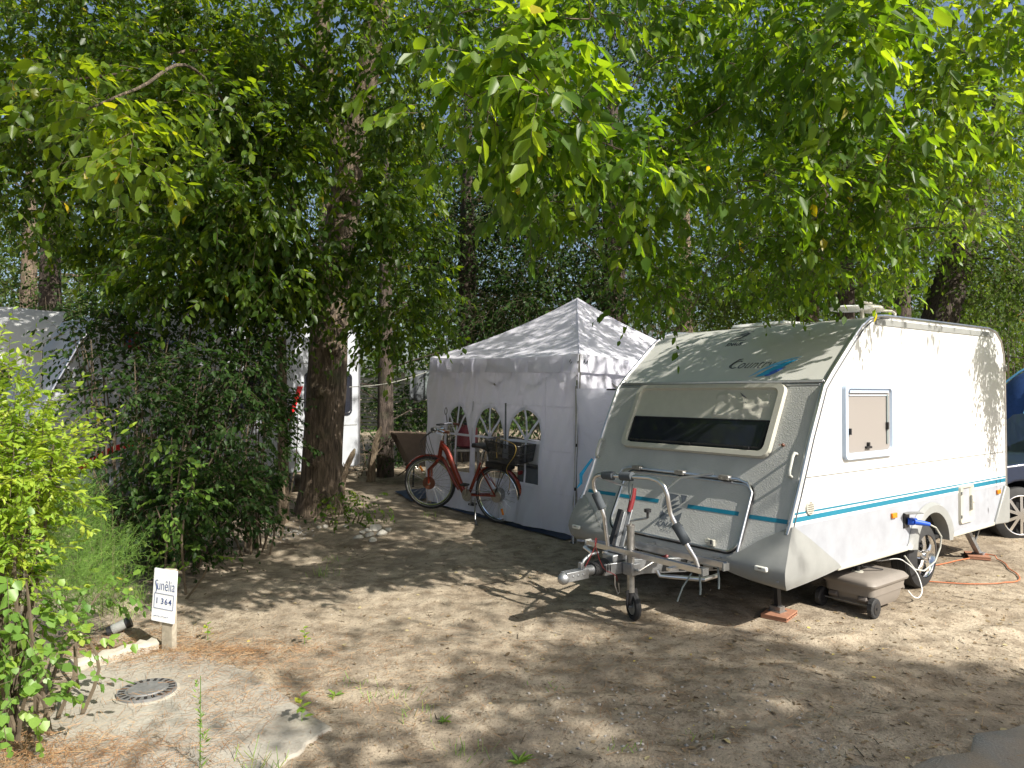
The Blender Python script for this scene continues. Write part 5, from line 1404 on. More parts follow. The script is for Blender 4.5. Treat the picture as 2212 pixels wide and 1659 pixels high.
def car():
    # dark car standing beyond the caravan, only its front wheel and wing in the picture
    hub = P(2210, 1117, 8.15)
    r_ = empty('parked_car', (hub.x, hub.y, 0), R(4), 'dark navy car with silver alloy wheels parked behind the white caravan', 'car')
    gh = gz(hub.x, hub.y)
    sh = hub.z+.02-gh
    prof = [(-.82, .36), (-.86, .62), (-.80, .78), (-.30, .90), (.28, .97), (.75, 1.0), (1.35, 1.45), (2.0, 1.52), (2.9, 1.50), (3.5, 1.12), (3.62, .95), (3.66, .45), (3.5, .28)]
    def arc(cx, r0=.40): return [(cx+r0*math.cos(math.pi*i/14), .33+r0*math.sin(math.pi*i/14)) for i in range(15)]
    poly = prof+[(3.12, .24)]+arc(2.70)[0:]+[(.46, .24)]+arc(.0)[0:]+[(-.5, .24)]
    m = MB(); m.prism(poly, 0, 1.78); body = m.build('body', navy_car, r_, bevel=.03, seg=3)
    m = MB(); m.prism([(.85, 1.0), (1.40, 1.40), (2.0, 1.46), (2.85, 1.44), (3.35, 1.08), (2.0, 1.03)], -.004, .01); m.build('side_window', dark_glass, r_)
    m = MB(); m.bar((.80, -.006, .99), (3.3, -.006, 1.07), .006, .008); m.build('window_trim', chrome, r_)
    m = MB(); m.prism([(-.80, .70), (-.52, .80), (-.40, .74), (-.76, .62)], -.008, .05); m.build('headlamp', white_lens, r_)
    m = MB(); m.box((1.0, -.10, 1.04), (.14, .18, .12)); m.build('mirror', navy_car, r_, bevel=.02)
    m = MB(); m.bar((1.15, -.006, .80), (1.30, -.006, .80), .02, .02); m.bar((1.20, -.004, .40), (1.20, -.004, .98), .004, .006); m.build('door_handle', navy_car, r_)
    for x in (0, 2.7):
        for y, s in ((.02, 1), (1.76, -1)):
            m = MB(); N = 44; hubp = Vector((x, y, .33)); vs = []; fs = []
            ring_ = [(.0, .235), (.012, .285), (.03, .318), (.05, .327), (.18, .327), (.20, .318), (.22, .235)]; K = len(ring_)
            for i in range(N):
                a = 2*math.pi*i/N
                for dy, rr_ in ring_: vs.append((x+rr_*math.cos(a), y+s*dy, .33+rr_*math.sin(a)))
            for i in range(N):
                for k in range(K-1): j = (i+1) % N; fs.append((i*K+k, i*K+k+1, j*K+k+1, j*K+k))
            m.add(vs, fs); w = m.build('wheel', rubber, r_)
            m = MB(); m.tube([(x+.228*math.cos(2*math.pi*i/N), y+s*.012, .33+.228*math.sin(2*math.pi*i/N)) for i in range(N)], .011, 8, closed=True)
            m.cyl((x, y+s*.03, .33), (x, y+s*.005, .33), .045, 20)
            for k in range(5):
                for dd in (-.13, .13):
                    a = 2*math.pi*k/5+dd; b2 = 2*math.pi*k/5+dd*2.2
                    m.bar((x+.035*math.cos(a), y+s*.012, .33+.035*math.sin(a)), (x+.225*math.cos(b2), y+s*.014, .33+.225*math.sin(b2)), .014, .030, up=(0, 1, 0)) if False else m.bar((x+.035*math.cos(a), y+s*.012, .33+.035*math.sin(a)), (x+.225*math.cos(b2), y+s*.014, .33+.225*math.sin(b2)), .034, .014, up=(0, 1, 0))
            m.build('rim', chrome, w)
            m = MB(); m.cyl((x, y+s*.06, .33), (x, y+s*.16, .33), .215, 24); m.build('wheel_dark_inside', blackp2, w)
car()
def blue_tent():
    g = P(2330, 985, 12.5)
    r_ = empty('blue_dome_tent', (g.x, g.y, gz(g.x, g.y)), 0, 'blue dome tent pitched beyond the dark car', 'tent')
    m = MB(); m.ellipsoid((0, 0, 0), (1.75, 1.5, 2.15), 32, 16, fn=lambda d: 1.0 if d.z > -.05 else .02); m.build('shell', bluetent, r_, angle=60)
    m = MB()
    for a0 in (R(25), R(-35)):
        m.tube([(1.77*math.cos(a0)*math.cos(t), 1.52*math.sin(a0)*math.cos(t), 2.18*math.sin(t)) for t in [math.pi*i/24 for i in range(25)]], .02, 6)
    each(m, 'pole_sleeve', lightblue, r_)
blue_tent()
def fence():
    g = P(870, 845, 17.5)
    r_ = empty('slatted_fence', (g.x, g.y, gz(g.x, g.y)), R(-6), 'pale slatted wooden fence far behind the tent', 'fence')
    m = MB()
    for k in range(14): m.box((0, 0, .55+k*.095), (2.6, .03, .065))
    m.build('slats', plain('pale_slat', (.42, .40, .35), .8, var=.2), r_)
    for x in (-1.25, 0, 1.25): m = MB(); m.box((x, .05, .8), (.08, .08, 2.3)); m.build('post', wood_grey, r_)
fence()
def laundry():
    a = P(885, 800, 13.0); c = P(965, 792, 13.0)
    for dx, w, h, mat, lab in ((.0, .30, .55, cloth_dark, 'dark cloth hanging on a line left of the tent'), (.28, .36, .50, cloth_grey, 'grey green towel hanging on a line beside the tent edge')):
        m = MB(); nu, nv = 12, 10; vs = []
        for j in range(nv):
            for i in range(nu): u, v = i/(nu-1), j/(nv-1); vs.append((a.x+dx+w*u, a.y+.03*math.sin(u*9)*(.3+v), a.z-h*v-.02*math.sin(u*3)))
        m.add(vs, [(j*nu+i, j*nu+i+1, (j+1)*nu+i+1, (j+1)*nu+i) for j in range(nv-1) for i in range(nu-1)])
        o = m.build('hanging_cloth', mat, None, angle=80); s = o.modifiers.new('s', 'SOLIDIFY'); s.thickness = .006; tag(o, lab, 'laundry')
    m = MB(); m.tube([a+Vector((-2.2, 0, .12)), a, a+Vector((.7, 0, -.01)), a+Vector((2.4, 0, .1))], .006, 6); tag(m.build('washing_line', cloth_dark, None), 'washing line carrying two cloths behind the tent corner', 'line')
laundry()
def stones():
    rnd = random.Random(4)
    spots = [(800, 1158, .05, 1.5), (812, 1146, .075, 1.3), (826, 1157, .07, .9), (795, 1150, .045, 1), (784, 1152, .035, .8), (840, 1149, .04, .8), (806, 1168, .04, .7), (776, 1163, .05, .6), (690, 1138, .03, .6), (704, 1137, .035, .6), (748, 1140, .03, .5), (640, 1146, .03, .5)]
    labs = ['flat pale stone at the front of the stone heap', 'largest pale stone on top of the heap by the bicycle side', 'grey white stone at the right end of the stone heap', 'small pale stone at the left foot of the heap', 'small upright stone left of the heap under the sapling', 'little stone just right of the stone heap', 'small stone lying in front of the heap', 'round flat white stone below the sapling leaves', 'small white stone in front of the big trunk', 'second small white stone in front of the big trunk, nearer the sapling', 'tiny stone between the big trunk and the heap', 'white pebble stone near the wooden stake']
    for (px, py, r, fl), lb in zip(spots, labs):
        g = G(px, py); z = height(g.x, g.y); m = MB(); s = rnd.random()*9
        m.ellipsoid((0, 0, 0), (r*1.25, r*.95, r*.6), 14, 9, fn=lambda d: 1+.12*math.sin(d.x*3+s)*math.cos(d.y*4+s)+.08*math.sin(d.z*5+s*2))
        o = m.build('stone', stone_m, None, angle=50); o.location = (g.x, g.y, z+r*.30); o.rotation_euler = (rnd.uniform(-.3, .3), rnd.uniform(-.3, .3), rnd.uniform(0, 6)); tag(o, lb, 'stone', 'stones by the big tree')
stones()
# ------------------------------------------------------------------ vegetation
def unit(a): return a/np.maximum(np.linalg.norm(a, axis=-1, keepdims=True), 1e-9)
LEAF6 = dict(u=np.array([0, -.5, -.36, 0, .36, .5]), v=np.array([0, .32, .70, 1, .70, .32]), h=np.array([0, .13, .10, -.06, .10, .13]), f=np.array([[0, 3, 2, 1], [0, 5, 4, 3]]))
LEAF4 = dict(u=np.array([0, -.5, 0, .5]), v=np.array([0, .45, 1, .45]), h=np.array([0, .1, -.03, .1]), f=np.array([[0, 3, 2, 1]]))
NEED = dict(u=np.array([-.5, .5, .3, -.3]), v=np.array([0, 0, 1, 1]), h=np.array([0, 0, .0, .0]), f=np.array([[0, 1, 2, 3]]))
def k_curl(tpl): return len(tpl['u']) == 6
class Leaves:
    """collects leaves and twigs of one plant into one mesh"""
    def __init__(s): s.V = []; s.F = []; s.T = []; s.M = []; s.n = 0
    def add(s, pos, ax, nrm, L, W, tpl, tint, mi=0):
        n = len(pos)
        if n == 0: return
        ax = unit(ax); sd = unit(np.cross(ax, nrm)); nr = np.cross(sd, ax)
        L = np.broadcast_to(L, (n,))[:, None, None]; W = np.broadcast_to(W, (n,))[:, None, None]
        u = tpl['u'][None, :, None]; v = tpl['v'][None, :, None]; h = tpl['h'][None, :, None]
        fold = rng.uniform(-.1, 1.5, (n, 1, 1)); curl = rng.normal(-.10, .16, (n, 1, 1)) if k_curl(tpl) else 0.0; bend = rng.normal(0, .12, (n, 1, 1)) if k_curl(tpl) else 0.0
        V = pos[:, None]+sd[:, None]*(u*W+bend*v*v*L*.6)+ax[:, None]*v*L+nr[:, None]*(h*L*.6*fold+curl*v*v*L)
        k = V.shape[1]; F_ = (tpl['f'][None]+np.arange(n)[:, None, None]*k+s.n).reshape(-1, 4)
        s.V.append(V.reshape(-1, 3)); s.F.append(F_); s.T.append(np.repeat(np.broadcast_to(tint, (n,)), k)); s.M.append(np.full(len(F_), mi)); s.n += n*k
    def sticks(s, a, b, r, mi=1):
        n = len(a)
        if n == 0: return
        d = unit(b-a); q = np.tile(np.array([.31, .17, .93]), (n, 1)); sd = unit(np.cross(d, q)); w = np.cross(d, sd)
        r = np.broadcast_to(r, (n,))[:, None]; vs = []
        for e, k in ((a, 1.0), (b, .6)):
            for i in range(3): an = 2*math.pi*i/3; vs.append(e+(sd*math.cos(an)+w*math.sin(an))*r*k)
        V = np.stack(vs, 1); f = np.array([[0, 1, 4, 3], [1, 2, 5, 4], [2, 0, 3, 5]])
        F_ = (f[None]+np.arange(n)[:, None, None]*6+s.n).reshape(-1, 4)
        s.V.append(V.reshape(-1, 3)); s.F.append(F_); s.T.append(np.full(n*6, .5)); s.M.append(np.full(len(F_), mi)); s.n += n*6
    def build(s, name, mats, parent=None):
        V = np.concatenate(s.V).astype(np.float32); Fc = np.concatenate(s.F).astype(np.int32); M = np.concatenate(s.M).astype(np.int32); T = np.concatenate(s.T).astype(np.float32)
        me = bpy.data.meshes.new(name); me.vertices.add(len(V))
        if parent is not None: V = V-np.array(parent.location, dtype=np.float32)
        me.vertices.foreach_set('co', V.reshape(-1))
        me.loops.add(len(Fc)*4); me.loops.foreach_set('vertex_index', Fc.reshape(-1))
        me.polygons.add(len(Fc)); me.polygons.foreach_set('loop_start', np.arange(0, len(Fc)*4, 4, dtype=np.int32))
        for m in mats: me.materials.append(m)
        me.polygons.foreach_set('material_index', M)
        at = me.attributes.new('tint', 'FLOAT', 'POINT'); at.data.foreach_set('value', T)
        me.update(); o = bpy.data.objects.new(name, me); COL.objects.link(o)
        if parent is not None: o.parent = parent
        return o
NL = [0]
def sprays(LV, org, dirs, length, nl, leafL, droop=.5, tpl=LEAF6, ratio=.55, spread=.75, twig=.0022, tint=None, rg=None):
    """org (n,3), dirs (n,3): each a twig carrying nl alternate leaves that hang"""
    g = rg or rng
    n = len(org)
    if n == 0: return
    dirs = unit(dirs); length = np.broadcast_to(length, (n,)); leafL = np.broadcast_to(leafL, (n,))
    down = np.array([0, 0, -1.0])
    side = unit(np.cross(dirs, down+g.normal(0, .25, (n, 3)))); 
    def pt(t): return org+dirs*(length*t)[:, None]+down*(length*droop*t*t)[:, None]
    ts = np.linspace(0, 1, 4); pts = [pt(np.full(n, t)) for t in ts]
    for i in range(3): LV.sticks(pts[i], pts[i+1], twig*(1-i*.25))
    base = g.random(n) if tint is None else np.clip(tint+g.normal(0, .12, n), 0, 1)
    for k in range(nl):
        t = (k+1)/nl; tt = np.clip(t+g.normal(0, .03, n), 0, 1); p = pt(tt)
        tang = unit(dirs+down*(2*droop*tt)[:, None])
        s_ = (1 if k % 2 else -1)*spread
        if k == nl-1: s_ = 0
        ax = tang*.75+side*s_+down*(.35+droop*.5)+g.normal(0, .22, (n, 3))
        nrm = -down+g.normal(0, .45, (n, 3))+dirs*.2
        LL = leafL*(.50+.72*g.random(n))*(1.0 if 0 < k < nl-1 else .85)
        tn = np.clip(base*.6+.4*g.random(n)*.9+.0, 0, 1)
        yl = g.random(n) < .003; tn = np.where(yl, 1.0, np.minimum(tn, .93))
        LV.add(p, ax, nrm, LL, LL*ratio*(.85+.3*g.random(n)), tpl, tn); NL[0] += n
SA = np.array(SUN); SXY = SA[:2]/SA[2]
CLEAR = [(-2.3, 4.6, 1.1, .75, 0, .95), (-.9, 5.6, 1.0, .45, 0, .8), (.6, 6.3, .8, .5, 0, .9), (-.2, 4.7, .8, .35, 0, .7), (-2.6, 3.6, .8, .5, .8, .97), (-2.4, 3.7, .7, .4, .2, .95), (-2.6, 3.7, .8, .6, 1.5, .96), (-2.3, 4.8, .5, .4, .5, .9), (2.6, 5.25, .9, .25, 0, .7), (3.9, 5.3, 1.0, .7, 0, .9), (5.0, 6.2, 1.1, .9, 0, .95), (6.3, 7.5, 1.2, 1.0, 0, .95), (-1.9, 3.9, .5, .3, 0, .6), (.06, 3.6, .55, .4, 2.9, .9), (3.4, 5.0, .9, .8, 3.1, .8), (-2.55, 4.35, .8, .65, 2.9, 1.0), (-2.6, 9.4, .55, .5, 1.4, .55), (-2.5, 9.3, .5, .5, 2.6, .55), (2.76, 5.4, .5, .4, 2.35, .85)]
def sunlit(p, g):
    """thin the leaves that would shade the places the sun reaches in the clearing"""
    n = len(p); ok = np.ones(n, bool); q = g.random(n)
    c, s = math.cos(CARR), math.sin(CARR); rx = p[:, 0]-CAR0.x; ry = p[:, 1]-CAR0.y
    t = rx*c+ry*s; w = -rx*s+ry*c; st = SA[0]*c+SA[1]*s; sw = -SA[0]*s+SA[1]*c
    k = (w-(-.02))/sw; ht = t-st*k; hz = p[:, 2]-SA[2]*k
    ok &= ~((k > 0) & (ht > -2.35) & (ht < 1.95) & (hz > .1) & (hz < 2.5))
    # the caravan's nose panel below the rain seam
    k2 = (t-(-2.1))/st if abs(st) > 1e-6 else t*0
    for (x, y, a, b_, h, pr) in CLEAR:
        gx = p[:, 0]-SXY[0]*(p[:, 2]-h); gy = p[:, 1]-SXY[1]*(p[:, 2]-h)
        ok &= ~((p[:, 2] > h+.9) & (((gx-x)/a)**2+((gy-y)/b_)**2 < 1) & (q < pr))
    return ok
def cloud(LV, c, r, n, leafL, nl=9, length=.35, out=.6, droop=.3, shell=.5, tpl=LEAF6, clump=0, rg=None, keep=None, sun=True, **kw):
    """n twigs spread in an ellipsoid of radii r round c; clumped when clump > 0"""
    g = rg or rng; c = np.array(c, float); r = np.array(r, float)
    d = unit(g.normal(0, 1, (n, 3))); rad = g.random(n)**(1/3); rad = shell+(1-shell)*rad if shell else rad
    p = c+d*rad[:, None]*r
    if clump:
        q = c+unit(g.normal(0, 1, (clump, 3)))*(g.random(clump)**.4)[:, None]*r; k = g.integers(0, clump, n)
        p = q[k]+g.normal(0, 1, (n, 3))*(r*.16+.05)
    if keep is not None:
        m = keep(p); p = p[m]; d = d[m]; n = len(p)
    if sun:
        m = sunlit(p, g); p = p[m]; n = len(p)
    dd = unit(p-c)*out+g.normal(0, .5, (n, 3)); dd[:, 2] -= .1
    sprays(LV, p, dd, length*(.6+.8*g.random(n)), nl, leafL, droop, tpl, rg=g, **kw)

def proj(p):
    c = math.atan(20.5/F); z = p[:, 2]-H; y = p[:, 1]
    dep = y*math.cos(c)+z*math.sin(c); u = (-y*math.sin(c)+z*math.cos(c))/np.maximum(dep, .1)
    return CX+F*p[:, 0]/np.maximum(dep, .1), 829.5-F*u
def fringe(pts, soft=12, gap=None):
    """keeps only twigs that start above the lower edge of the crown"""
    xs_ = [a for a, b in pts]; ys_ = [b for a, b in pts]
    def f(p):
        px, py = proj(p); ok = py < np.interp(px, xs_, ys_)+rng.normal(0, soft, len(p))
        if gap is not None: ok &= ~((np.abs(px-np.interp(py, [g_[0] for g_ in gap], [g_[1] for g_ in gap])) < 50) & (py > 60) & (p[:, 1] < 9.5) & (rng.random(len(p)) < .62))
        return ok
    return f
def limb_path(pts, n=6):
    out = []; P_ = [Vector(p) for p in pts]
    for i in range(len(P_)-1):
        p0 = P_[max(0, i-1)]; p1 = P_[i]; p2 = P_[i+1]; p3 = P_[min(len(P_)-1, i+2)]
        for k in range(n): t = k/n; out.append(.5*((2*p1)+(p2-p0)*t+(2*p0-5*p1+4*p2-p3)*t*t+(3*p1-3*p2+p3-p0)*t**3))
    out.append(P_[-1]); return out
def trunk_tube(m, pts, rads, n=22, rough=.06, seed=0, flare=0):
    path = limb_path(pts, 8); N = len(path); rs = []
    for i in range(N):
        f = i/(N-1)*(len(rads)-1); k = min(int(f), len(rads)-2); rs.append(rads[k]+(rads[k+1]-rads[k])*(f-k))
    def fn(i, a): return 1+rough*math.sin(a*5+seed+i*.06)+rough*.7*math.sin(a*11+i*.11+seed*2)+rough*.5*math.sin(a*3-i*.13)+(flare*max(0, 1-i/8)*(.5+.5*math.sin(a*4+seed)) if flare else 0)
    m.tube(path, rs, n, fn=fn); return path
def branches(m, path, targets, r0=.05, seed=1, start=.5):
    """limbs grow out of the trunk and of each other, each to the nearest wood already there"""
    rnd = random.Random(seed); nodes = [(Vector(p), r0*2.2) for p in path[int(len(path)*start*.5):]]
    cen = path[len(path)//2]
    for t in sorted([Vector(t) for t in targets], key=lambda t: min((t-p[0]).length for p in nodes)):
        a, ra = min(nodes, key=lambda q: (q[0]-t).length+.25*max(0, q[0].z-t.z))
        L = (t-a).length
        if L < .05: continue
        side = Vector((rnd.uniform(-1, 1), rnd.uniform(-1, 1), 0))*(.10*L)
        p1 = a.lerp(t, .35)+side+Vector((0, 0, .10*L)); p2 = a.lerp(t, .7)-side*.5+Vector((0, 0, .08*L))
        pth = limb_path([a, p1, p2, t], 5); N = len(pth); rr = min(ra*.75, r0*min(1.2, .25+L/2.5))
        rs = [max(.004, rr*(1-.75*i/(N-1))) for i in range(N)]
        m.tube(pth, rs, 7)
        for i in range(2, N, 2): nodes.append((pth[i], rs[i]))
def V3(px, py, Y): return tuple(P(px, py, Y))

# ---- the big elm in the middle left
def big_elm():
    b0 = G(688, 1118); base = Vector((b0.x, 9.6, gz(b0.x, 9.6)-.05)); base.x = (690-CX)/F*9.6
    r_ = empty('elm_tree', tuple(base), 0, 'big furrowed tree with leaning trunk standing between the large caravan and the tent', 'tree')
    o = base
    def q(px, py, Y=9.6): return P(px, py, Y)-o
    m = MB()
    pts = [Vector((0, 0, 0)), q(692, 1040), q(698, 930), q(706, 820), q(712, 700), q(722, 600), q(738, 480), q(752, 390, 9.5), q(752, 320, 9.4)]
    pth = trunk_tube(m, pts, [.315, .27, .26, .26, .245, .23, .21, .205, .15], 36, .03, 1, .18)
    p2 = trunk_tube(m, [q(750, 350, 9.5), q(775, 250, 9.4), q(800, 120, 9.2), q(822, 0, 9.0), q(845, -150, 8.8), q(850, -300, 8.6)], [.19, .16, .15, .13, .09, .04], 16, .06, 2)
    p3 = trunk_tube(m, [q(748, 370, 9.5), q(722, 260, 9.5), q(700, 130, 9.4), q(690, -60, 9.2), q(660, -220, 9)], [.15, .13, .12, .09, .04], 14, .06, 3)
    # knots
    for px, py, s in ((693, 845, .10), (680, 1000, .09), (702, 1075, .09), (724, 755, .08)):
        m.ellipsoid(q(px, py, 9.6-.23), (s, .08, s*1.2), 12, 8, fn=lambda d: 1+.15*math.sin(d.x*9+d.z*7))
    tr = m.build('trunk', bark, r_, angle=60)
    # stub and burr on the left at the fork of the ivy
    m = MB(); m.ellipsoid(q(672, 640, 9.5), (.14, .12, .16), 14, 10, fn=lambda d: 1+.2*math.sin(d.x*12)*math.cos(d.z*10)); m.build('burr', bark_pale, r_)
    tg = []
    LV = Leaves()
    FR_E = fringe([(-200, 520), (0, 510), (120, 520), (240, 590), (300, 625), (450, 650), (520, 660), (600, 690), (650, 730), (760, 740), (830, 745), (900, 720), (960, 740), (1000, 720), (1010, 640), (960, 560), (1000, 400)], gap=[(60, 800), (200, 775), (320, 752), (480, 738), (600, 722), (760, 710)])
    g = np.random.default_rng(21)
    # (px, py, distance, rx, ry, rz in metres, twigs, leaf length)
    B = [(120, 60, 8.0, 1.1, .9, .8, 260, .075), (330, 60, 8.6, 1.1, .9, .7, 260, .07), (560, 80, 8.2, 1.0, .9, .7, 260, .075), (250, 200, 7.2, .8, .7, .6, 190, .08), (80, 300, 8.6, 1.0, .9, .7, 220, .075),
         (430, 260, 7.4, .8, .8, .6, 220, .08), (620, 260, 7.8, .7, .7, .6, 180, .08), (330, 420, 8.3, .9, .8, .6, 200, .075), (560, 430, 7.2, .7, .7, .6, 230, .085), (430, 560, 7.6, .7, .6, .5, 200, .08),
         (150, 470, 9.2, 1.2, .9, .7, 240, .075), (250, 590, 9.6, .8, .7, .4, 120, .07), (620, 580, 7.6, .5, .5, .5, 150, .08), (860, 560, 8.0, .45, .5, .6, 170, .08), (880, 690, 8.2, .55, .5, .40, 190, .075),
         (800, 440, 7.8, .4, .5, .5, 90, .085), (900, 150, 7.6, .7, .7, .7, 150, .08), (780, 80, 7.4, .6, .6, .5, 110, .08), (860, 330, 8.8, .5, .6, .5, 90, .075), (560, 640, 8.2, .6, .5, .35, 130, .075),
         (370, 640, 7.4, .45, .4, .18, 90, .085), (20, 130, 8.8, 1.1, .9, 1.0, 220, .075), (690, 540, 8.0, .35, .4, .35, 70, .08), (955, 760, 8.4, .22, .25, .22, 40, .075), (720, 700, 8.9, .4, .3, .5, 45, .06), (640, 720, 8.8, .35, .3, .4, 60, .06)]
    for px, py, Y, rx, ry, rz, n, ll in B:
        cloud(LV, V3(px, py, Y), (rx, ry, rz), int(n*1.6), ll*1.28, nl=9, length=.34, shell=0, clump=14, rg=g, droop=.35, keep=FR_E)
        tg.append(P(px, py, Y)-o)
    # crown above the picture and round the back: shades the ground behind
    for c, r, n in (((-3.6, 9.5, 7.6), (2.6, 2.2, 1.3), 520), ((-1.2, 8.6, 7.2), (1.8, 2.0, 1.2), 300), ((-5.6, 8.0, 7.0), (2.0, 2.2, 1.4), 380), ((-3.0, 12.2, 6.2), (2.5, 1.8, 1.6), 420)):
        cloud(LV, c, r, n, .11, nl=8, length=.45, shell=0, clump=30, rg=g)
    # the long bough reaching towards the camera with big leaves, tinted light to look sunlit
    for px, py, Y, rx, ry, rz, n in ((200, 220, 4.3, .20, .3, .12, 20), (240, 270, 4.2, .20, .25, .12, 24), (290, 345, 4.3, .16, .2, .12, 18), (320, 375, 4.3, .10, .2, .06, 8), (140, 190, 4.8, .35, .3, .14, 14), (120, 330, 5.2, .3, .3, .15, 12), (330, 200, 5.2, .35, .3, .25, 16), (480, 220, 6.0, .4, .3, .3, 22), (60, 420, 5.6, .3, .3, .2, 12)):
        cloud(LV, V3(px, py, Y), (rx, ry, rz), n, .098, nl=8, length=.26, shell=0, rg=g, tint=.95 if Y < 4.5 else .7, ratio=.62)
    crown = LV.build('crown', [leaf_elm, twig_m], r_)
    m = MB(); branches(m, pth+p2+p3, tg, .055, 5, .5)
    pa = limb_path([q(720, 600), q(560, 330, 8), q(420, 150, 6.5), q(300, 190, 5), q(180, 240, 4.4)], 6); m.tube(pa, [.026*(1-.8*i/(len(pa)-1)) for i in range(len(pa))], 7)
    pa = limb_path([q(735, 520), q(600, 180, 8.8), q(430, 110, 8), q(250, 160, 7.4), q(60, 180, 7)], 6); m.tube(pa, [.035*(1-.8*i/(len(pa)-1)) for i in range(len(pa))], 7)
    m.build('branches', bark, r_)
big_elm()

# ---- the near tree whose boughs hang over the caravan from the right; its trunk stands off to the right
def near_tree():
    base = Vector((7.7, 8.2, gz(7.7, 8.2)))
    r_ = empty('overhanging_tree', tuple(base), 0, 'tree with bright toothed leaves whose boughs hang over the white caravan', 'tree')
    m = MB(); o = base
    pth = trunk_tube(m, [Vector((0, 0, -.05)), Vector((.05, .0, 1.5)), Vector((-.15, .1, 3.2)), Vector((-.4, .3, 5.0)), Vector((-.9, .6, 7.0)), Vector((-1.2, .9, 8.6))], [.26, .21, .19, .16, .12, .04], 20, .05, 4, .15)
    m.build('trunk', bark, r_, angle=60)
    FR_N = fringe([(880, 300), (1000, 400), (1080, 440), (1200, 480), (1320, 500), (1370, 610), (1420, 660), (1490, 655), (1520, 590), (1600, 560), (1700, 560), (1770, 590), (1900, 610), (1945, 580), (1990, 440), (2100, 500), (2300, 540)])
    g = np.random.default_rng(33); LV = Leaves(); tg = []
    B = [(1080, 90, 3.6, .28, .25, .10, 14, .10), (1140, 150, 3.5, .25, .2, .14, 16, .105), (1000, 200, 3.8, .25, .2, .14, 14, .095), (1190, 220, 3.5, .22, .2, .12, 12, .10), (1070, 270, 3.9, .35, .3, .12, 22, .095), (1200, 330, 4.1, .40, .35, .16, 34, .09), (1330, 320, 4.0, .35, .3, .14, 24, .09),
         (1060, 380, 4.6, .4, .35, .22, 30, .085), (1160, 440, 4.7, .35, .3, .18, 34, .085), (1290, 460, 4.7, .40, .3, .14, 36, .085), (1430, 420, 4.5, .35, .3, .18, 30, .085), (1560, 430, 4.6, .35, .3, .16, 30, .09), (1640, 390, 4.2, .15, .15, .10, 7, .10), (1340, 520, 4.9, .16, .2, .08, 12, .085),
         (1440, 620, 5.3, .25, .25, .18, 26, .075), (1480, 690, 5.5, .18, .2, .10, 16, .07), (1400, 560, 5.2, .25, .25, .18, 24, .075), (1560, 560, 5.6, .40, .4, .25, 46, .07), (1700, 500, 5.2, .40, .4, .24, 44, .075), (1760, 590, 5.4, .28, .3, .14, 26, .075), (1850, 610, 5.4, .28, .3, .10, 24, .08), (1890, 640, 5.4, .18, .2, .06, 12, .08), (1640, 620, 6.0, .40, .4, .18, 40, .07),
         (1850, 470, 4.9, .40, .4, .20, 46, .08), (1960, 460, 4.8, .16, .2, .10, 12, .085), (1770, 380, 4.8, .45, .4, .26, 54, .08), (1920, 330, 4.6, .50, .4, .28, 60, .085), (2080, 380, 5.2, .55, .5, .35, 84, .075), (2160, 240, 5.0, .50, .5, .40, 84, .08), (1980, 180, 4.4, .5, .4, .32, 50, .085), (2120, 60, 4.6, .6, .5, .36, 74, .085),
         (1800, 100, 4.2, .40, .35, .20, 36, .095), (1830, 90, 3.9, .20, .2, .10, 14, .105), (1640, 60, 4.6, .45, .4, .24, 44, .085), (1660, 200, 4.8, .45, .4, .26, 50, .085), (1500, 120, 5.2, .50, .4, .30, 50, .08), (1480, 280, 5.0, .45, .4, .26, 46, .085), (1330, 90, 4.8, .45, .4, .22, 24, .085), (1230, 40, 4.2, .4, .3, .15, 20, .09), (920, 60, 4.4, .35, .3, .18, 20, .09), (1330, 200, 5.5, .45, .4, .26, 40, .08), (1300, 20, 5.0, .45, .4, .2, 40, .08), (1450, 30, 5.6, .5, .4, .25, 46, .08), (1400, -40, 6.2, .7, .5, .3, 60, .08), (1620, -20, 5.8, .6, .5, .3, 60, .08), (1850, -20, 5.4, .6, .5, .25, 60, .08), (1180, 0, 6.5, .6, .5, .3, 50, .08), (1560, 250, 6.5, .5, .5, .4, 60, .08),
         (2080, 500, 6.3, .5, .5, .28, 60, .07), (1960, 560, 6.6, .4, .4, .2, 36, .065)]
    for px, py, Y, rx, ry, rz, n, ll in B:
        cloud(LV, V3(px, py, Y), (rx, ry, rz), int(n*1.3), ll*(1.25 if Y < 4.3 else 1.08), nl=8 if Y < 4.3 else 9, length=.28, shell=0, clump=max(3, n//8), rg=g, droop=.35, tint=.72 if Y < 4.0 or px > 1950 else .5, ratio=.52, keep=FR_N)  # lighter tint on the clusters meant to look sunlit
        tg.append(P(px, py, Y)-o)
    # boughs past the right edge of the picture; one hangs beside the caravan's tail and prints its shadow on the side wall
    S = np.array(SUN)
    for t, z, hh, rad, n in ((1.30, 2.20, 1.0, (.26, .18, .18), 80), (1.50, 1.95, .9, (.26, .16, .24), 80), (1.55, 1.60, .8, (.18, .12, .2), 36), (1.45, 1.30, .8, (.08, .08, .18), 16), (1.42, 1.05, .75, (.03, .04, .14), 4), (1.25, 1.85, .9, (.10, .1, .2), 12), (1.05, 2.05, .95, (.07, .07, .14), 5), (1.35, 1.52, .8, (.06, .06, .15), 6), (1.72, 1.75, .8, (.06, .1, .35), 14), (1.18, 2.12, .95, (.14, .12, .12), 24), (1.30, 1.72, .85, (.12, .1, .16), 22)):
        w_ = loc(t, 0, z); c = np.array(w_)+S*hh
        cloud(LV, c, rad, n, .062, nl=8, length=.20, shell=0, rg=g, droop=1.1, out=.2, sun=False)
        tg.append(Vector(c)-o)
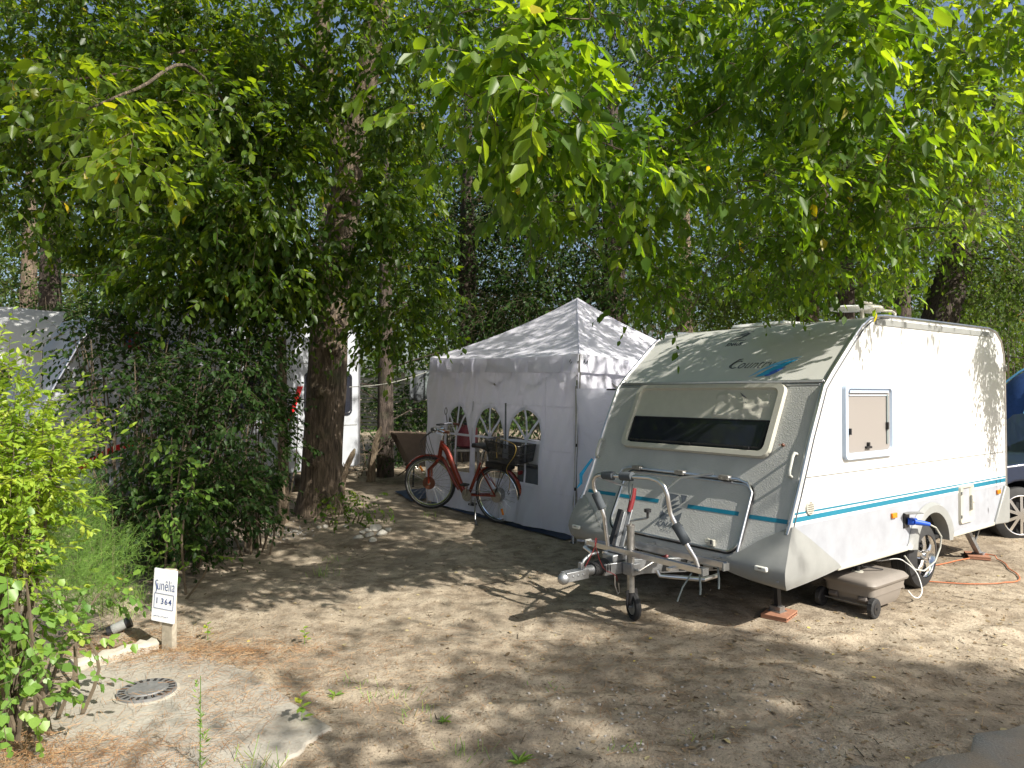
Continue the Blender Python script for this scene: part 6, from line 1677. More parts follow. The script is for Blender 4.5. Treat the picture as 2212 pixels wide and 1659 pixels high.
    # sprays close over the nose: their leaf shadows fall across the upper front
    for w, t, z, hh, rad, n in ((.35, -1.25, 2.25, 1.15, (.22, .18, .10), 9), (.55, -1.35, 2.17, 1.1, (.25, .2, .10), 12), (.80, -1.30, 2.22, 1.2, (.22, .2, .10), 9), (.95, -1.52, 2.05, 1.1, (.25, .18, .08), 12), (1.35, -1.5, 2.05, 1.15, (.30, .2, .08), 14), (1.70, -1.60, 1.97, 1.2, (.28, .18, .08), 14), (1.60, -1.35, 2.18, 1.3, (.2, .15, .06), 6), (1.95, -1.45, 2.1, 1.2, (.18, .15, .06), 6), (1.3, -1.72, 1.88, 1.1, (.28, .12, .05), 6)):
        c = np.array(loc(t, w, z))+S*hh; cloud(LV, c, rad, int(n*1.8), .075, nl=8, length=.24, shell=0, rg=g, droop=.4, out=.4); tg.append(Vector(c)-o)
    for c, r, n, ll in (((5.6, 5.2, 5.6), (1.2, .9, .8), 130, .09), ((4.0, 5.6, 6.2), (1.6, 1.2, .8), 190, .09), ((2.0, 5.4, 6.0), (1.5, 1.2, .6), 150, .09), ((6.2, 7.5, 5.6), (1.2, 1.5, 1.2), 140, .09), ((3.0, 8.0, 7.0), (2.0, 1.6, 1.0), 190, .10), ((.4, 6.6, 5.6), (1.3, 1.3, .5), 120, .09), ((.2, 4.2, 4.9), (1.0, .7, .4), 60, .09), ((3.3, 3.5, 5.5), (.9, .7, .3), 100, .09), ((2.1, 3.2, 5.2), (.8, .6, .3), 90, .09), ((4.4, 4.3, 6.0), (.8, .8, .3), 90, .09), ((.6, 2.9, 4.9), (.9, .5, .3), 90, .09), ((-1.0, 2.9, 4.8), (.9, .5, .3), 80, .09), ((-1.5, 5.6, 6.9), (2.2, 1.4, .8), 420, .10), ((-3.8, 5.8, 7.2), (1.8, 1.4, .8), 300, .10), ((1.2, 5.0, 6.9), (1.6, 1.2, .6), 260, .10), ((4.4, 6.6, 6.9), (1.6, 1.5, .7), 300, .10), ((3.6, 3.6, 6.2), (1.3, 1.0, .5), 70, .09), ((4.2, 7.0, 6.1), (1.4, 1.4, .4), 240, .09), ((-.8, 3.4, 5.2), (1.3, .8, .4), 130, .09)):
        cloud(LV, c, r, n, ll, nl=8, length=.4, shell=0, clump=16, rg=g); tg.append(Vector(c)-o)  # unseen clumps above the view, many added to shade leaves and tent
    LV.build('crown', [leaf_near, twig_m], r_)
    m = MB(); branches(m, pth[len(pth)//3:], tg, .028, 9, .3); m.build('branches', twig_m, r_)
near_tree()

# ---- trees behind the camera on the sunny side; they only print their shade on the sand
def shade_tree(name_i, base, label, targets, seed):
    base = Vector(base); r_ = empty('shade_tree', tuple(base), 0, label, 'tree')
    g = np.random.default_rng(seed); LV = Leaves(); S = np.array(SUN); tg = []
    for (x, y, rx, ry, h, n, ll) in targets:
        if seed == 51: n = int(n*1.8); h += 1.5
        c = np.array([x, y, 0])+S/S[2]*h
        cloud(LV, c, (rx, ry, .35), n, ll, nl=8, length=.34, shell=0, rg=g, clump=max(3, n//13)); tg.append(Vector(c)-base)
    LV.build('crown', [leaf_near, twig_m], r_)
    hmax = max(t.z for t in tg); cx_ = sum((t for t in tg), Vector())/len(tg)
    m = MB(); pth = trunk_tube(m, [Vector((0, 0, -.05)), Vector((.1, .05, hmax*.4)), Vector((cx_.x*.3, cx_.y*.3, hmax*.75)), Vector((cx_.x*.8, cx_.y*.8, hmax*1.02))], [.22, .15, .07, .015], 18, .05, seed, .15)
    m.build('trunk', bark, r_, angle=60)
    m = MB(); branches(m, pth[len(pth)//2:], tg, .04, seed, .3); m.build('branches', bark, r_)
def GT(px, py, rx, ry, h, n, ll):
    g = G(px, py); return (g.x, g.y, rx, ry, h, n, ll)
SHADE_A = [GT(1150, 1480, .55, .40, 6.0, 30, .10), GT(1350, 1420, .60, .45, 6.5, 36, .10), GT(1500, 1500, .55, .40, 6.8, 36, .10), GT(1700, 1450, .5, .45, 7.0, 30, .10), GT(1800, 1560, .6, .4, 6.6, 34, .10), GT(1450, 1600, .5, .3, 6.4, 28, .10), GT(1950, 1500, .5, .45, 7.0, 30, .10), GT(2100, 1580, .5, .35, 7.2, 30, .10), GT(1250, 1620, .35, .3, 6.3, 14, .10), GT(2050, 1450, .5, .25, 7.0, 18, .10),
           GT(1950, 1700, .8, .4, 6.8, 60, .10), GT(1620, 1540, .6, .3, 6.6, 36, .10), GT(1250, 1540, .5, .25, 6.2, 26, .10), GT(2050, 1520, .6, .25, 7.0, 36, .10), GT(1850, 1430, .45, .16, 7.0, 16, .10), GT(1650, 1640, .6, .3, 6.4, 34, .10), GT(1500, 1720, .8, .4, 6.6, 40, .10)]
SHADE_A += [GT(1350, 1350, .5, .2, 6.2, 26, .10), GT(1560, 1410, .55, .25, 6.6, 34, .10), GT(1150, 1400, .4, .2, 6.0, 18, .10), GT(1750, 1500, .6, .3, 6.8, 40, .10), GT(1380, 1500, .6, .3, 6.4, 40, .10), GT(2150, 1480, .5, .3, 7.2, 30, .10), GT(1900, 1600, .7, .3, 6.8, 44, .10), GT(1120, 1560, .35, .2, 6.0, 14, .10)]
SHADE_B = [GT(640, 1520, .30, .25, 5.0, 16, .09), GT(900, 1400, .50, .16, 5.4, 18, .09), GT(980, 1310, .55, .18, 6.0, 18, .09), GT(700, 1280, .45, .2, 6.2, 18, .09), GT(560, 1230, .5, .25, 6.0, 22, .09), GT(1180, 1330, .35, .2, 5.8, 12, .09), GT(800, 1340, .5, .14, 5.6, 12, .09), GT(420, 1560, .28, .16, 5.0, 9, .09), GT(900, 1580, .35, .2, 5.2, 12, .09), GT(720, 1640, .4, .2, 5.2, 14, .09), GT(560, 1620, .35, .2, 5.0, 10, .09), GT(1050, 1440, .35, .2, 5.6, 12, .09)]
shade_tree(0, (8.4, -2.2, 0), 'tall leafy tree across the lane facing the white caravan', SHADE_A, 51)
shade_tree(1, (5.2, -4.2, 0), 'smaller leafy tree across the lane facing the tent', SHADE_B, 52)

# ---- background trees
def back_tree(x, y, hgt, tr, crowns, label, seed, bark_=bark_dark, mat=None, ll=.10, lean=(0, 0), group='trees behind the pitch'):
    base = Vector((x, y, gz(x, y)-.05)); r_ = empty('woodland_tree', tuple(base), 0, label, 'tree', group)
    m = MB(); pth = trunk_tube(m, [Vector((0, 0, 0)), Vector((lean[0]*.3, lean[1]*.3, hgt*.35)), Vector((lean[0]*.7, lean[1]*.7, hgt*.7)), Vector((lean[0], lean[1], hgt))], [tr*1.15, tr, tr*.75, tr*.3], 14, .06, seed, .12)
    m.build('trunk', bark_, r_, angle=60)
    g = np.random.default_rng(seed); LV = Leaves(); tg = []
    for c, r, n in crowns:
        cloud(LV, c, r, int(n*2.3), ll, nl=7, length=.5, shell=0, clump=max(8, n//12), rg=g, tpl=LEAF4, twig=.004, ratio=.62); tg.append(Vector(c)-base)
    LV.build('crown', [mat or leaf_back, twig_m], r_)
    m = MB(); branches(m, pth, tg, .06, seed, .3)
    rnd = random.Random(seed)
    for k in range(26):
        a = rnd.choice(pth[2:]); an = rnd.uniform(0, 6.28); L = rnd.uniform(.6, 2.0); e_ = a+Vector((math.cos(an)*L, math.sin(an)*L, rnd.uniform(-.3, .9)))
        m.tube([a, a.lerp(e_, .5)+Vector((0, 0, .12)), e_], [.018, .012, .004], 5)
    m.build('branches', bark_, r_)
def C(px, py, Y, rx, ry, rz, n): return (V3(px, py, Y), (rx, ry, rz), n)
back_tree(*P(1325, 900, 14.0).xy, 7.5, .26, [C(1250, 480, 13.5, 1.6, 1.3, .9, 240), C(1400, 300, 14, 1.8, 1.4, 1.2, 260), C(1180, 250, 14.5, 1.8, 1.4, 1.2, 260), C(1330, 620, 13.2, 1.2, .9, .5, 160), C(1480, 60, 15, 2.2, 1.2, 1.1, 240), C(1240, 60, 15, 2.0, 1.2, 1.1, 220), C(1150, 640, 13.4, 1.4, .9, .8, 220), ((1.5, 12.5, 6.0), (2.8, 1.6, .8), 220)], 'dark ivy-clad trunk right behind the peak of the tent', 61, mat=leaf_dark)  # last clump added as a caster to shade the ground behind the tent
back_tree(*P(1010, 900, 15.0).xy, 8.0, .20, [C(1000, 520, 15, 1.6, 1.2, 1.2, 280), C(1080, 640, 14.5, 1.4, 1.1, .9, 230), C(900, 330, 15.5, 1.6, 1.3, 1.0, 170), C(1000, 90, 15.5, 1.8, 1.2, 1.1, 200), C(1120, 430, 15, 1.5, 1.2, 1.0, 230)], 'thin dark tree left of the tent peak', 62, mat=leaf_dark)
back_tree(*P(1720, 840, 16.0).xy, 8.5, .24, [C(1560, 600, 16, 2.2, 1.4, .9, 260), C(1620, 420, 16, 2.0, 1.4, 1.3, 260), C(1780, 560, 16, 1.9, 1.4, 1.0, 240), C(1560, 620, 17, 1.6, 1.2, .8, 150), C(1700, 200, 16, 2.0, 1.6, 1.3, 230), C(1750, 30, 16, 2.4, 1.4, 1.1, 240)], 'forked brown trunk behind the caravan roof hatch', 63, bark_=bark, lean=(.8, 0))
back_tree(*P(1955, 760, 13.0).xy, 6.8, .34, [C(2030, 480, 12.5, 1.5, 1.2, 1.0, 260), C(2150, 560, 12.5, 1.3, 1.2, 1.0, 240), C(1900, 350, 13, 1.6, 1.2, 1.0, 200), C(2120, 300, 13, 1.6, 1.3, 1.0, 220), C(2050, 60, 14, 2.0, 1.3, 1.1, 240)], 'thick dark trunk leaning right behind the caravan aerial', 64, lean=(2.0, .4))
back_tree(*P(1830, 820, 13.5).xy, 6.5, .17, [C(1820, 300, 13.5, 1.6, 1.2, 1.0, 150), C(1750, 620, 13.8, .9, .8, .5, 90)], 'slim dark trunk between the aerial and the forked tree', 65)
back_tree(*P(2240, 860, 19).xy, 9.0, .28, [C(2150, 420, 19, 2.5, 1.6, 1.8, 220), C(2200, 680, 18, 1.6, 1.3, 1.1, 200), C(2130, 650, 18.5, 1.2, 1, .8, 120)], 'bright leafy tree beyond the tail of the white caravan', 66, bark_=bark)
back_tree(*P(832, 960, 12.6).xy, 6.5, .13, [C(800, 620, 13.5, 1.0, .8, .8, 120), C(870, 480, 14, 1.3, 1, .8, 110)], 'slender dark trunk standing right behind the big elm', 67)
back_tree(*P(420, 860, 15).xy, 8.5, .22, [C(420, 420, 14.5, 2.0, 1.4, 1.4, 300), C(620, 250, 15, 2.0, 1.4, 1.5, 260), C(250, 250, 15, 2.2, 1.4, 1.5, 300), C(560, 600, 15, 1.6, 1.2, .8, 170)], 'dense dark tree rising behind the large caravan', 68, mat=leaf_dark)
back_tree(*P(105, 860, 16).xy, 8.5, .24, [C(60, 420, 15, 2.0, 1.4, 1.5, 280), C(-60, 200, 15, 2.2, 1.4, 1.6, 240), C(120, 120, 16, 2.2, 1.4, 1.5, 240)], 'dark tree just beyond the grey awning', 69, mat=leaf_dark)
back_tree(*P(60, 860, 22).xy, 9.5, .25, [C(60, 600, 22, 2.2, 1.4, 1.1, 170), C(230, 610, 23, 2.0, 1.4, .9, 120)], 'pale sunlit tree far beyond the awning', 70, bark_=bark)
back_tree(*P(1480, 860, 24).xy, 10, .28, [C(1450, 500, 24, 3, 2, 2.0, 260), C(1600, 660, 23, 2.4, 1.6, 1.0, 170), C(1300, 300, 24, 3, 2, 2.0, 200)], 'sunlit tree farther off between the tent peak and the caravan roof', 71, bark_=bark)
back_tree(*P(700, 860, 24).xy, 10, .28, [C(640, 420, 24, 3, 2, 2.2, 230), C(880, 600, 24, 2.6, 2, 2.0, 170), C(800, 250, 24, 3, 2, 1.8, 150)], 'tall tree in the distance behind the big elm', 72)
back_tree(*P(1950, 860, 26).xy, 11, .3, [C(1900, 450, 26, 3.4, 2, 2.2, 230), C(2150, 350, 26, 3.2, 2, 2.2, 200), C(1800, 660, 25, 2.5, 1.6, 1.2, 170)], 'tall tree in the distance above the caravan tail', 73)

# ---- the far wood closing the view
def far_wood():
    g = np.random.default_rng(81); LV = Leaves()
    n = 44000; px = g.uniform(-700, 2900, n); Y = g.uniform(26, 36, n); z = g.random(n)**1.15*14.5
    x = (px-CX)/F*Y; keep = (np.sin(x*.9)+np.sin(x*.37+2)+np.sin(z*.8+x*.5)) > -1.6+.9*(z/14.5)
    x, Y, z = x[keep], Y[keep], z[keep]
    p = np.stack([x, Y, z+.2], -1); d = g.normal(0, 1, p.shape); d[:, 1] -= .6
    sprays(LV, p, d, .9, 6, .24, .4, LEAF4, ratio=.65, rg=g, twig=.006)
    tag(LV.build('far_wood', [leaf_back, twig_m]), 'dark green wood closing the view far behind the tents', 'wood', kind='stuff')
far_wood()
def thicket(name, boxes, mat, ll, label, cat, seed, dens=1.0, tplt=LEAF4, stems=True, length=.35, nl=8, kind=None, droop=.2, parent_stem=twig_m, ratio=.6, rx=1.0):
    g = np.random.default_rng(seed)
    c0 = boxes[0][0]; base = Vector((c0[0], c0[1], gz(c0[0], c0[1]))); r_ = empty(name, tuple(base), 0, label, cat)
    if kind: r_['kind'] = kind
    LV = Leaves()
    for c, r, n in boxes: cloud(LV, c, r, int(n*dens), ll, nl=nl, length=length, shell=0, clump=max(4, n//10), rg=g, tpl=tplt, droop=droop, out=.8, ratio=ratio)
    LV.build('foliage', [mat, twig_m], r_)
    if stems:
        m = MB(); rnd = random.Random(seed)
        for c, r, n in boxes:
            for k in range(max(2, min(7, n//14))):
                e_ = Vector(c)+Vector((rnd.uniform(-.7, .7)*r[0], rnd.uniform(-.7, .7)*r[1], rnd.uniform(-.4, .7)*r[2])); s_ = Vector((base.x+(e_.x-base.x)*.55+rnd.uniform(-.1, .1), base.y+(e_.y-base.y)*.55, gz(e_.x, e_.y)-.02)); s_.z = gz(s_.x, s_.y)-.03
                m.tube(limb_path([s_-base, s_.lerp(e_, .5)+Vector((rnd.uniform(-.1, .1), 0, .05))-base, e_-base], 3), [.012, .011, .010, .009, .008, .006, .004], 5)
        m.build('stems', parent_stem, r_)
    return r_
# hedges behind the tent and caravans
thicket('background_hedge', [(V3(1500, 740, 16), (2.2, .9, 1.0), 260), (V3(1650, 700, 17), (2.0, .9, .8), 200), (V3(1380, 700, 17), (1.6, .8, 1.0), 170)], leaf_back, .09, 'pale sunlit hedge between the tent and the caravan roof', 'hedge', 91, nl=7)
thicket('dry_thicket', [(V3(1390, 690, 15.2), (.9, .5, .35), 150), (V3(1420, 730, 15), (.9, .5, .3), 120)], dry_m, .05, 'brown dry twiggy thicket behind the right slope of the tent roof', 'thicket', 92, nl=9, length=.5, ratio=.2, droop=-.1)
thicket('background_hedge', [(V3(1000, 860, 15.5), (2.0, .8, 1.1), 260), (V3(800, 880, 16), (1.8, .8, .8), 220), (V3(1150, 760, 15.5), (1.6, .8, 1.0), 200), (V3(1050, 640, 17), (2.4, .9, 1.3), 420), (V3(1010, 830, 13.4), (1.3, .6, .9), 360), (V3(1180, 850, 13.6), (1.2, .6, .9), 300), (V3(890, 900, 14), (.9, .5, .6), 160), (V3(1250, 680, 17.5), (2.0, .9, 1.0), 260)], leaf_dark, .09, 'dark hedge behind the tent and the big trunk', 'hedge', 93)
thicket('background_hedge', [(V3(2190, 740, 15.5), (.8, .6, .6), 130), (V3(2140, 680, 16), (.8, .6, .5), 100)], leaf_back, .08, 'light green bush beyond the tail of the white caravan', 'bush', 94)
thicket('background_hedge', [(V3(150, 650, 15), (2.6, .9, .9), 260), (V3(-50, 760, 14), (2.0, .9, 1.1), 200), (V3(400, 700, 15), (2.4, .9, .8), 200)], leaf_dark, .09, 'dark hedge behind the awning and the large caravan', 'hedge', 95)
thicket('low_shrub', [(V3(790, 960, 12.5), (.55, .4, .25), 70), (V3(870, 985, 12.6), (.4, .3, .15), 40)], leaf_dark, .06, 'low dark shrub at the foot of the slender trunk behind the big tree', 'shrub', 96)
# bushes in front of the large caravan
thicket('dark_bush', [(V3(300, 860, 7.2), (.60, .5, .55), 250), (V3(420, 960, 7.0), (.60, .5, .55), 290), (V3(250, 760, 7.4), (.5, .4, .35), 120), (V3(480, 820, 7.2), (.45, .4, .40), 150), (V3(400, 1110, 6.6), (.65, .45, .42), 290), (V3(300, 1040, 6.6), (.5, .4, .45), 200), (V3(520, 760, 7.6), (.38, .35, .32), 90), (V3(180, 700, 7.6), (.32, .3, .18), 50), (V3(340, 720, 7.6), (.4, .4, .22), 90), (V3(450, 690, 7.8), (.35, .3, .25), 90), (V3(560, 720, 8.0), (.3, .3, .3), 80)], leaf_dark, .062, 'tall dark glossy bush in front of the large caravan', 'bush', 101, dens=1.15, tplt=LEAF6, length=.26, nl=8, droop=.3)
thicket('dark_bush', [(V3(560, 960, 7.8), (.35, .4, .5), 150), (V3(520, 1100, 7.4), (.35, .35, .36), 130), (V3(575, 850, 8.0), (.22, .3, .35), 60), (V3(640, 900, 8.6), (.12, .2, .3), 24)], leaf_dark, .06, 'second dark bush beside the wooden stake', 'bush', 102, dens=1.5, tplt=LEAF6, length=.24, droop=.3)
thicket('ivy_shrub', [(V3(370, 1080, 6.1), (.25, .2, .22), 34), (V3(430, 1200, 6.0), (.22, .2, .12), 20), (V3(385, 960, 6.3), (.12, .12, .16), 12)], leaf_ivy, .065, 'sprig of lighter leaves sticking out in front of the dark bush', 'shrub', 103, tplt=LEAF6, length=.2, droop=.2)
# sunlit bush at the left edge
thicket('lime_bush', [(V3(0, 960, 3.7), (.20, .3, .26), 130), (V3(-80, 1060, 3.6), (.34, .3, .38), 260), (V3(60, 1010, 3.7), (.17, .2, .22), 130), (V3(-35, 880, 3.7), (.12, .2, .18), 60), (V3(-70, 1220, 3.5), (.22, .3, .3), 130), (V3(10, 1130, 3.5), (.17, .2, .2), 70)], leaf_lime, .050, 'bright lime green bush in full sun beside the feathery shrub', 'bush', 104, tplt=LEAF6, length=.22, nl=12, droop=-.25, dens=1.2, ratio=.46)
thicket('ivy_bush', [(V3(60, 1380, 3.6), (.20, .2, .14), 44), (V3(-10, 1300, 3.4), (.18, .2, .22), 50), (V3(150, 1400, 3.9), (.12, .15, .10), 18), (V3(20, 1500, 3.3), (.16, .15, .12), 22), (V3(200, 1285, 4.5), (.14, .12, .08), 12)], leaf_ivy, .055, 'leafy ivy like bush with broad leaves beside the kerb stone', 'bush', 105, tplt=LEAF6, length=.18, nl=7, ratio=.85, droop=.2)
thicket('sapling', [(V3(745, 1085, 8.9), (.26, .2, .16), 34), (V3(790, 1100, 8.9), (.15, .15, .12), 14), (V3(725, 1130, 8.8), (.16, .15, .10), 12)], leaf_near, .058, 'small leafy sapling at the right foot of the big tree', 'sapling', 106, tplt=LEAF6, length=.22, droop=.5)
def feathery():
    g = np.random.default_rng(111); g0 = G(160, 1330)
    r_ = empty('feathery_shrub', (g0.x, g0.y, 0), 0, 'soft feathery green shrub with thread fine leaves behind the pitch sign', 'shrub')
    LV = Leaves()
    for (px, py, Y, rx, ry, rz, n) in ((120, 1110, 4.6, .26, .22, .22, 420), (190, 1200, 5.0, .30, .25, .18, 500), (120, 1260, 4.5, .30, .2, .20, 480), (215, 1290, 5.0, .22, .2, .14, 300), (60, 1180, 4.2, .2, .2, .2, 220), (110, 1010, 4.7, .10, .12, .25, 60), (20, 1180, 4.4, .2, .2, .2, 120)):
        c = np.array(V3(px, py, Y)); d = unit(g.normal(0, 1, (n, 3))); p = c+d*(g.random(n)**.4)[:, None]*np.array([rx, ry, rz])
        dd = (p-c)*2+np.array([.1, -.1, .9])+g.normal(0, .5, (n, 3))
        sprays(LV, p, dd, .16+.1*g.random(n), 14, .035, .1, NEED, ratio=.045, spread=.9, twig=.0012, rg=g)
    LV.build('foliage', [feather_m, feather_m], r_)
    m = MB(); rnd = random.Random(2)
    for k in range(16):
        a = Vector((rnd.uniform(-.3, .3), rnd.uniform(-.2, .2), -.03)); e_ = a+Vector((rnd.uniform(-.3, .3), rnd.uniform(-.15, .15), rnd.uniform(.3, .9))); m.tube([a, a.lerp(e_, .5), e_], [.005, .004, .002], 5)
    m.build('stems', twig_m, r_)
feathery()
def stake():
    g = G(612, 1128); r_ = empty('wooden_stake', (g.x, g.y, gz(g.x, g.y)), 0, 'slim pale wooden stake standing just left of the big trunk', 'stake')
    m = MB(); trunk_tube(m, [Vector((0, 0, -.05)), Vector((0, 0, .6)), Vector((-.01, 0, 1.3)), Vector((-.03, 0, 2.4))], [.075, .07, .066, .06], 14, .03, 8); m.build('post', bark_pale, r_, angle=60)
stake()
def snag(px, py, Y, h, lean, lab, r=.06):
    g = Vector((*P(px, py, Y).xy, 0)); r_ = empty('broken_stump', (g.x, g.y, gz(g.x, g.y)), 0, lab, 'stump')
    m = MB(); rnd = random.Random(int(px)); top = Vector((lean, 0, h))
    m.tube(limb_path([Vector((0, 0, -.03)), Vector((lean*.3, 0, h*.5)), top], 4), [r, r*.95, r*.9, r*.85, r*.8, r*.75, r*.7, r*.6, r*.2], 9, fn=lambda i, a: 1+.12*math.sin(a*4+i)); m.build('stem', bark_pale, r_)
    m = MB()
    for k in range(6): a = Vector((lean*.5, 0, h*.5)); m.tube([a, a+Vector((rnd.uniform(-.3, .3), rnd.uniform(-.1, .1), rnd.uniform(-.1, .4)))], [.014, .004], 5)
    m.build('broken_branches', bark_pale, r_)
snag(735, 1000, 10.6, .75, .22, 'broken reddish stump with bare twigs right behind the big trunk')
snag(800, 1000, 12.0, .95, .18, 'split dead stump left of the slender dark trunk', .075)

# ---- litter on the ground
def scatter_ground(n, g, poly=None):
    px = g.uniform(-60, 2300, n*3); py = 850+ (g.random(n*3)**.75)*900+150*0
    Y = (H*F)/np.maximum(py-850, 160); x = (px-CX)/F*Y
    m = (Y < 10.5) & (Y > 2.2); return x[m][:n], Y[m][:n]
def litter():
    g = np.random.default_rng(121)
    # fallen leaves, denser to the right
    n = 3300; Y = g.uniform(2.4, 9.0, n*2); x = g.uniform(-.75, .78, n*2)*Y*1.05; w = g.random(n*2) < (.18+.82*np.clip((x/Y+.2)/.8, 0, 1)); x, Y = x[w][:n], Y[w][:n]; n = len(x)
    p = np.stack([x, Y, heights(x, Y)+.004], -1); an = g.uniform(0, 6.28, n); ax = np.stack([np.cos(an), np.sin(an), g.normal(.05, .15, n)], -1); nr = np.stack([g.normal(0, .25, n), g.normal(0, .25, n), np.ones(n)], -1)
    L = .012+.036*g.random(n)**2.4; LV = Leaves(); t = g.random(n)**1.1; LV.add(p, ax, nr, L, L*.6, LEAF6, t)
    tag(LV.build('fallen_leaves', [litter_m, twig_m]), 'dry yellow and brown leaves scattered over the sand', 'leaves', kind='stuff')
    # needles, dense round the slab and sign
    LV = Leaves()
    c = [(-2.0, 4.7, .8, .3, 1800), (-2.3, 3.35, .7, .25, 2000), (-1.45, 3.9, .4, .5, 600), (-2.0, 4.1, .8, .6, 350), (-2.6, 4.9, .5, .4, 1200), (-1.0, 4.2, 1.2, .8, 700), (.0, 4.6, 2.2, 1.4, 1200), (1.4, 4.0, 1.8, 1.0, 900), (-1.9, 3.1, .8, .3, 1500)]
    for cx_, cy_, sx, sy, k in c:
        x = g.normal(cx_, sx*.6, k); y = g.normal(cy_, sy*.6, k); q = (y > 2.2); x, y = x[q], y[q]; k = len(x)
        on = ((x > -2.95) & (x < -1.25) & (y > 3.2) & (y < 4.75)); z = np.maximum(heights(x, y), np.where(on, .034, -1))+.004+.01*g.random(k)
        an = g.uniform(0, 6.28, k); LV.add(np.stack([x, y, z], -1), np.stack([np.cos(an), np.sin(an), g.normal(0, .10, k)], -1), np.tile([0, 0, 1.0], (k, 1))+g.normal(0, .3, (k, 3)), .05+.05*g.random(k), .0022, NEED, g.random(k))
    tag(LV.build('pine_needles', [needle_m, twig_m]), 'reddish brown pine needles strewn over the slab and the sand', 'needles', kind='stuff')
    # gravel specks and pebbles
    m = MB(); rnd = random.Random(9); tot = 0
    octv = [Vector((1, 0, 0)), Vector((0, 1, 0)), Vector((-1, 0, 0)), Vector((0, -1, 0)), Vector((0, 0, .7)), Vector((0, 0, -.7))]; octf = [(0, 1, 4), (1, 2, 4), (2, 3, 4), (3, 0, 4), (1, 0, 5), (2, 1, 5), (3, 2, 5), (0, 3, 5)]
    # bits of bark and twig lying about
    LV = Leaves(); k = 16000; Yt = 2.4+6.6*g.random(k)**1.3; xt = g.uniform(-.7, .8, k)*Yt; dens = np.sin(xt*2.1+Yt)+np.sin(Yt*3.3-xt)+g.normal(0, .8, k) > .1; xt, Yt = xt[dens], Yt[dens]; k = len(xt)
    an = g.uniform(0, 6.28, k); L_ = .005+.016*g.random(k)**2
    LV.add(np.stack([xt, Yt, heights(xt, Yt)+.002], -1), np.stack([np.cos(an), np.sin(an), g.normal(.1, .2, k)], -1), np.tile([0, 0, 1.0], (k, 1))+g.normal(0, .3, (k, 3)), L_, L_*.45, LEAF4, .55*g.random(k))
    tag(LV.build('forest_debris', [litter_m, twig_m]), 'fine dark crumbs of bark and leaf strewn in patches on the sand', 'debris', kind='stuff')
    def peb(x, y, r):
        z = height(x, y); rz = Euler((rnd.uniform(-.5, .5), rnd.uniform(-.5, .5), rnd.uniform(0, 6))).to_matrix(); s = (rnd.uniform(.7, 1.3), rnd.uniform(.6, 1), rnd.uniform(.5, .9))
        m.add([rz @ Vector((v.x*r*s[0], v.y*r*s[1], v.z*r*s[2]))+Vector((x, y, z+r*.25)) for v in octv], octf)
    for k in range(800):
        Y = rnd.uniform(2.4, 7.5); x = rnd.uniform(-.5, .8)*Y; peb(x, Y, rnd.uniform(.003, .008))
    for k in range(260): Y = rnd.uniform(2.6, 4.2); peb(rnd.uniform(.1, 1.6), Y, rnd.uniform(.006, .016))
    for k in range(150): g_ = G(rnd.gauss(620, 40), rnd.gauss(1146, 8)); peb(g_.x, g_.y, rnd.uniform(.008, .022))
    tag(m.build('gravel', gravel_m, None, smooth=False, recalc=False), 'pale pebbles and gravel bits lying on the sand', 'gravel', kind='stuff')
    LV = Leaves(); k = 1500; Yt = g.uniform(2.4, 8.5, k); xt = g.uniform(-.6, .8, k)*Yt; an = g.uniform(0, 6.28, k); a_ = np.stack([xt, Yt, heights(xt, Yt)+.004], -1); L_ = .02+.09*g.random(k)**3
    LV.sticks(a_, a_+np.stack([np.cos(an)*L_, np.sin(an)*L_, .004*np.ones(k)], -1), .0012+.0025*g.random(k)**3, 0)
    tag(LV.build('twig_litter', [twig_m]), 'little dark broken twigs lying all over the sand', 'twigs', kind='stuff')
    # grass and weeds
    LV = Leaves()
    for (px, py, n, h) in ((840, 1500, 18, .05), (900, 1540, 16, .05), (1010, 1620, 26, .05), (560, 1660, 30, .10), (700, 1250, 20, .09), (720, 1210, 16, .06), (930, 1115, 18, .09), (760, 1480, 14, .04), (640, 1700, 16, .05), (1180, 1480, 10, .03), (300, 1300, 60, .12), (340, 1250, 60, .14), (260, 1330, 40, .10), (1340, 1610, 12, .03), (1500, 1590, 10, .03)):
        c = G(px, py); k = n; x = g.normal(c.x, .05+.03*h*10, k); y = g.normal(c.y, .05, k); p = np.stack([x, y, heights(x, y)], -1)
        LV.add(p, np.stack([g.normal(0, .45, k), g.normal(0, .45, k), np.ones(k)], -1), g.normal(0, 1, (k, 3)), h*(.6+.8*g.random(k)), .0045, NEED, .4+.5*g.random(k))
    tag(LV.build('grass_tufts', [feather_m, twig_m]), 'sparse thin grass tufts sprouting from the sand', 'grass', kind='stuff')
litter()
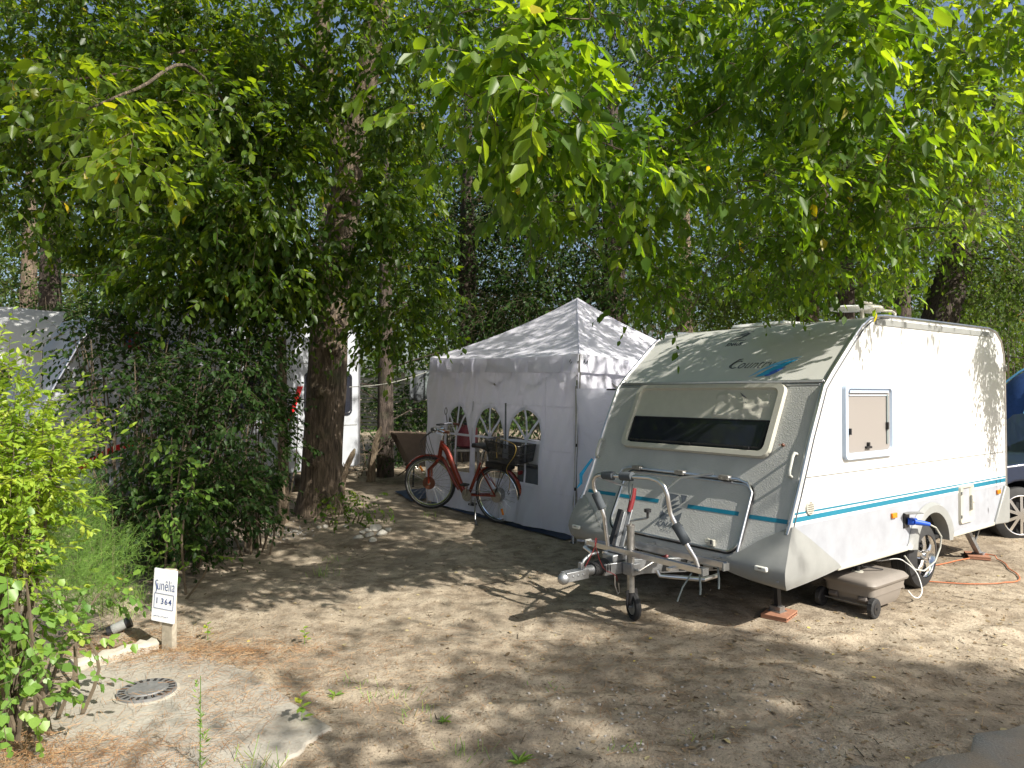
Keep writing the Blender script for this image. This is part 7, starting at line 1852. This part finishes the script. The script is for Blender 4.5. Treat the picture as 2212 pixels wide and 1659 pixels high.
def weed(px, py, kind, lab, s=1.0):
    c = G(px, py); z = height(c.x, c.y); r_ = empty('weed', (c.x, c.y, z), 0, lab, 'weed'); g = np.random.default_rng(int(px)); LV = Leaves(); base = np.array([c.x, c.y, z])
    if kind == 'rosette':
        n = 9; an = np.arange(n)*2.4; ax = np.stack([np.cos(an), np.sin(an), .35+.2*g.random(n)], -1); LV.add(np.tile(base, (n, 1)), ax, np.tile([0, 0, 1.0], (n, 1)), .07*s*(.7+.5*g.random(n)), .016*s, LEAF6, .5+.3*g.random(n))
    elif kind == 'stalk':
        n = 60; t = g.random(n); an = g.uniform(0, 6.28, n); p = base+np.stack([.02*np.sin(t*5), .0*t, t*.42*s], -1); LV.add(p, np.stack([np.cos(an), np.sin(an), .8+0*an], -1), g.normal(0, 1, (n, 3)), .05*s*(1-.5*t), .007, LEAF4, .4+.4*g.random(n))
        LV.sticks(base[None], (base+np.array([.0, 0, .44*s]))[None], .003, 0)
    else:
        n = 7; t = np.linspace(.3, 1, n); an = np.arange(n)*2.2; p = base+np.stack([.01*np.sin(t*5), 0*t, t*.12*s], -1); LV.add(p, np.stack([np.cos(an), np.sin(an), .4+0*an], -1), np.tile([0, 0, 1.0], (n, 1)), .045*s, .032*s, LEAF6, .6+.4*g.random(n)); LV.sticks(base[None], (base+np.array([0, 0, .12*s]))[None], .0025, 0)
    LV.build('leaves', [leaf_ivy], r_)
weed(437, 1660, 'stalk', 'tall thin green weed standing on the concrete slab', 1.0)
weed(655, 1560, 'sprig', 'small pale leafed weed at the right corner of the slab', 1.2)
weed(660, 1390, 'sprig', 'tiny yellow leafed seedling in the sunlit sand right of the sign', .9)
weed(452, 1380, 'sprig', 'little light green seedling just right of the sign post', .9)
weed(725, 1500, 'rosette', 'flat weed rosette in the sand above the small grass tufts', .8)
weed(1120, 1640, 'rosette', 'grey green rosette weed nearest to the lane', 1.1)
weed(960, 1555, 'rosette', 'small weed rosette right of the sparse grass', .7)
print('leaves', NL[0])
